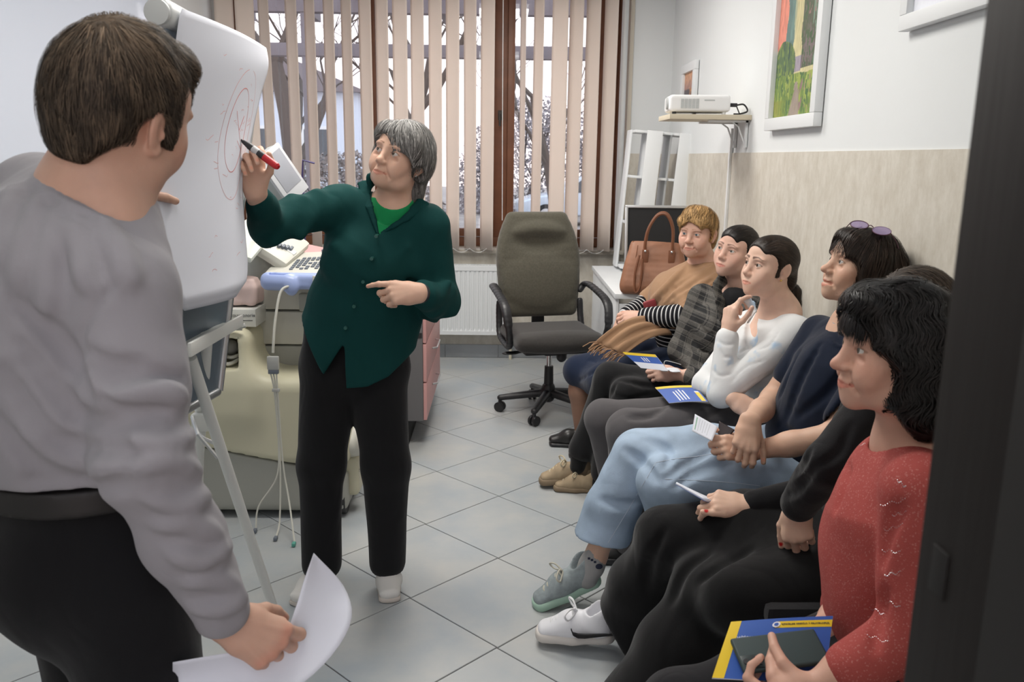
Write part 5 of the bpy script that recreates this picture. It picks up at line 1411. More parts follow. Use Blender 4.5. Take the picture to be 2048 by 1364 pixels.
    Mc = mat('white_clog', (.68, .66, .63), rough=.45); Ms2 = mat('clog_sole', (.55, .50, .45), rough=.7)
    shoe(t, (-.402, 2.86, 0.001), (-.366, 2.632, .001), kind='clog', cols=(Mc, Ms2), name='clog')
    shoe(t, (-.615, 2.82, 0.001), (-.690, 2.605, .001), kind='clog', cols=(Mc, Ms2), name='clog')
    # marker
    mk = thing('marker_pen', 'black marker pen with a red end held against the flip chart', 'pen', (0, 0, 0))
    a, b = at(478, 277, 2.300), at(557, 335, 2.262); d = b - a
    bm = bmesh.new(); cyl(bm, lerp(a, b, .0), lerp(a, b, .10), .0018, .0035, n=10); cyl(bm, lerp(a, b, .10), lerp(a, b, .26), .0048, .0085, n=14); cyl(bm, lerp(a, b, .26), lerp(a, b, .64), .0090, .0095, n=16); bm_obj('barrel', bm, M_blackp, mk, smooth=True)
    bm = bmesh.new(); cyl(bm, lerp(a, b, .64), lerp(a, b, .96), .0100, .0092, n=16); cyl(bm, lerp(a, b, .96), lerp(a, b, 1.0), .0092, .006, n=16); bm_obj('red_end', bm, mat('red_plastic', (.50, .012, .02), rough=.35), mk, smooth=True)
    bm = bmesh.new(); cyl(bm, lerp(a, b, .36), lerp(a, b, .5), .00975, .0098, n=16, caps=False); bm_obj('print_band', bm, mat('white_print', (.5, .5, .5), rough=.5), mk, smooth=True)
make_presenter()
# ------------------------------------------------------------------ the man in the foreground
def make_man():
    t = thing('person', 'man in a grey long sleeved shirt standing with his back to the camera', 'person', (0, 0, 0))
    sk = skin_mat('skin_man', (.50, .315, .235))
    DY = .14
    fr = frame(at(247, 226, 1.25), yp(-22, -4), s=.96, tilt=-.30); H = Loc(fr)
    nb = at(185, 385, 1.25); al = math.radians(44); side = np.array((math.cos(al), -math.sin(al), 0)); fw = np.array((math.sin(al), math.cos(al), 0))
    ch = at(105, 700, 1.27); wa = at(140, 880, 1.28); pe = at(195, 1060, 1.29)
    sR = at(252, 590, 1.16); eR = at(285, 915, 1.11); wR = at(456, 1243, 1.20)
    sL = np.array((-.735, 1.38, 1.425)); eL = np.array((-.835, 1.60, 1.36)); wL = np.array((-.805, 1.80, 1.40))
    F = Field(); head_ops(F, H, w=1.02, jaw=1.12, nose=1.1, full=.3)
    F.u(cap(H.p(0, -.030, -.045), tuple(nb), .056, .062), .03); F.u(ecap(tuple(nb + (0, 0, -.02)), tuple(ch), (.12, .07), (.15, .10), side), .05)
    F.s(ell(H.p(.0, -.10, -.075), (.05, .012, .004), H.M), .01)
    tint = lambda V, T: face_tint(V, H, T, brow=(.25, .2, .17), blush=.9, stubble=.4)
    FR = Field(); nR, _, HR = hand_ops(FR, wR, (.74, .20, -.60), (.30, -.82, .42), 1, [(38, 52, 30), (50, 55, 25), (58, 55, 25), (62, 58, 28)], [(.45, .70, -.60), (.15, .75, -.75), (-.1, .8, -.6)], s=1.06, thick=1.05)
    arm_skin(FR, lerp(wR, eR, .5), wR, .038, .029, dorsal=(.3, -.8, .4))
    for k, bx_ in enumerate((.0150, .005, -.006, -.016)):
        FR.u(cap(HR.p(bx_ * .8, .02, .0155), HR.p(bx_ * 1.7, .078, .0115), .0022, .0020), .006)
    FL = Field(); nL, _, HL = hand_ops(FL, wL, (.05, .95, .20), (-.6, -.1, .8), -1, [(30, 55, 40)] * 4, [(.5, .7, -.5), (.2, .8, -.6), (0, .8, -.6)], s=1.06)
    core = Field(); torso(core, [pe, wa, ch], side, (.14, .13, .15), (.10, .09, .10)); limb(core, [sR, eR, lerp(eR, wR, .5)], (.045, .04, .032)); limb(core, [sL, eL, lerp(eL, wL, .8)], (.045, .04, .028))
    hR = pe + side * .09 + (0, 0, -.05); hL = pe - side * .09 + (0, 0, -.05)
    kR = hR + fw * .03 + (0, 0, -.42); kL = hL + fw * .03 + (0, 0, -.42); aR = hR + (0, 0, -.79) ; aL = hL + (0, 0, -.79)
    limb(core, [hR, kR, aR], (.07, .05, .04)); limb(core, [hL, kL, aL], (.07, .05, .04))
    nt = lambda n: (lambda V, T: nail_tint(V, T, n, (1.12, .88, .84)))
    def hint(V, T):
        l = HR.inv(V)
        for bx_, by in ((.027, .083), (.0085, .0865), (-.0105, .082), (-.0275, .073)):
            m = .55 * np.exp(-((l[:, 0] - bx_) ** 2 + (l[:, 1] - by) ** 2 + (l[:, 2] - .01) ** 2) / .011 ** 2)[:, None]; T[:] = T * (1 - m) + np.array((1.08, .72, .68)) * m
        return nail_tint(V, T, nR, (1.12, .88, .84))
    body_mesh(t, sk, [(F, .0027, tint), (FR, .0024, hint), (FL, .003, nt(nL)), (core, .015, None)])
    eyes(t, H, (.12, .10, .07))
    # short brown hair, thin at the crown
    Hm = hair_mat('brown_short_hair', (.050, .036, .024), rough=.6)
    Fh = Field().u(H.ell((0, -.012, .036), (.0835, .106, .100)))
    Fh.u(H.ell((0, -.070, .0), (.066, .046, .085)), .03); Fh.u(H.ell((.0, .065, .085), (.055, .035, .030)), .02)
    Fh.s(H.ell((0, .128, -.030), (.080, .085, .104)), .008)
    for q in (-1, 1):
        Fh.s(H.ell((q * .088, -.014, -.020), (.035, .030, .044)), .010)
        Fh.u(H.ell((q * .074, .022, -.004), (.007, .010, .022)), .008)
        Fh.s(H.ell((q * .075, -.045, -.085), (.055, .05, .050)), .012)
        Fh.s(H.ell((q * .075, .065, .035), (.022, .028, .032)), .012)
    Fh.i(H.half((0, -.095, -.074), (0, .12, -1)), .008)
    Fh.d(wrinkle(12, .0018, 110))
    def fl(l):
        d = l - np.array((.0, -.062, .115)); n_ = np.linalg.norm(d, axis=1)[:, None] + 1e-6
        sw = np.stack([-d[:, 1], d[:, 0], 0 * d[:, 0]], 1) * 4
        o = d / n_ * 2 + sw; o[:, 2] -= .8; m = (l[:, 1] > .02) & (l[:, 2] > .04); o[m] += np.array((.9, .6, 0)); return o
    def bald(l): return np.exp(-(((l[:, 0] - .012) / .034) ** 2 + ((l[:, 1] + .048) / .040) ** 2 + ((l[:, 2] - .110) / .03) ** 2))
    def ht(l, T): m = (.75 * bald(l))[:, None]; return T * (1 - m) + np.array((4.2, 3.9, 3.6)) * m
    def gt(l, r, c): return c * (1.2 + 1.6 * bald(l)[:, None] + .9 * np.clip((l[:, 2:3] - .04) / .08, 0, 1))
    hair_obj(t, H, Fh, Hm, [dict(flow=fl, n=6500, steps=7, ds=.0055, w=.0006, seed=8, off=(.0005, .004), jit=.35, tintf=gt)], h=.0045, tint=ht)
    # long sleeved shirt
    Ms = cloth('grey_jersey', (.295, .285, .305), rough=.95, sheen=.1, bscale=900)
    FT = Field(); torso(FT, [pe + (0, 0, .03), wa, ch + (0, 0, -.06), ch + (0, 0, .09), nb + (0, 0, -.05)], side, (.180, .185, .200, .195, .125), (.140, .140, .142, .130, .085), .06)
    FT.u(cap(tuple(sR + (-.01, .01, .010)), tuple(nb + (.0, .0, -.040)), .066, .066), .05); FT.u(cap(tuple(sL), tuple(nb + (0, 0, -.03)), .064, .066), .05)
    FT.u(ell(tuple(ch - fw * .07 + (0, 0, .09)), (.15, .08, .13)), .06)
    FT.i(half(tuple(wa + (0, 0, -.018)), (0, 0, -1)), .008)
    FA = Field(); limb(FA, [sR, lerp(sR, eR, .55), eR], (.074, .066, .060), .035); limb(FA, [eR, lerp(eR, wR, .45), lerp(eR, wR, .91)], (.061, .053, .0450), .03)
    F = Field().u(prim(FT)).u(prim(FA), .018)
    limb(F, [sL, eL], (.070, .060), .035); limb(F, [eL, lerp(eL, wL, .85)], (.06, .045), .03)
    folds(F, [[(285, 516), (228, 570), (176, 640), (160, 700), (190, 755)]], .0035, .008)
    folds(F, [[(180, 735), (240, 772), (300, 755), (368, 757)], [(172, 700), (230, 735), (285, 730)], [(200, 805), (262, 830), (330, 822)]], .005, .018)
    folds(F, [[(240, 790), (320, 778), (372, 800)], [(250, 880), (330, 888), (400, 862)], [(275, 935), (340, 922), (412, 945)], [(295, 1000), (360, 1010), (425, 985)], [(315, 1050), (380, 1046), (440, 1072)], [(345, 1105), (400, 1122), (456, 1092)],
              [(370, 1165), (420, 1158), (470, 1176)], [(385, 1215), (440, 1212), (485, 1196)]], .0022, .024, 'u')
    folds(F, [[(10, 745), (110, 880), (245, 898)], [(-5, 840), (90, 950), (235, 978)], [(40, 690), (150, 830), (235, 850)], [(60, 965), (150, 990), (250, 968)], [(30, 600), (130, 700), (170, 800)]], .005, .024)
    folds(F, [[(118, 425), (100, 520), (95, 610)], [(150, 430), (165, 500), (172, 570)], [(78, 400), (55, 480), (40, 560)], [(205, 450), (235, 500), (262, 560)], [(30, 380), (10, 450), (-10, 520)]], .002, .03, 'u')
    F.d(wrinkle(41, .003, 34, (1, 1, .8))); F.d(wrinkle(42, .0014, 90))
    F.s(cap(H.p(0, -.03, -.05), tuple(nb + (0, 0, .010)), .056, .064), .008)
    folds(F, [[(70, 364), (110, 392), (155, 417), (205, 438), (262, 452)]], .0062, .003, 'u')
    folds(F, [[(58, 384), (100, 412), (146, 438), (196, 460), (250, 474)]], .0022, .004)
    sh = sdf_obj('shirt', F, .0052, Ms, t)
    # trousers and belt
    Mp = cloth('black_trousers_man', (.008, .008, .009), sheen=.1)
    F = Field(); torso(F, [wa + (0, 0, -.005), pe, pe + (0, 0, -.10)], side, (.172, .160, .155), (.134, .125, .120), .04)
    F.u(ell(tuple(pe - fw * .06 + (0, 0, -.05)), (.125, .11, .11)), .06)
    limb(F, [hR, kR, aR + (0, 0, .03)], (.105, .085, .070), .03); limb(F, [hL, kL, aL + (0, 0, .03)], (.105, .085, .070), .03)
    F.i(half(tuple(wa + (0, 0, -.012)), (0, 0, 1)), .004); F.i(half((0, 0, .04), (0, 0, -1)), .004); F.d(wrinkle(43, .004, 22, (1, 1, .5)))
    tr = sdf_obj('trousers', F, .010, Mp, t)
    F = Field(); torso(F, [wa + (0, 0, .02), wa + (0, 0, -.08)], side, (.187, .189), (.146, .148), .0); F.i(half(tuple(wa + (0, 0, -.022)), (0, 0, 1)), .002); F.i(half(tuple(wa + (0, 0, -.062)), (0, 0, -1)), .002)
    sdf_obj('belt', F, .006, mat('dark_leather_belt', (.009, .0075, .007), rough=.6), t)
    Mk = mat('black_shoe_leather', (.015, .014, .014), rough=.35)
    for h in (aR, aL): shoe(t, (h[0] - fw[0] * .06, h[1] - fw[1] * .06, .001), (h[0] + fw[0] * .22, h[1] + fw[1] * .22, .001), kind='plain', cols=(Mk, M_blackp))
    # bent sheet in his hand
    ps_ = thing('paper_sheet', 'bent sheet of white paper held in the hand of the man', 'paper', (0, 0, 0))
    Aed = [(330, 1352, 1.120), (420, 1336, 1.140), (500, 1322, 1.170), (560, 1290, 1.210), (584, 1238, 1.240), (602, 1180, 1.270), (622, 1124, 1.290)]
    Bed = [(330, 1480, 1.100), (450, 1470, 1.120), (560, 1420, 1.160), (650, 1345, 1.220), (699, 1262, 1.280), (684, 1192, 1.320), (624, 1126, 1.295)]
    PA = resamp([at(*p) for p in Aed], 26); PB = resamp([at(*p) for p in Bed], 26); V = []; Q = []
    for i in range(26):
        for j in range(12):
            s_ = j / 11; p = lerp(PA[i], PB[i], s_); p = p + np.array((-.012, .03, -.006)) * math.sin(math.pi * s_) * (1 - i / 26); V.append(p + np.array((-.004, .040, -.004)))
    for i in range(25):
        for j in range(11): q = i * 12 + j; Q.append((q, q + 1, q + 13, q + 12))
    so = mesh_np('sheet', V, Q, M_paper, ps_); so.modifiers.new('t', 'SOLIDIFY').thickness = .0005
make_man()
# ------------------------------------------------------------------ chairs along the right wall (mostly hidden by the women)
M_seatf = cloth('black_chair_fabric', (.020, .020, .022))
def visitor_chair(y, label, x=.86):
    t = thing('visitor_chair', label, 'chair', (x, y, 0), group='chairs along the right wall')
    box('seat', (0, 0, .435), (.44, .42, .05), M_seatf, t, .018)
    box('backrest', (.245, 0, .69), (.035, .40, .26), M_seatf, t, .014, R=Matrix.Rotation(.10, 3, 'Y'))
    for sx in (-1, 1):
        for sy in (-1, 1):
            if sx > 0: tube_obj('leg', [(.20, sy * .20, .43), (.225, sy * .205, .40), (.26, sy * .21, .0)], .011, M_blackp, t, n=10)
            else: tube_obj('leg', [(-.17, sy * .20, .425), (-.20, sy * .205, .39), (-.215, sy * .21, .0)], .011, M_blackp, t, n=10)
    for sy in (-1, 1): tube_obj('back_frame', [(.20, sy * .19, .43), (.232, sy * .195, .50), (.262, sy * .19, .80)], .010, M_blackp, t, n=8)
    return t
for y, l in ((4.10, 'black visitor chair under the blonde woman in the camel shawl'), (3.58, 'black visitor chair under the woman in the plaid jacket'), (3.05, 'black visitor chair under the young woman in the white top'),
             (2.52, 'black visitor chair under the woman in the navy T-shirt'), (2.04, 'black visitor chair under the woman in black'), (1.43, 'black visitor chair under the woman in the coral sweater')):
    visitor_chair(y, l)

def cuff_cut(F, a, b, r=.03):
    """hollow the end of a sleeve or trouser leg"""
    F.s(cap(tuple(a), tuple(b), r), .003)
def nt(n, col=(1.12, .86, .82)): return lambda V, T: nail_tint(V, T, n, col)

# ------------------------------------------------------------------ blonde woman with the camel shawl
def make_blonde():
    t = thing('person', 'older blonde woman in a camel shawl and striped top seated farthest along the wall', 'person', (0, 0, 0))
    sk = skin_mat('skin_blonde', (.62, .39, .30))
    fr = frame(at(1396, 466, 4.06), yp(143, 0), s=.98, tilt=.04); H = Loc(fr)
    nb = at(1408, 535, 4.10); ch = at(1372, 600, 4.10); pe = at(1385, 715, 4.12)
    sR = at(1338, 572, 4.26); eR = at(1292, 606, 4.30); wR = at(1246, 632, 4.16)
    sL = at(1436, 580, 3.98); eL = at(1372, 632, 3.90); wL = at(1284, 634, 4.03)
    side = unit(sL - sR)
    F = Field(); head_ops(F, H, w=1.05, jaw=1.10, age=.2, full=.6, lid=.0040, nose=1.06, chin=-.002)
    F.u(cap(H.p(0, -.022, -.055), tuple(nb), .053, .060), .03); F.u(ecap(tuple(nb), tuple(ch), (.10, .07), (.12, .09), side), .04)
    tint = lambda V, T: face_tint(V, H, T, lips=(.86, .62, .62), brow=(.62, .50, .42), blush=.8, browth=.8, lash=.35)
    FR = Field(); nR, _, _ = hand_ops(FR, wR, (-.30, -.35, -.62), (-.75, -.30, .55), 1, [(30, 30, 15), (34, 34, 15), (36, 36, 15), (38, 36, 15)], [(.5, .8, -.3), (.2, .95, -.25), (.1, .95, -.2)], s=.98)
    FL = Field(); nL, _, _ = hand_ops(FL, wL, (-.86, .25, -.12), (.10, -.75, .65), -1, [(24, 40, 20), (30, 46, 22), (34, 50, 25), (36, 50, 25)], [(.6, .7, -.35), (.3, .9, -.3), (.2, .95, -.3)], s=.98)
    arm_skin(FR, lerp(wR, eR, .5), wR, .034, .026); arm_skin(FL, lerp(wL, eL, .5), wL, .034, .026)
    core = Field(); torso(core, [pe, ch], side, (.14, .13), (.10, .09)); limb(core, [sR, eR, lerp(eR, wR, .5)], (.04, .035, .03)); limb(core, [sL, eL, lerp(eL, wL, .5)], (.04, .035, .03))
    kR = at(1160, 742, 4.30); aR = at(1164, 858, 4.30); kL = at(1210, 762, 4.10); aL = at(1206, 880, 4.12)
    FG = Field(); limb(FG, [lerp(pe, kR, .7), kR], (.06, .055)); limb(FG, [kR, lerp(kR, aR, .35), aR], (.055, .062, .040)); limb(FG, [kL, lerp(kL, aL, .35), aL], (.055, .060, .040))
    tight = lambda V, T: T * np.array((.36, .33, .30))
    body_mesh(t, sk, [(F, .0027, tint), (FR, .0028, nt(nR)), (FL, .0028, nt(nL)), (core, .015, None), (FG, .008, tight)])
    eyes(t, H, (.10, .13, .15), gaze=(.12, .04))
    Hm = hair_mat('blonde_hair', (.50, .31, .135), rough=.5)
    Fh = skull(H, 1.03, .010); Fh.u(H.ell((0, .03, .098), (.060, .055, .030)), .03); Fh.u(H.ell((0, -.08, -.02), (.062, .04, .075)), .03)
    Fh.s(H.ell((0, .128, -.034), (.088, .094, .102)), .008)
    for q in (-1, 1):
        Fh.s(H.ell((q * .080, .070, -.02), (.05, .055, .06)), .01); Fh.s(H.ell((q * .086, -.012, -.022), (.034, .032, .042)), .008); Fh.s(H.ell((q * .075, .02, -.09), (.05, .09, .06)), .01)
        Fh.u(H.ell((q * .046, .070, .060), (.026, .018, .016)), .02)
    Fh.i(H.half((0, -.09, -.095), (0, .2, -1)), .008); Fh.d(wrinkle(3, .0022, 70))
    gt = lambda l, r, c: c * np.where(r.random((len(l), 1)) < .5, 1.08, .92)
    hair_obj(t, H, Fh, Hm, [dict(flow=hair_flow((.0, -.05, .13), .2, 0, 2), n=4200, steps=9, ds=.007, w=.0008, seed=5, off=(.0, .008), jit=.38, tintf=gt)], h=.005)
    # striped top
    Mst = mat('striped_jersey', (.012, .012, .015), rough=.9, spec=.15)
    nt_ = Mst.node_tree; b = nt_.nodes['Principled BSDF']; at_ = nt_.nodes.new('ShaderNodeAttribute'); at_.attribute_name = 'tint'
    sp = nt_.nodes.new('ShaderNodeSeparateColor'); m1 = nt_.nodes.new('ShaderNodeMath'); m1.operation = 'FRACT'; m2 = nt_.nodes.new('ShaderNodeMath'); m2.operation = 'GREATER_THAN'; m2.inputs[1].default_value = .73
    mx = nt_.nodes.new('ShaderNodeMix'); mx.data_type = 'RGBA'; mx.inputs['A'].default_value = (.012, .012, .015, 1); mx.inputs['B'].default_value = (.62, .62, .62, 1)
    sc_ = nt_.nodes.new('ShaderNodeMath'); sc_.operation = 'MULTIPLY'; sc_.inputs[1].default_value = 39.
    nt_.links.new(at_.outputs['Color'], sp.inputs[0]); nt_.links.new(sp.outputs[0], sc_.inputs[0]); nt_.links.new(sc_.outputs[0], m1.inputs[0]); nt_.links.new(m1.outputs[0], m2.inputs[0]); nt_.links.new(m2.outputs[0], mx.inputs['Factor']); nt_.links.new(mx.outputs['Result'], b.inputs['Base Color'])
    def along(a, b):
        d = unit(np.array(b) - a)
        return lambda V: np.repeat((((V - np.array(a)) @ d) / .9 + .5)[:, None], 3, 1).clip(0, 1)
    F = Field(); limb(F, [sR, eR], (.056, .052), .03); limb(F, [eR, lerp(eR, wR, .85)], (.052, .040), .02); F.d(wrinkle(4, .003, 40)); sdf_obj('sleeve', F, .0065, Mst, t, cols=along(eR, wR))
    F = Field(); limb(F, [sL, eL], (.062, .060), .03); limb(F, [eL, lerp(eL, wL, .9)], (.060, .044), .02); F.d(wrinkle(6, .003, 40)); sdf_obj('sleeve', F, .0065, Mst, t, cols=along(eL, wL))
    F = Field(); torso(F, [pe, lerp(pe, ch, .6), ch], side, (.19, .185, .17), (.15, .15, .13)); F.d(wrinkle(6, .004, 30)); sdf_obj('top', F, .008, Mst, t, cols=along(ch, pe))
    # shawl
    Msh = cloth('camel_shawl', (.36, .215, .125), bscale=500, bump=.35)
    F = Field(); torso(F, [lerp(pe, ch, .55), ch, nb + (0, 0, -.03)], side, (.185, .195, .11), (.155, .150, .085), .05)
    F.u(cap(tuple(sR), tuple(nb + (0, 0, -.03)), .070, .07), .05); F.u(cap(tuple(sL), tuple(nb + (0, 0, -.03)), .078, .07), .05)
    F.u(limb(Field(), [sL, lerp(sL, eL, .8)], (.085, .075)).ops[0][1], .04); F.u(cap(tuple(sR), tuple(lerp(sR, eR, .8)), .07, .06), .04)
    folds(F, [[(1425, 535), (1370, 570), (1310, 610), (1280, 650)], [(1440, 560), (1385, 600), (1330, 625)], [(1400, 545), (1340, 580), (1300, 612)], [(1430, 590), (1400, 612), (1370, 618)]], .006, .014)
    folds(F, [[(1432, 548), (1375, 585), (1318, 622)], [(1410, 540), (1355, 572), (1305, 610)], [(1445, 585), (1400, 606), (1340, 622)]], .005, .02, 'u')
    folds(F, [[(1438, 522), (1408, 548), (1372, 574), (1330, 602), (1300, 640)], [(1372, 530), (1350, 556), (1318, 588), (1290, 612)]], .013, .02, 'u')
    folds(F, [[(1425, 560), (1385, 588), (1345, 618)], [(1440, 600), (1400, 622), (1365, 640)], [(1350, 575), (1325, 600), (1300, 632)]], .004, .012)
    F.d(wrinkle(7, .004, 30)); F.s(cap(H.p(0, -.01, -.08), tuple(nb + (0, -.0, .005)), .055, .060), .012)
    F.s(ell(tuple(at(1230, 690, 4.12)), (.25, .25, .19)), .02)
    shawl = sdf_obj('shawl', F, .007, Msh, t)
    TLs, TRs, BRs, BLs = at(1292, 632, 3.99), at(1345, 668, 3.93), at(1248, 712, 3.90), at(1192, 684, 3.97); V = []; Q = []
    for i in range(15):
        for j in range(13):
            u, v = i / 14, j / 12; p = lerp(lerp(TLs, TRs, v), lerp(BLs, BRs, v), u)
            p = p + np.array((0, -.012, .012)) * (math.sin(v * 17 + 2 * u) + .6 * math.sin(v * 9 - 4 * u)) * .55 + np.array((0, 0, .03)) * math.sin(math.pi * u); V.append(p)
    for i in range(14):
        for j in range(12): q = i * 13 + j; Q.append((q, q + 1, q + 14, q + 13))
    so = mesh_np('shawl_end', V, Q, Msh, shawl); so.modifiers.new('t', 'SOLIDIFY').thickness = .006
    bm = bmesh.new(); rr = random.Random(2)
    for k in range(34):
        p = lerp(BLs, BRs, k / 33) + np.array((0, 0, .004)); q = p + np.array((-.050 + rr.uniform(-.02, .02), rr.uniform(-.03, .01), -.030 + rr.uniform(-.02, .012)))
        tube(bm, [p, lerp(p, q, .5) + np.array((0, 0, .008)), q], .0022, 5)
    o = bm_obj('fringe', bm, Msh, shawl, smooth=True); o['kind'] = 'stuff'
    # skirt, boots
    Msk = cloth('navy_skirt', (.012, .020, .045))
    F = Field(); torso(F, [pe + (.02, 0, .03), pe + (0, 0, -.02)], side, (.19, .20), (.16, .16), .04)
    for k, h in ((kR, (0, .09, 0)), (kL, (0, -.09, 0))): limb(F, [pe + h, lerp(pe + h, k, .6), k + (-.0, 0, .0)], (.115, .095, .088), .06)
    F.u(ecap(tuple(lerp(kR, kL, .5) + (.03, 0, -.02)), tuple(lerp(kR, kL, .5) + (.20, 0, .0)), (.13, .09), (.14, .10), (0, 1, 0)), .05)
    folds(F, [[(1180, 720), (1230, 735), (1300, 730)], [(1160, 760), (1200, 740), (1260, 745)]], .004, .02); F.d(wrinkle(8, .004, 22))
    sdf_obj('skirt', F, .0075, Msk, t)
    Mb = mat('black_boot_leather', (.014, .013, .013), rough=.35, bump=.3, bscale=80)
    for a, r in ((aR, 0), (aL, 1)):
        o, _ = shoe(t, tuple(np.array((a[0] + .06, a[1] - .0, .001))), (a[0] - .20, a[1] + .02, .001), kind='plain', cols=(Mb, M_blackp), high=.05, name='ankle_boot')
    # small red purse held under the arm
    pu = thing('purse', 'small red leather purse tucked behind the hands of the blonde woman', 'purse', tuple(at(1300, 604, 4.03)))
    box('purse_body', (0, 0, -.012), (.062, .03, .042), mat('red_leather', (.26, .03, .035), rough=.5), pu, .01, R=Matrix.Rotation(-.35, 3, 'Y'))
make_blonde()

# ------------------------------------------------------------------ dark haired woman in the plaid jacket
def booklet(name, label, P, kind='blue', seg=10, curl=0., text=True, thick=.003):
    """P: corners TL, TR, BR, BL of the cover seen (world points)"""
    P = [np.array(p, float) for p in P]; c = sum(P) / 4; t = thing(name, label, 'booklet', tuple(c))
    n = unit(np.cross(P[1] - P[0], P[3] - P[0])); 
    if n @ (np.array((0, 0, 1.5)) - c) < 0: n = -n
    def pt(u, v, off=0.):
        p = lerp(lerp(P[0], P[1], u), lerp(P[3], P[2], u), v); return p - c + n * (off + curl * math.sin(math.pi * u) * .5 + curl * math.sin(math.pi * v) * .5)
    def patch(nm, u0, u1, v0, v1, off, m, th=0.):
        V = []; Q = []
        for i in range(seg + 1):
            for j in range(seg + 1): V.append(pt(u0 + (u1 - u0) * i / seg, v0 + (v1 - v0) * j / seg, off))
        for i in range(seg):
            for j in range(seg): q = i * (seg + 1) + j; Q.append((q, q + 1, q + seg + 2, q + seg + 1))
        o = mesh_np(nm, V, Q, m, t)
        if th: s_ = o.modifiers.new('t', 'SOLIDIFY'); s_.thickness = th; s_.offset = 0
        return o
    def write(nm, s, u, v, size, m, rot=0., off=.0012):
        ux = unit(pt(min(u + .02, 1), v) - pt(u - .02, v)); vy = unit(pt(u, v - .02) - pt(u, v + .02)); k = Matrix.Rotation(rot, 3, 'Z')
        nn = unit(np.cross(ux, vy)); vy = np.cross(nn, ux); B = Matrix((ux, vy, nn)).transposed() @ k
        return text_obj(nm, s, size, m, Matrix.Translation(pt(u, v, off)) @ B.to_4x4(), t)
    return t, patch, write
M_blue = mat('cover_blue', (.045, .115, .42), rough=.35); M_yel = mat('cover_yellow', (.80, .56, .035), rough=.35); M_wpr = mat('cover_white_print', (.75, .76, .80), rough=.5)
def make_plaid():
    t = thing('person', 'dark haired woman with pulled back hair in a grey plaid jacket', 'person', (0, 0, 0))
    sk = skin_mat('skin_plaid', (.63, .41, .325))
    fr = frame(at(1474, 502, 3.54), yp(130, 8), s=.95, tilt=.16); H = Loc(fr)
    nb = at(1478, 585, 3.58); ch = at(1450, 660, 3.56); pe = at(1460, 800, 3.58)
    sR = at(1405, 598, 3.70); eR = at(1366, 700, 3.62); wR = at(1404, 742, 3.46)
    sL = at(1520, 610, 3.42); eL = at(1450, 765, 3.36); wL = at(1350, 748, 3.48)
    side = unit(sL - sR)
    F = Field(); head_ops(F, H, w=.98, jaw=.95, lid=.0046); F.u(cap(H.p(0, -.022, -.055), tuple(nb), .045, .052), .03); F.u(ecap(tuple(nb), tuple(ch), (.09, .06), (.12, .085), side), .04)
    tint = lambda V, T: face_tint(V, H, T, lips=(.86, .56, .56), brow=(.22, .17, .15), blush=.6)
    FR = Field(); nR, _, _ = hand_ops(FR, wR, (.80, -.10, -.35), (-.2, -.80, .60), 1, [(40, 50, 25), (46, 52, 25), (50, 52, 25), (52, 52, 25)], [(.35, .85, -.35), (.10, .97, -.2), (.0, .98, -.2)], s=.96)
    FL = Field(); arm_skin(FR, lerp(wR, eR, .5), wR, .032, .0245); arm_skin(FL, lerp(wL, eL, .6), wL, .032, .025)
    nL, _, _ = hand_ops(FL, wL, (-.96, .08, .04), (.05, -.86, .45), -1, [(40, 50, 25), (46, 52, 25), (50, 52, 25), (52, 52, 25)], [(.40, .86, -.25), (.20, .95, -.15), (.12, .98, -.1)], s=.96)
    core = Field(); torso(core, [pe, ch], side, (.13, .12), (.09, .08)); limb(core, [sR, eR, lerp(eR, wR, .5)], (.038, .034, .03)); limb(core, [sL, eL, lerp(eL, wL, .5)], (.038, .034, .03))
    body_mesh(t, sk, [(F, .0027, tint), (FR, .0026, nt(nR)), (FL, .0028, nt(nL)), (core, .015, None)])
    eyes(t, H, (.08, .08, .07), gaze=(.15, .08))
    Hm = hair_mat('black_brown_hair', (.016, .011, .009), rough=.35)
    Fh = skull(H, .98, .0035); Fh.s(H.ell((0, .124, -.034), (.080, .085, .100)), .008)
    for q in (-1, 1): Fh.s(H.ell((q * .078, .080, .022), (.032, .042, .044)), .012); Fh.s(H.ell((q * .08, .075, -.03), (.05, .055, .07)), .01); Fh.s(H.ell((q * .086, -.004, -.020), (.030, .030, .040)), .008); Fh.s(H.ell((q * .07, .01, -.10), (.05, .09, .065)), .01)
    Fh.u(H.ell((0, -.118, .045), (.030, .034, .032)), .015); Fh.u(H.ell((.0, -.150, .02), (.022, .03, .04)), .02)
    fl = lambda l: np.stack([-l[:, 0] * 8, -np.ones(len(l)) * 1.4 + 0 * l[:, 0], (.045 - l[:, 2]) * 6], 1)
    hair_obj(t, H, Fh, Hm, [dict(flow=fl, n=1500, steps=9, ds=.008, w=.0008, seed=6, off=(.0, .0015), jit=.1)], h=.0048)
    # jacket: woven plaid
    Mj = mat('plaid_wool', (.07, .07, .07), rough=.95, spec=.1, bump=.3, bscale=500)
    n_ = Mj.node_tree; b = n_.nodes['Principled BSDF']; tc = n_.nodes.new('ShaderNodeTexCoord'); fac = None
    def stripe(vec, per, width):
        dp = n_.nodes.new('ShaderNodeVectorMath'); dp.operation = 'DOT_PRODUCT'; dp.inputs[1].default_value = tuple(np.array(vec) / per); n_.links.new(tc.outputs['Object'], dp.inputs[0])
        f = n_.nodes.new('ShaderNodeMath'); f.operation = 'FRACT'; n_.links.new(dp.outputs['Value'], f.inputs[0]); g = n_.nodes.new('ShaderNodeMath'); g.operation = 'LESS_THAN'; g.inputs[1].default_value = width; n_.links.new(f.outputs[0], g.inputs[0]); return g.outputs[0]
    tot = None
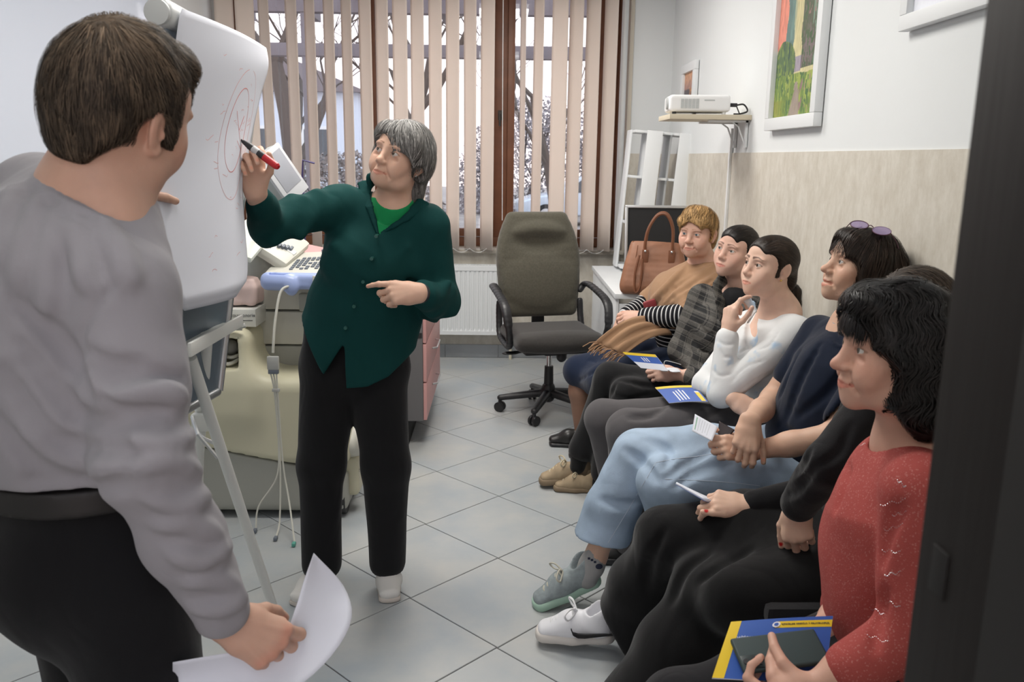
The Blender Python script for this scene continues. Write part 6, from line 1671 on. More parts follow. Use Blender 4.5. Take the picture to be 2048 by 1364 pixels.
    for vec, per, w in (((.45, .1, .9), .024, .16), ((.9, .1, -.45), .024, .16), ((.45, .1, .9), .05, .4), ((.9, .1, -.45), .05, .4)):
        s_ = stripe(vec, per, w); 
        if tot is None: tot = s_
        else:
            ad = n_.nodes.new('ShaderNodeMath'); ad.operation = 'ADD'; n_.links.new(tot, ad.inputs[0]); n_.links.new(s_, ad.inputs[1]); tot = ad.outputs[0]
    nz = n_.nodes.new('ShaderNodeTexNoise'); nz.inputs['Scale'].default_value = 160; n_.links.new(tc.outputs['Object'], nz.inputs['Vector'])
    mu = n_.nodes.new('ShaderNodeMath'); mu.operation = 'MULTIPLY'; n_.links.new(tot, mu.inputs[0]); n_.links.new(nz.outputs['Fac'], mu.inputs[1])
    cr = n_.nodes.new('ShaderNodeValToRGB'); cr.color_ramp.elements[0].color = (.030, .030, .031, 1); cr.color_ramp.elements[1].position = 1.1 if False else 1.0; cr.color_ramp.elements[1].color = (.125, .118, .108, 1)
    n_.links.new(mu.outputs[0], cr.inputs[0]); n_.links.new(cr.outputs[0], b.inputs['Base Color'])
    F = Field(); torso(F, [pe + (0, 0, -.02), lerp(pe, ch, .5), ch, nb + (0, 0, -.05)], side, (.185, .175, .175, .115), (.13, .125, .12, .075), .05)
    F.u(cap(tuple(sR), tuple(nb + (0, 0, -.045)), .058, .058), .04); F.u(cap(tuple(sL), tuple(nb + (0, 0, -.045)), .058, .058), .04)
    limb(F, [sR, eR], (.066, .060), .02); limb(F, [eR, lerp(eR, wR, .70)], (.060, .050), .03); limb(F, [sL, eL], (.062, .058), .02); limb(F, [eL, lerp(eL, wL, .6)], (.058, .050), .03)
    folds(F, [[(1375, 670), (1395, 700), (1420, 705)], [(1362, 690), (1385, 725), (1405, 735)], [(1390, 640), (1410, 665), (1430, 670)], [(1440, 600), (1432, 650), (1425, 700)]], .004, .016); F.d(wrinkle(51, .005, 34, (1, 1, .6)))
    F.s(cap(H.p(0, -.01, -.08), tuple(nb + (0, 0, .0)), .054, .060), .01)
    vb = at(1448, 650, 3.44)
    for q in np.linspace(0, 1, 5): F.s(cap(tuple(vb), tuple(lerp(at(1455, 570, 3.50), at(1500, 580, 3.48), q)), .006, .03), .006)
    jk = sdf_obj('jacket', F, .0065, Mj, t)
    F = Field()
    for a, b in (((1448, 556, 3.56), (1432, 575, 3.50)), ((1432, 575, 3.50), (1440, 600, 3.465)), ((1440, 600, 3.465), (1446, 640, 3.445))): F.u(ecap(tuple(at(*a)), tuple(at(*b)), (.030, .008), (.026, .007), (-.7, -.4, .3)), .01)
    sdf_obj('lapel', F, .0055, Mj, jk)
    Mt = cloth('charcoal_blouse', (.020, .020, .022)); F = Field(); torso(F, [lerp(pe, ch, .3), ch, nb + (0, 0, -.035)], side, (.15, .15, .105), (.115, .108, .07)); F.u(ell(tuple(at(1470, 600, 3.52)), (.06, .05, .06)), .02); F.s(cap(H.p(0, -.01, -.08), tuple(nb + (0, -.01, .0)), .050, .056), .008)
    sdf_obj('blouse', F, .007, Mt, t)
    Mp = cloth('black_trousers_plaid', (.011, .011, .012))
    kR = at(1222, 757, 3.66); aR = at(1160, 912, 3.70); kL = at(1255, 790, 3.52); aL = at(1200, 962, 3.66)
    F = Field(); torso(F, [pe + (0, 0, .03), pe + (0, 0, -.03)], side, (.18, .18), (.14, .14)); limb(F, [pe + (0, .07, -.01), lerp(pe, kR, .6), kR], (.105, .088, .072), .04); limb(F, [kR, lerp(kR, aR, .9)], (.070, .062), .03)
    limb(F, [pe + (0, -.07, -.01), lerp(pe, kL, .6), kL], (.105, .088, .072), .04); limb(F, [kL, lerp(kL, aL, .88)], (.070, .060), .03)
    folds(F, [[(1240, 760), (1300, 770), (1350, 768)], [(1225, 790), (1260, 800), (1300, 790)], [(1195, 850), (1215, 800), (1230, 770)]], .005, .02); F.d(wrinkle(52, .005, 24)); sdf_obj('trousers', F, .0075, Mp, t)
    Msoc = cloth('black_sock', (.012, .012, .012)); F = Field(); limb(F, [lerp(kR, aR, .8), aR, aR + (-.01, 0, -.05)], (.040, .038, .036)); limb(F, [lerp(kL, aL, .8), aL, aL + (-.01, 0, -.05)], (.040, .038, .036)); sdf_obj('socks', F, .007, Msoc, t)
    Mtan = mat('tan_suede', (.33, .25, .16), rough=.85, vary=.12, vscale=30); Mtan2 = mat('tan_rubber', (.22, .16, .10), rough=.7); Mlac = cloth('cream_lace', (.55, .48, .34))
    shoe(t, tuple(at(1186, 958, 3.73)), tuple(at(1070, 968, 3.73)), up=(0.05, 0, 1), cols=(Mtan, Mtan2), laces=Mlac, name='tan_sneaker')
    shoe(t, tuple(np.array((.455, 3.67, .002))), tuple(np.array((.235, 3.69, .002))), cols=(Mtan, Mtan2), laces=Mlac, name='tan_sneaker')
    bt, patch, write = booklet('booklet', 'blue and yellow booklet in the hand of the woman in the plaid jacket', [at(1245, 704, 3.50), at(1310, 709, 3.40), at(1336, 742, 3.32), at(1282, 736, 3.42)], curl=-.004)
    patch('pages', 0, 1, 0, 1, -.0012, M_paper, .002); patch('cover', 0, 1, 0, 1, .0003, M_blue); patch('yellow_band', 0, 1, 0, .17, .0007, M_yel); patch('white_panel', .0, 1, .60, 1, .0008, M_paper)
    for k in range(3): patch('print_line', .42 + .08 * k, .455 + .08 * k, .26, .52, .0009, M_wpr)
    mk = thing('face_mask', 'white paper face mask with ear loop beside the hand holding the booklet', 'mask', tuple(at(1345, 738, 3.44)))
    F = Field().u(ecap((-.05, 0, 0), (.03, 0, -.006), (.035, .004), (.035, .004), (0, 1, 0))); F.d(wrinkle(3, .0015, 90)); sdf_obj('mask_sheet', F, .0045, mat('mask_white', (.74, .77, .82), rough=.9), mk)
    c = at(1345, 738, 3.44); tube_obj('ear_loop', [at(1328, 735, 3.42) - c, at(1330, 722, 3.42) - c, at(1345, 724, 3.42) - c, at(1362, 729, 3.43) - c], .0018, M_wplas, mk, n=5, sp=4)
make_plaid()
# ------------------------------------------------------------------ young woman in the white top
def make_white():
    t = thing('person', 'young woman with a dark ponytail in a white top resting her chin on her hand', 'person', (0, 0, 0))
    sk = skin_mat('skin_white', (.66, .455, .355))
    fr = frame(at(1541, 533, 2.98), yp(112, 9), s=.96, tilt=.06); H = Loc(fr)
    nb = at(1560, 625, 3.00); ch = at(1535, 700, 2.98); pe = at(1545, 850, 3.02)
    sR = at(1500, 650, 3.15); eR = at(1410, 768, 2.98); wR = at(1466, 797, 2.80)
    sL = at(1592, 665, 2.86); eL = at(1442, 788, 2.84); wL = at(1456, 662, 2.90)
    side = unit(sL - sR)
    F = Field(); head_ops(F, H, w=.97, jaw=.96, lid=.0048, nose=.96, full=.35); F.u(cap(H.p(0, -.024, -.055), tuple(nb), .046, .052), .03); F.u(ecap(tuple(nb), tuple(ch), (.10, .062), (.125, .088), side), .05)
    F0 = F
    tint = lambda V, T: face_tint(V, H, T, lips=(.86, .58, .56), brow=(.14, .10, .09), blush=.35, browth=1.25, lash=.6)
    FL = Field(); nL, _, _ = hand_ops(FL, wL, (.10, .06, 1.0), (-.90, -.35, .15), -1, [(18, 42, 20), (42, 70, 40), (58, 78, 45), (64, 78, 45)], [(.70, .62, -.30), (.45, .85, -.25), (.35, .92, -.1)], s=.95)
    FR = Field(); nR, _, _ = hand_ops(FR, wR, (.55, -.35, -.30), (-.25, -.75, .62), 1, [(62, 80, 45), (66, 82, 45), (70, 82, 45), (74, 82, 45)], [(.5, .75, -.5), (.1, .85, -.5), (-.3, .8, -.4)], s=.95)
    arm_skin(FR, lerp(wR, eR, .6), wR, .028, .025); arm_skin(FL, lerp(wL, eL, .5), wL, .027, .0245, dorsal=(-.9, -.3, 0))
    core = Field(); torso(core, [pe, ch], side, (.12, .115), (.08, .075)); limb(core, [sR, eR, lerp(eR, wR, .5)], (.034, .03, .028)); limb(core, [sL, eL, lerp(eL, wL, .5)], (.034, .03, .028))
    body_mesh(t, sk, [(F, .0026, tint), (FR, .0026, nt(nR)), (FL, .0024, nt(nL)), (core, .015, None)])
    eyes(t, H, (.045, .025, .015), gaze=(.10, .06))
    Hm = hair_mat('dark_brown_hair', (.030, .019, .013), rough=.36)
    Fh = skull(H, .97, .0038); Fh.s(H.ell((0, .124, -.031), (.085, .093, .103)), .008)
    for q in (-1, 1):
        Fh.s(H.ell((q * .072, .072, .002), (.030, .036, .042)), .022); Fh.s(H.ell((q * .085, -.012, -.018), (.026, .026, .038)), .006); Fh.s(H.ell((q * .07, .012, -.100), (.05, .075, .065)), .01); Fh.s(H.ell((q * .085, .062, -.01), (.05, .04, .05)), .01)
    Fh.u(H.ell((0, -.088, -.045), (.045, .030, .050)), .03)
    fl = lambda l: np.stack([-l[:, 0] * 7, -np.ones(len(l)) * 1.2, (-.06 - l[:, 2]) * 5 * (l[:, 1] < .03)], 1)
    hair_obj(t, H, Fh, Hm, [dict(flow=fl, n=2600, steps=10, ds=.008, w=.0007, seed=7, off=(.0, .0012), jit=.08)], h=.0042)
    Fp = Field(); tail = [H.p(0, -.105, -.060), H.p(0, -.128, -.085), H.p(0, -.135, -.130), H.p(0, -.128, -.185), H.p(0, -.118, -.235), H.p(0, -.110, -.275)]
    for i, (a, b) in enumerate(zip(tail, tail[1:])): Fp.u(cap(a, b, (.020, .031, .035, .030, .020)[i], (.031, .035, .030, .020, .008)[i]), .015)
    fl2 = lambda l: np.stack([-l[:, 0] * 2, -.25 - 0 * l[:, 0], -np.ones(len(l))], 1)
    hair_obj(t, H, Fp, Hm, [dict(flow=fl2, n=700, steps=10, ds=.010, w=.0008, seed=9, off=(.0, .003), jit=.08)], h=.0045, name='ponytail')
    F = Field().u(torus(H.p(0, -.108, -.064), H.v(0, -.6, -.8), .019, .006)); sdf_obj('hair_tie', F, .004, mat('hair_tie_dark', (.03, .02, .02), rough=.7), t)
    bm = bmesh.new(); bmesh.ops.create_uvsphere(bm, u_segments=8, v_segments=6, radius=.004, matrix=Matrix.Translation(H.p(-.077, .003, -.038))); bm_obj('earring', bm, mat('gold', (.8, .55, .2), rough=.25, metal=1), t, smooth=True)
    # white top with pale blue blotches and an open front
    Mw = mat('white_blue_jersey', (.72, .73, .74), rough=.85, spec=.2, bump=.15, bscale=700, crease=.3)
    n_ = Mw.node_tree; b = n_.nodes['Principled BSDF']; tc = n_.nodes.new('ShaderNodeTexCoord'); vo = n_.nodes.new('ShaderNodeTexVoronoi'); vo.inputs['Scale'].default_value = 11; vo.inputs['Randomness'].default_value = 1
    nz = n_.nodes.new('ShaderNodeTexNoise'); nz.inputs['Scale'].default_value = 30; mxv = n_.nodes.new('ShaderNodeMix'); mxv.data_type = 'VECTOR'; mxv.inputs['Factor'].default_value = .06
    n_.links.new(tc.outputs['Object'], nz.inputs['Vector']); n_.links.new(tc.outputs['Object'], mxv.inputs['A']); n_.links.new(nz.outputs['Color'], mxv.inputs['B']); n_.links.new(mxv.outputs['Result'], vo.inputs['Vector'])
    cr = n_.nodes.new('ShaderNodeValToRGB'); e = cr.color_ramp.elements; e[0].position = .12; e[0].color = (.42, .56, .72, 1); e[1].position = .34; e[1].color = (.72, .73, .735, 1)
    n_.links.new(vo.outputs['Distance'], cr.inputs[0]); n_.links.new(cr.outputs[0], b.inputs['Base Color'])
    FT = Field(); torso(FT, [lerp(pe, ch, .02), lerp(pe, ch, .5), ch, nb + (0, 0, -.035)], side, (.142, .138, .148, .098), (.10, .098, .105, .062), .05)
    FT.u(ell(tuple(lerp(ch, pe, .15) + np.array((-.075, -.015, 0))), (.06, .085, .06)), .05)
    FT.u(cap(tuple(sR), tuple(nb + (0, 0, -.035)), .050, .050), .04); FT.u(cap(tuple(sL), tuple(nb + (0, 0, -.035)), .050, .052), .04)
    limb(FT, [sL, eL], (.056, .047), .025); limb(FT, [sR, eR], (.054, .046), .025)
    pts = hit(FT, [(1506, 622), (1502, 645), (1500, 668), (1502, 686)])
    for p, q in zip(pts, pts[1:]): FT.s(cap(tuple(p), tuple(q), .025, .025), .004)
    FA = Field(); limb(FA, [eL, lerp(eL, wL, .88)], (.047, .040), .02); limb(FA, [eR, lerp(eR, wR, .80)], (.044, .034), .02)
    F = Field().u(prim(FT)).u(prim(FA), .014)
    folds(F, [[(1512, 690), (1480, 705), (1455, 735)], [(1530, 720), (1490, 735), (1462, 765)], [(1560, 735), (1510, 760), (1470, 790)], [(1440, 700), (1450, 715), (1470, 712)], [(1425, 740), (1440, 752), (1462, 748)], [(1560, 660), (1540, 690), (1515, 700)], [(1432, 680), (1452, 690), (1478, 684)]], .0018, .007); F.d(wrinkle(61, .0009, 60))
    F.s(cap(H.p(0, -.02, -.07), tuple(nb + (0, -.0, .004)), .050, .058), .008)
    top = sdf_obj('top', F, .0055, Mw, t)
    F = Field(); flap = [at(1490, 596, 2.90), at(1503, 608, 2.89), at(1508, 625, 2.88), at(1496, 645, 2.87)]
    for a, b_ in zip(flap, flap[1:]): F.u(ecap(tuple(a), tuple(b_), (.016, .003), (.014, .003), (.3, -.2, .6)), .006)
    sdf_obj('neck_tie', F, .004, Mw, top)
    Mg = cloth('grey_trousers', (.090, .084, .088))
    kR = at(1208, 838, 3.16); kL = at(1258, 862, 2.92); aR = np.array((.53, 3.20, .08)); aL = np.array((.52, 2.98, .08))
    F = Field(); torso(F, [pe + (0, 0, .05), pe + (0, 0, -.03)], side, (.150, .17), (.112, .135)); limb(F, [pe + (0, .08, -.01), lerp(pe, kR, .6), kR], (.105, .088, .072), .04); limb(F, [kR, lerp(kR, aR, .95)], (.074, .085), .03)
    limb(F, [pe + (0, -.08, -.01), lerp(pe, kL, .6), kL], (.105, .090, .075), .04); limb(F, [kL, lerp(kL, aL, .95)], (.076, .088), .03)
    folds(F, [[(1330, 815), (1300, 830), (1260, 834)], [(1460, 800), (1420, 830), (1380, 838)], [(1470, 840), (1430, 856), (1390, 852)]], .005, .02); F.d(wrinkle(62, .004, 24)); F.i(half((0, 0, .05), (0, 0, -1)), .004); tr = sdf_obj('trousers', F, .0075, Mg, t)
    F = Field(); torso(F, [pe + (0, 0, .055), pe + (0, 0, .085)], side, (.150, .148), (.113, .110), .0); sdf_obj('waistband', F, .0075, cloth('black_waistband', (.012, .012, .013)), t)
    for a in (aR, aL): shoe(t, (a[0] + .07, a[1], .001), (a[0] - .165, a[1], .001), kind='sneaker', cols=(M_blackm, M_blackp))
    bt, patch, write = booklet('booklet', 'blue and yellow booklet lying on the grey trousers of the young woman', [at(1310, 775, 3.14), at(1388, 771, 3.0), at(1416, 803, 2.84), at(1338, 806, 2.93)], curl=.006)
    patch('pages', 0, 1, 0, 1, -.0012, M_paper, .002); patch('cover', 0, 1, 0, 1, .0003, M_blue); patch('yellow_band', 0, 1, 0, .16, .0007, M_yel); patch('yellow_label', .86, .965, .46, .98, .0007, M_yel); patch('label_tip', .86, .965, .42, .50, .0010, M_wpr)
    for k in range(4): patch('print_line', .32 + .085 * k, .355 + .085 * k, .30 + .06 * abs(k - 2), .94 - .02 * k, .0009, M_wpr)
make_white()

# ------------------------------------------------------------------ woman in the navy T-shirt and jeans
def make_navy():
    t = thing('person', 'woman in a navy T-shirt and pale jeans with glasses pushed up on her dark hair', 'person', (0, 0, 0))
    sk = skin_mat('skin_navy', (.57, .375, .275))
    fr = frame(at(1722, 536, 2.50), yp(94, 16), s=.985, tilt=.02); H = Loc(fr)
    nb = at(1712, 655, 2.55); ch = at(1678, 745, 2.54); pe = at(1608, 925, 2.56)
    sR = at(1640, 668, 2.72); eR = at(1545, 800, 2.72); wR = at(1500, 842, 2.375)
    sL = at(1770, 712, 2.36); eL = at(1672, 872, 2.33); wL = at(1502, 902, 2.42)
    side = unit(sL - sR)
    F = Field(); head_ops(F, H, w=.99, jaw=.96, nose=1.08, age=.5, mouth=.0055, lid=.0044, nl=.003); F.u(cap(H.p(0, -.030, -.055), tuple(nb), .046, .055), .03); F.u(ecap(tuple(nb), tuple(ch), (.11, .065), (.13, .09), side), .05)
    F0 = F
    tint = lambda V, T: face_tint(V, H, T, lips=(.84, .54, .52), brow=(.36, .28, .24), blush=.7, mouth=.0055)
    FL = Field(); nL, _, _ = hand_ops(FL, wL, (-.92, -.10, .18), (.15, -.85, .50), -1, [(42, 62, 35), (48, 64, 35), (54, 64, 35), (58, 64, 35)], [(.55, .78, -.25), (.30, .92, -.20), (.15, .95, -.2)], s=.99)
    FR = Field(); nR, _, _ = hand_ops(FR, wR, (-.22, -.42, -.80), (-.15, -.82, .52), 1, [(30, 44, 20), (34, 48, 22), (38, 50, 22), (42, 50, 22)], [(.60, .70, -.4), (.35, .9, -.3), (.2, .95, -.3)], s=.99)
    arm_skin(FR, eR, wR, .040, .0265, dorsal=(-.1, -.7, .7)); FR.u(cap(tuple(eR), tuple(lerp(eR, sR, .5)), .040, .046), .02)
    arm_skin(FL, eL, wL, .041, .0265, dorsal=(.1, -.8, .5)); FL.u(cap(tuple(eL), tuple(lerp(eL, sL, .5)), .041, .047), .02)
    core = Field(); torso(core, [pe, ch], side, (.13, .12), (.09, .08)); limb(core, [sR, lerp(sR, eR, .6)], (.045, .04)); limb(core, [sL, lerp(sL, eL, .6)], (.045, .04))
    aT = at(1192, 1112, 2.66); kT = at(1266, 902, 2.64); FLg = Field(); limb(FLg, [lerp(kT, aT, .5), aT, aT + (-.01, 0, -.05)], (.050, .036, .034))
    body_mesh(t, sk, [(F, .0027, tint), (FR, .0026, nt(nR)), (FL, .0026, nt(nL)), (core, .015, None), (FLg, .008, None)])
    eyes(t, H, (.06, .05, .04), gaze=(.05, .06))
    Hm = hair_mat('chestnut_dark_hair', (.026, .0165, .012), rough=.38)
    Fh = skull(H, 1., .0115); Fh.u(H.ell((0, -.088, -.010), (.070, .042, .085)), .03)
    for q in (-1, 1): Fh.u(H.ell((q * .076, -.012, -.030), (.020, .058, .075)), .025)
    Fh.u(H.ell((0, .070, .072), (.060, .030, .030)), .02)
    Fh.s(H.ell((0, .135, -.036), (.086, .095, .110)), .008)
    for q in (-1, 1): Fh.s(H.ell((q * .075, .085, -.052), (.05, .052, .075)), .01)
    Fh.s(H.ell((0, .01, -.150), (.075, .085, .075)), .015); Fh.i(H.half((0, -.09, -.105), (0, .1, -1)), .01); Fh.d(wrinkle(5, .0025, 60))
    fl = hair_flow((0, .0, .13), .5, 0, 2.)
    hair_obj(t, H, Fh, Hm, [dict(flow=fl, n=3800, steps=11, ds=.0085, w=.0008, seed=10, off=(.0, .005), jit=.2),
                           dict(flow=lambda l: np.stack([.2 * l[:, 0], .3 + 0 * l[:, 0], -np.ones(len(l))], 1), n=70, steps=10, ds=.0062, w=.0008, seed=11, off=(.001, .004), jit=.25, field=skull(H, 1., .008), keep=lambda l: (l[:, 1] > .05) & (l[:, 2] > .055) & (l[:, 2] < .085) & (np.abs(l[:, 0]) < .055))], h=.0046)
    Mn = cloth('navy_jersey', (.0075, .0125, .028), rough=.92)
    FT = Field(); torso(FT, [lerp(pe, ch, .08), lerp(pe, ch, .5), ch, nb + (0, 0, -.03)], side, (.178, .168, .165, .108), (.135, .125, .120, .070), .05)
    FT.u(ell(tuple(lerp(ch, pe, .22) + np.array((-.07, -.02, 0))), (.065, .11, .075)), .06); FT.u(ell(tuple(lerp(ch, pe, .70) + np.array((-.06, -.01, 0))), (.07, .11, .08)), .06)
    FT.u(cap(tuple(sR), tuple(nb + (0, 0, -.03)), .056, .055), .04); FT.u(cap(tuple(sL), tuple(nb + (0, 0, -.03)), .056, .056), .04)
    FA = Field(); limb(FA, [sL, lerp(sL, eL, .80)], (.064, .062), .02); limb(FA, [sR, lerp(sR, eR, .62)], (.062, .058), .02)
    F = Field().u(prim(FT)).u(prim(FA), .016)
    folds(F, [[(1640, 690), (1600, 760), (1570, 840)], [(1700, 720), (1660, 780), (1600, 830)], [(1720, 745), (1690, 800), (1650, 840)], [(1560, 850), (1600, 880), (1640, 890)], [(1600, 690), (1580, 740), (1560, 790)]], .005, .022); F.d(wrinkle(71, .004, 30))
    F.s(cap(H.p(0, -.02, -.08), tuple(nb + (-.012, 0, .002)), .056, .070), .008)
    F.s(cap(tuple(eL), tuple(lerp(eL, sL, .25)), .050), .003)
    folds(F, [[(1655, 660), (1664, 684), (1685, 694), (1710, 684)]], .0045, .004, 'u')
    tee = sdf_obj('tee', F, .0056, Mn, t)
    P = hit(F0, [(1662, 632), (1666, 646), (1680, 652), (1698, 650), (1714, 640)], lift=.001); tube_obj('necklace', [tuple(p) for p in P], .0011, M_chrome, t, n=5)
    # jeans, legs crossed
    Mj = mat('pale_denim', (.36, .455, .575), rough=.9, spec=.15, bump=.4, bscale=600, vary=.22, vscale=7, crease=.55); Mst = cloth('denim_seam', (.50, .56, .64))
    kB = at(1330, 965, 2.50); aB = np.array((.62, 2.50, .09))
    FT = Field(); torso(FT, [pe + (.02, 0, .02), pe + (.02, 0, -.04)], side, (.18, .185), (.14, .15)); limb(FT, [pe + (0, .06, -.01), lerp(pe, kT, .55), kT + (.02, 0, -.01)], (.108, .098, .082), .04); limb(FT, [pe + (0, -.07, -.03), lerp(pe, kB, .6), kB], (.112, .098, .082), .03); limb(FT, [kB, lerp(kB, aB, .9)], (.082, .078), .03)
    FA = Field(); limb(FA, [kT + (.015, 0, -.012), lerp(kT, aT, .5), lerp(kT, aT, .88)], (.080, .088, .096), .02); FA.i(half(tuple(lerp(kT, aT, .80)), tuple(unit(aT - kT) * 1.0 + np.array((.25, 0, .1)))), .004)
    F = Field().u(prim(FT)).u(prim(FA), .014)
    F.s(cap(tuple(lerp(kT, aT, .70)), tuple(lerp(kT, aT, 1.1)), .070, .084), .004)
    folds(F, [[(1300, 880), (1340, 905), (1330, 935)], [(1420, 900), (1370, 930), (1330, 960)], [(1460, 930), (1400, 940), (1350, 975)], [(1250, 900), (1290, 930), (1310, 960)], [(1200, 1000), (1240, 1010), (1290, 1000)]], .006, .024); F.d(wrinkle(72, .006, 24)); jn = sdf_obj('jeans', F, .0072, Mj, t)
    for nm, uv in (('seam', [(1312, 925), (1290, 962), (1262, 1010), (1232, 1060), (1216, 1086)]), ('seam', [(1312, 925), (1350, 918), (1400, 912), (1440, 905)]), ('seam', [(1330, 958), (1400, 961), (1470, 966), (1520, 972)])):
        P = hit(F, [p[:2] for p in spline([np.array(p, float) for p in uv], 5)], lift=.0002)
        if np.abs(np.diff(P[:, 1])).max() < .12: tube_obj(nm, [tuple(p) for p in P], .0011, Mst, jn, n=5)
    Msk = mat('grey_sock', (.33, .325, .32), rough=.95, bump=.4, bscale=300, bstretch=(1, 1, 6)); F = Field(); sa = aT + (-.012, 0, -.004); limb(F, [lerp(kT, aT, .97), aT + (-.012, 0, -.03), aT + (-.03, .0, -.075)], (.040, .041, .042)); F.d(wrinkle(73, .002, 90)); so = sdf_obj('sock', F, .006, Msk, t)
    P = hit(F, [(1178, 1117), (1184, 1120), (1190, 1124), (1198, 1133)], lift=.0015); bm = bmesh.new()
    dk = mat('navy_print', (.015, .02, .045), rough=.8)
    for p in P[:3]: bx(bm, tuple(p), (.008, .004, .006))
    bmesh.ops.create_uvsphere(bm, u_segments=10, v_segments=6, radius=.011, matrix=Matrix.Translation(tuple(P[3])) @ Matrix.Diagonal((1.2, .35, .9, 1))); bm_obj('sock_motif', bm, dk, so, smooth=True)['kind'] = 'stuff'
    Mgs = mat('grey_knit_shoe', (.27, .31, .32), rough=.9, bump=.5, bscale=220, bstretch=(1, 6, 1), vary=.18, vscale=40); Mgr = mat('mint_sole', (.36, .52, .42), rough=.6)
    shoe(t, tuple(at(1205, 1160, 2.68)), tuple(at(1058, 1222, 2.64)), up=(.30, 0, .95), cols=(Mgs, Mgr), laces=cloth('pale_lace', (.50, .48, .40)), name='grey_sneaker')
    shoe(t, (.72, 2.50, .001), (.47, 2.51, .001), cols=(Mgs, Mgr), name='grey_sneaker')
    # glasses on her hair
    gl = thing('eyeglasses', 'thin framed glasses with purple lens glare pushed up on dark hair', 'glasses', tuple(np.array(H.p(0, .05, .125))))
    o_ = np.array(H.p(0, .05, .125)); Ml = mat('violet_glare_lens', (.42, .30, .55), rough=.08, trans=.5, alpha=.75, spec=.8); Mfr = mat('purple_frame', (.12, .05, .08), rough=.3, metal=.4)  # glare on the glass is put into the violet lens colour
    ca_, sa_ = math.cos(.75), math.sin(.75)
    def g(x, y, z): y = y - .02; return np.array(H.p(x * ca_ - y * sa_ - .01, x * sa_ + y * ca_ + .012, z)) - o_
    for q in (-1, 1):
        cx = q * .034; pts = [g(cx + .026 * math.cos(a), .052 - .008 * math.sin(a) + .0, .135 + .0195 * math.sin(a) - .10 * 0) for a in np.linspace(0, 2 * math.pi, 25)[:-1]]
        tl = 1.0; pts = [g(cx + .026 * math.cos(a), .050 - .018 * math.sin(a), .119 + .0130 * math.sin(a)) for a in np.linspace(0, 2 * math.pi, 25)[:-1]]
        tube_obj('rim', pts, .0014, Mfr, gl, n=6, closed=True)
        bm = bmesh.new(); vs = [bm.verts.new(tuple(p)) for p in pts]; bm.faces.new(vs); l_ = bm_obj('lens', bm, Ml, gl); l_.modifiers.new('t', 'SOLIDIFY').thickness = .0012
        tube_obj('temple', [g(q * .061, .050, .119), g(q * .080, .02, .095), g(q * .090, -.04, .05), g(q * .090, -.06, .03)], .0014, Mfr, gl, n=6, sp=5)
    tube_obj('bridge', [g(-.009, .052, .122), g(0, .054, .126), g(.009, .052, .122)], .0013, Mfr, gl, n=6, sp=3)
    # papers in her hand
    bt, patch, write = booklet('leaflet', 'small white printed leaflet in the hand of the woman in jeans', [at(1390, 828, 2.50), at(1436, 854, 2.44), at(1424, 882, 2.40), at(1384, 862, 2.46)])
    patch('page', 0, 1, 0, 1, 0, M_paper, .0012); patch('green_rule', .10, .14, .12, .85, .0008, mat('green_rule', (.12, .32, .18)))
    for k in range(5): patch('print_line', .24 + .11 * k, .262 + .11 * k, .12, .85 - .1 * (k % 2), .0008, mat('grey_print', (.45, .47, .52)))
    bt, patch, write = booklet('dark_card', 'small dark wallet card behind the leaflet in the hand of the woman in jeans', [at(1438, 842, 2.47), at(1470, 860, 2.44), at(1452, 880, 2.43), at(1436, 868, 2.45)])
    patch('card', 0, 1, 0, 1, 0, mat('dark_card_mat', (.03, .02, .022), rough=.5), .002)
make_navy()

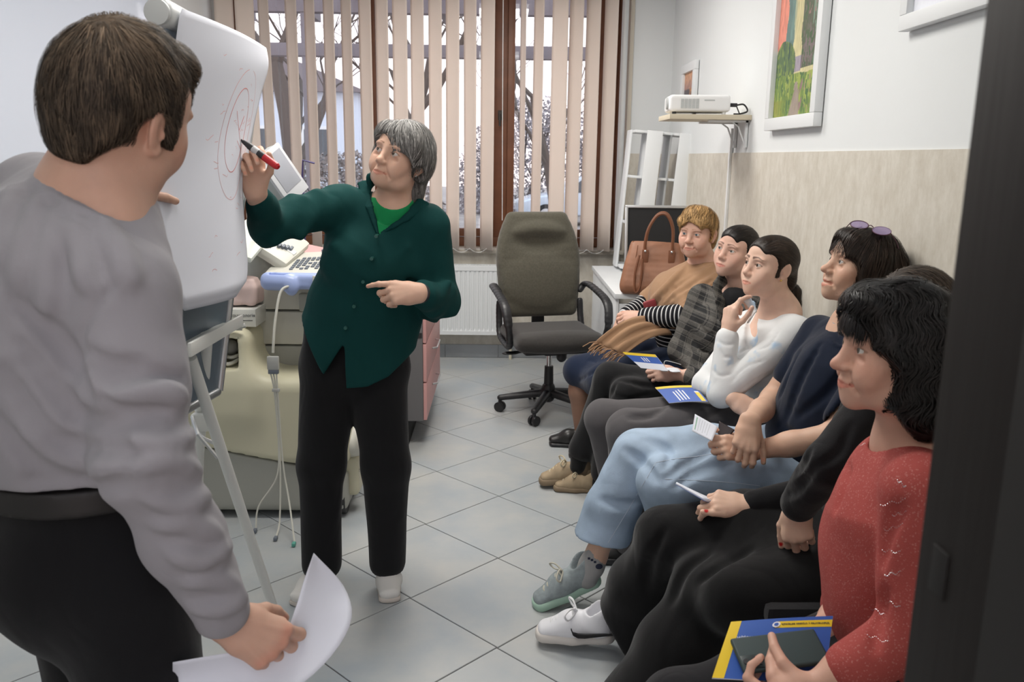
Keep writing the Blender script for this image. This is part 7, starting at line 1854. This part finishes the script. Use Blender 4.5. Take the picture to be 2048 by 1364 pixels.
# ------------------------------------------------------------------ woman in black, head mostly hidden
def make_black():
    t = thing('person', 'woman in black top and wide black trousers with red nails seated near the door', 'person', (0, 0, 0))
    sk = skin_mat('skin_black', (.60, .41, .31))
    fr = frame(at(1822, 628, 2.06), yp(97, 0), s=.98, tilt=.0); H = Loc(fr)
    nb = at(1815, 770, 2.10); ch = at(1780, 870, 2.08); pe = at(1725, 1070, 2.10)
    sR = at(1735, 800, 2.26); eR = at(1645, 985, 2.16); wR = at(1492, 1010, 2.14)
    sL = at(1825, 830, 1.92); eL = at(1660, 905, 1.86); wL = at(1594, 1008, 1.98)
    sL = at(1770, 790, 1.92); eL = at(1655, 930, 1.84); wL = at(1592, 1012, 1.96)
    side = unit(sL - sR)
    F = Field(); head_ops(F, H, w=.99); F.u(cap(H.p(0, -.022, -.055), tuple(nb), .048, .055), .03); F.u(ecap(tuple(nb), tuple(ch), (.11, .065), (.13, .09), side), .05)
    tint = lambda V, T: face_tint(V, H, T, brow=(.4, .3, .25))
    red = (.75, .02, .03)
    FL = Field(); nL, _, _ = hand_ops(FL, wL, (.06, -.20, -.95), (-.45, -.80, .25), -1, [(48, 40, 20), (40, 62, 30), (44, 64, 30), (48, 64, 30)], [(.55, .80, -.22), (.10, .97, -.30), (.02, .97, -.2)], s=.98)
    FR = Field(); nR, _, _ = hand_ops(FR, wR, (-.95, .12, .06), (.15, -.55, .80), 1, [(35, 45, 20), (38, 46, 20), (42, 46, 20), (46, 46, 20)], [(.35, .88, .10), (.10, .98, .05), (.0, 1, .0)], s=.97)
    arm_skin(FR, lerp(wR, eR, .5), wR, .034, .0255); arm_skin(FL, lerp(wL, eL, .5), wL, .034, .0255, dorsal=(-.5, -.8, .2))
    core = Field(); torso(core, [pe, ch], side, (.13, .12), (.09, .08)); limb(core, [sR, eR, lerp(eR, wR, .75)], (.04, .035, .026)); limb(core, [sL, eL, lerp(eL, wL, .75)], (.04, .035, .026)); limb(core, [nb, ch], (.05, .07))
    body_mesh(t, sk, [(F, .0035, tint), (FR, .0026, nt(nR, red)), (FL, .0024, nt(nL, red)), (core, .015, None)])
    eyes(t, H, (.08, .08, .07))
    Hm = hair_mat('light_brown_hair', (.075, .055, .042), rough=.45)
    Fh = Field().u(H.ell((0, -.012, .032), (.081, .104, .091))); Fh.s(H.ell((0, .125, -.030), (.080, .090, .108)), .008); Fh.i(H.half((0, -.09, -.095), (0, .2, -1)), .01); Fh.s(H.ell((0, .02, -.15), (.07, .085, .075)), .015)
    hair_obj(t, H, Fh, Hm, [dict(flow=lambda l: np.stack([l[:, 0] * 10, -.5 + 0 * l[:, 0], -.4 + 0 * l[:, 0]], 1), n=2000, steps=10, ds=.009, w=.0008, seed=12, off=(.0, .003), jit=.12)], h=.005)
    Mb = cloth('black_knit', (.0085, .0085, .010), bump=.35, bscale=400)
    FT = Field(); torso(FT, [pe + (0, 0, .0), lerp(pe, ch, .5), ch, nb + (0, 0, -.02)], side, (.18, .165, .165, .10), (.135, .125, .125, .07), .05); FT.u(ell(tuple(lerp(ch, pe, .15) + np.array((-.08, -.02, 0))), (.065, .10, .07)), .05)
    FT.u(cap(tuple(sR), tuple(nb + (0, 0, -.03)), .055, .055), .04); FT.u(cap(tuple(sL), tuple(nb + (0, 0, -.03)), .055, .055), .04)
    FA = Field(); limb(FA, [sL, eL], (.060, .052), .02); limb(FA, [eL, lerp(eL, wL, .92)], (.054, .045), .02); limb(FA, [sR, eR], (.06, .052), .02); limb(FA, [eR, lerp(eR, wR, .90)], (.052, .036), .02)
    F = Field().u(prim(FT)).u(prim(FA), .016)
    folds(F, [[(1620, 900), (1600, 935), (1575, 950)], [(1630, 930), (1605, 965), (1575, 975)], [(1700, 850), (1680, 900), (1640, 930)], [(1610, 960), (1592, 985), (1570, 990)]], .004, .016); F.d(wrinkle(81, .0035, 34)); sdf_obj('top', F, .0065, Mb, t)
    Mp = cloth('black_wide_trousers', (.0075, .0075, .008), rough=.95)
    kT = at(1318, 1060, 2.24); aT = at(1222, 1242, 2.40); kB = at(1420, 1180, 2.06); aB = np.array((.40, 2.0, .06))
    FT = Field(); torso(FT, [pe + (0, 0, .03), pe + (0, 0, -.04)], side, (.18, .19), (.14, .15)); limb(FT, [pe + (0, .05, -.01), lerp(pe, kT, .55), kT + (.02, 0, -.02)], (.115, .105, .088), .05); limb(FT, [pe + (0, -.06, -.05), lerp(pe, kB, .6), kB], (.115, .105, .095), .05); limb(FT, [kB, lerp(kB, aB, .5), aB], (.095, .11, .13), .04); limb(FT, [pe + (.0, -.13, -.05), at(1470, 1200, 1.95)], (.11, .095), .05)
    FA = Field(); limb(FA, [kT + (.03, -.01, -.03), lerp(kT, aT, .55) + (.03, -.02, -.0), lerp(kT, aT, 1.0) + (.045, -.03, -.02)], (.088, .098, .112), .03); FA.i(half(tuple(lerp(kT, aT, .93)), (-.62, .1, -.40)), .006); FA.i(half((0, 0, .02), (0, 0, -1)), .006)
    F = Field().u(prim(FT)).u(prim(FA), .03); F.i(half((0, 0, .015), (0, 0, -1)), .006)
    folds(F, [[(1330, 1060), (1300, 1120), (1290, 1180)], [(1420, 1100), (1370, 1140), (1340, 1200)], [(1500, 1100), (1440, 1130), (1400, 1160)]], .006, .025); F.d(wrinkle(82, .006, 20)); sdf_obj('trousers', F, .008, Mp, t)
    Mws = mat('white_leather', (.74, .74, .77), rough=.4); Mws2 = mat('offwhite_sole', (.62, .58, .54), rough=.6)
    hl = at(1234, 1278, 2.38); tl = at(1060, 1270, 2.44)
    o, SH = shoe(t, tuple(hl), tuple(tl), up=(.02, -.10, 1), cols=(Mws, Mws2), laces=mat('white_lace', (.76, .76, .77), rough=.8), name='white_sneaker', s=1.10)
    # black swoosh on the outer side: a tapering curved mark
    P0 = [(1166, 1258), (1150, 1262), (1147, 1268), (1156, 1274), (1172, 1275), (1192, 1271), (1212, 1266), (1232, 1262)]
    P0 = [(1143, 1260), (1146, 1269), (1156, 1272), (1170, 1271), (1190, 1267), (1210, 1263), (1230, 1260)]; wd = [.0022, .0048, .0062, .0058, .0042, .0028, .0012]
    bm = bmesh.new(); prev = None
    for (u, v), w_ in zip(P0, wd):
        l = SH.inv(at(u, v, 2.355)); y_ = float(l[1]); z_ = float(l[2])
        ring = [bm.verts.new(SH.p(-.0435 if False else .0, 0, 0)) for _ in ()]
        a = SH.p(-.0415 + .10 * max(0, z_ - .03), y_, z_ + w_); b_ = SH.p(-.0415 + .10 * max(0, z_ - .03), y_, z_ - w_); cur = (bm.verts.new(a), bm.verts.new(b_))
        if prev: bm.faces.new((prev[0], prev[1], cur[1], cur[0]))
        prev = cur
    s_ = bm_obj('side_mark', bm, M_blackm, o); s_.modifiers.new('t', 'SOLIDIFY').thickness = .006
    shoe(t, (aB[0] + .03, aB[1], .001), (aB[0] - .24, aB[1] + .01, .001), cols=(Mws, Mws2), name='white_sneaker', s=1.08)
    bt, patch, write = booklet('booklet', 'closed booklet seen edge on in the far hand of the woman in black', [at(1352, 966, 2.26), at(1410, 999, 2.14), at(1470, 1018, 2.20), at(1400, 990, 2.34)])
    patch('pages', 0, 1, 0, 1, 0, M_paper, .007); patch('cover', 0, 1, 0, 1, -.0042, M_blue, .0008)
    ph = thing('phone', 'white phone lying in the lap of the woman in black', 'phone', tuple(at(1590, 1022, 2.16)))
    R_ = Matrix.Rotation(.10, 3, 'Z') @ Matrix.Rotation(-.22, 3, 'Y') @ Matrix.Rotation(.5, 3, 'X')
    box('phone_case', (0, 0, 0), (.158, .078, .010), mat('phone_white', (.66, .70, .66), rough=.3), ph, .004, R=R_)
    for k in range(2): bm = bmesh.new(); c = R_ @ Vector((.055, -.012 + .022 * k, .006)); cyl(bm, c, c + R_ @ Vector((0, 0, .003)), .0075, n=14); bm_obj('camera_lens', bm, M_blackp, ph, smooth=True)
make_black()

# ------------------------------------------------------------------ woman in the coral sweater, nearest the door
def make_coral():
    t = thing('person', 'dark curly haired woman in a sparkling coral sweater holding a phone beside the door', 'person', (0, 0, 0))
    sk = skin_mat('skin_coral', (.55, .335, .255))
    fr = frame(at(1795, 698, 1.50), yp(91, 3), s=1.0, tilt=.0); H = Loc(fr)
    nb = at(1828, 900, 1.52); ch = at(1822, 1030, 1.50); pe = at(1822, 1290, 1.52)
    sR = at(1760, 960, 1.66); eR = at(1716, 1190, 1.66); wR = at(1648, 1262, 1.52)
    sL = at(1845, 985, 1.34); eL = at(1822, 1268, 1.30); wL = at(1632, 1372, 1.29)
    side = unit(sL - sR)
    F = Field(); head_ops(F, H, w=1.03, jaw=1.06, age=.5, full=.7, nose=1.14, nl=.002, lid=.0040); F.u(cap(H.p(0, -.026, -.055), tuple(nb), .052, .060), .035); F.u(ecap(tuple(nb), tuple(ch), (.11, .07), (.14, .10), side), .05)
    tint = lambda V, T: face_tint(V, H, T, lips=(.88, .55, .54), brow=(.35, .28, .26), blush=.9, browth=.9)
    FL = Field(); nL, _, _ = hand_ops(FL, wL, (-.86, .30, -.42), (-.25, -.55, -.80), -1, [(48, 70, 35), (50, 70, 35), (52, 70, 35), (54, 70, 35)], [(.2, .5, -.85), (-.3, .3, -.9), (-.5, .1, -.85)], s=.96)
    th = [at(1572, 1385, 1.285), at(1547, 1352, 1.310), at(1543, 1322, 1.338), at(1549, 1292, 1.362)]
    for i in range(3): FL.u(cap(tuple(th[i]), tuple(th[i + 1]), (.0165, .0125, .0108)[i], (.0125, .0108, .0088)[i]), .012 if i == 0 else .003)
    nL.append((tuple(th[3] + np.array((-.0005, -.010, .004))), .007))
    FR = Field(); nR, _, _ = hand_ops(FR, wR, (-.60, -.30, -.55), (-.2, -.2, .9), 1, [(25, 35, 15)] * 4, [(.5, .8, -.3), (.2, .95, -.25), (.1, .95, -.2)], s=.96)
    arm_skin(FR, lerp(wR, eR, .75), wR, .036, .027); arm_skin(FL, lerp(wL, eL, .6), wL, .037, .027, dorsal=(0, -.7, -.7))
    core = Field(); torso(core, [pe, ch], side, (.14, .13), (.10, .09)); limb(core, [sR, eR, lerp(eR, wR, .5)], (.04, .035, .03)); limb(core, [sL, eL, lerp(eL, wL, .5)], (.04, .035, .03))
    body_mesh(t, sk, [(F, .0027, tint), (FR, .003, nt(nR)), (FL, .0024, nt(nL)), (core, .015, None)])
    eyes(t, H, (.09, .08, .06), gaze=(.05, .05))
    Hm = hair_mat('black_curly_hair', (.012, .010, .010), rough=.34)
    Fh = skull(H, 1.03, .013); Fh.u(H.ell((0, -.080, -.030), (.078, .052, .092)), .03)
    for q in (-1, 1): Fh.u(H.ell((q * .080, -.022, -.035), (.026, .062, .085)), .025); Fh.u(H.ell((q * .074, -.045, -.105), (.030, .045, .040)), .02)
    Fh.u(H.ell((0, .066, .078), (.066, .040, .034)), .02)
    Fh.s(H.ell((0, .132, -.036), (.100, .098, .112)), .008); Fh.s(H.ell((0, .10, -.10), (.10, .085, .07)), .01)
    for q in (-1, 1): Fh.s(H.ell((q * .088, .085, -.050), (.055, .062, .070)), .008)
    Fh.s(H.ell((0, .03, -.155), (.075, .085, .075)), .015); Fh.d(wrinkle(15, .005, 50))
    cf = lambda l: np.stack([.9 * np.sin(l[:, 2] * 110) + 2 * l[:, 0], .9 * np.cos(l[:, 2] * 100 + l[:, 0] * 40), -np.ones(len(l)) * 1.1], 1) + (l - np.array((0, 0, .12))) * 6 * (l[:, 2:3] > .05)
    hair_obj(t, H, Fh, Hm, [dict(flow=cf, n=4200, steps=12, ds=.008, w=.0009, seed=13, off=(.0, .007), jit=.3),
                           dict(flow=lambda l: np.stack([.15 * np.sin(l[:, 0] * 200), .35 + 0 * l[:, 0], -np.ones(len(l))], 1), n=300, steps=9, ds=.0060, w=.0012, seed=14, off=(.001, .004), jit=.22, field=skull(H, 1.03, .010), keep=lambda l: (l[:, 1] > .05) & (l[:, 2] > .055) & (l[:, 2] < .085) & (np.abs(l[:, 0]) < .06))], h=.0048)
    # sweater with sparkle
    Ms = mat('coral_knit', (.38, .075, .066), rough=.85, spec=.25, bump=.5, bscale=420, crease=.35)
    n_ = Ms.node_tree; b = n_.nodes['Principled BSDF']; tc = n_.nodes.new('ShaderNodeTexCoord'); vo = n_.nodes.new('ShaderNodeTexVoronoi'); vo.inputs['Scale'].default_value = 520; n_.links.new(tc.outputs['Object'], vo.inputs['Vector'])
    lt = n_.nodes.new('ShaderNodeSeparateColor'); n_.links.new(vo.outputs['Color'], lt.inputs[0]); gt_ = n_.nodes.new('ShaderNodeMath'); gt_.operation = 'GREATER_THAN'; gt_.inputs[1].default_value = .93; n_.links.new(lt.outputs[0], gt_.inputs[0])
    mx = n_.nodes.new('ShaderNodeMix'); mx.data_type = 'RGBA'; mx.inputs['A'].default_value = (.38, .075, .066, 1); mx.inputs['B'].default_value = (.48, .17, .15, 1); n_.links.new(gt_.outputs[0], mx.inputs['Factor']); n_.links.new(mx.outputs['Result'], b.inputs['Base Color'])
    FT = Field(); torso(FT, [pe + (0, 0, .0), lerp(pe, ch, .45), ch, nb + (0, 0, -.045)], side, (.20, .195, .18, .115), (.155, .15, .135, .08), .06)
    FT.u(ell(tuple(at(1765, 1110, 1.50)), (.085, .15, .080)), .06); FT.u(ell(tuple(at(1812, 1240, 1.50)), (.10, .15, .09)), .06)
    FT.u(cap(tuple(sR), tuple(nb + (0, 0, -.045)), .060, .06), .04); FT.u(cap(tuple(sL), tuple(nb + (0, 0, -.045)), .060, .06), .04)
    FA = Field(); limb(FA, [sL, eL], (.066, .058), .02); limb(FA, [eL, lerp(eL, wL, .62)], (.058, .048), .02); limb(FA, [sR, eR], (.062, .055), .02); limb(FA, [eR, lerp(eR, wR, .35)], (.055, .05), .02)
    F = Field().u(prim(FT)).u(prim(FA), .016)
    folds(F, [[(1800, 1010), (1775, 1060), (1765, 1130)], [(1770, 1180), (1755, 1240), (1750, 1300)], [(1700, 900), (1690, 960), (1672, 1020)]], .005, .02); F.d(wrinkle(91, .004, 30))
    F.s(cap(H.p(0, -.02, -.08), tuple(nb + (-.01, 0, .004)), .060, .070), .008); vb = at(1782, 935, 1.385)
    F.s(cap(tuple(vb), tuple(at(1800, 890, 1.40)), .004, .02), .006)
    sw = sdf_obj('sweater', F, .0058, Ms, t)
    bm = bmesh.new(); rr = random.Random(3)
    rows = [[(1795, 960), (1812, 975)], [(1762, 1010), (1810, 1000)], [(1770, 1060), (1805, 1050)], [(1770, 1150), (1800, 1145)], [(1770, 1200), (1800, 1215)], [(1735, 1270), (1775, 1285)], [(1740, 1215), (1770, 1230)], [(1700, 885), (1730, 890)], [(1785, 1030), (1812, 1025)], [(1765, 1100), (1800, 1105)]]
    for a, b_ in rows:
        uv = [lerp(a, b_, k / 11) + np.array((0, 3 * math.sin(k))) for k in range(12)]
        for p in hit(F, uv):
            bmesh.ops.create_icosphere(bm, subdivisions=1, radius=.0010, matrix=Matrix.Translation(tuple(p)))
    bm_obj('bead_rows', bm, mat('silver_bead', (.75, .75, .78), rough=.2, metal=.9), sw)['kind'] = 'stuff'
    Mp = cloth('dark_trousers_coral', (.010, .010, .012))
    kR = np.array((.36, 1.46, .445)); kL = np.array((.34, 1.22, .43))
    F = Field(); torso(F, [pe + (.02, 0, .0), pe + (.02, 0, -.05)], side, (.20, .20), (.16, .16)); limb(F, [pe + (0, .08, -.04), lerp(pe, kR, .6), kR], (.108, .088, .075), .05); limb(F, [pe + (0, -.08, -.04), lerp(pe, kL, .6), kL], (.108, .088, .075), .05)
    for k in (kR, kL): limb(F, [k, (k[0] - .02, k[1], .09)], (.083, .065), .03)
    F.d(wrinkle(92, .004, 24)); sdf_obj('trousers', F, .0085, Mp, t)
    for k in (kR, kL): shoe(t, (k[0] + .04, k[1], .001), (k[0] - .20, k[1], .001), kind='plain', cols=(M_blackm, M_blackp))
    # booklet and phone
    TL, TR, BR, BL = at(1462, 1244, 1.46), at(1666, 1232, 1.46), at(1648, 1372, 1.34), at(1424, 1356, 1.34)
    bt, patch, write = booklet('booklet', 'large blue and yellow booklet on the lap of the woman in the coral sweater', [TL, TR, BR, BL], curl=.004)
    patch('pages', 0, 1, 0, 1, -.0014, M_paper, .002); patch('cover', 0, 1, 0, 1, .0003, M_blue); patch('yellow_band', 0, .105, 0, 1, .0007, M_yel); patch('yellow_label', .45, 1, .06, .17, .0007, M_yel)
    bm = bmesh.new(); 
    write('cover_title', 'травматичних подій', .40, .335, .0115, M_wpr, math.pi); write('label_text', 'Міністерство у справах ветеранів', .74, .115, .0055, M_inkd, math.pi)
    emb = []
    def disc(u, v, r, m, nm, off):
        ux = unit(TR - TL); vy = unit(TL - BL); c = lerp(lerp(TL, TR, u), lerp(BL, BR, u), v); cc = (TL + TR + BR + BL) / 4; nn = unit(np.cross(ux, vy)); 
        bm = bmesh.new(); vs = [bm.verts.new(tuple(c - cc + nn * off + (ux * math.cos(a) + vy * math.sin(a)) * r)) for a in np.linspace(0, 2 * math.pi, 20)[:-1]]; bm.faces.new(vs); bm_obj(nm, bm, m, bt)
    disc(.458, .115, .0075, M_wpr, 'emblem_disc', .0042); disc(.458, .115, .0042, M_blue, 'emblem', .0048)
    ph = thing('phone', 'dark green phone in a matt case held over the blue booklet', 'phone', tuple((TL + TR + BR + BL) / 4))
    ux = unit(TR - TL); vy = unit(TL - BL); nn = unit(np.cross(ux, vy)); vy = np.cross(nn, ux); a_ = .075
    B = Matrix((tuple(ux), tuple(vy), tuple(nn))).transposed() @ Matrix.Rotation(a_, 3, 'Z'); pc = at(1558, 1312, 1.375) - (TL + TR + BR + BL) / 4 + nn * .012
    Mph = mat('green_case', (.022, .042, .044), rough=.6)
    box('phone_case', tuple(pc), (.158, .076, .011), Mph, ph, .0045, R=B, seg=3)
    def q(x, y, z): return Vector(pc) + B @ Vector((x, y, z))
    box('camera_plate', q(-.058, -.020, .0058), (.036, .030, .0022), mat('camera_plate_mat', (.015, .028, .030), rough=.35), ph, .001, R=B)
    for x, y, r in ((-.068, -.020, .0062), (-.054, -.014, .0045), (-.054, -.026, .0045), (-.045, -.014, .0036), (-.045, -.026, .003)):
        bm = bmesh.new(); cyl(bm, q(x, y, .006), q(x, y, .0085), r, n=16); l = bm_obj('camera_lens', bm, M_blackp, ph, smooth=True)
    box('side_button', q(.02, .0382, 0), (.02, .002, .003), Mph, ph, .0006, R=B)
make_coral()
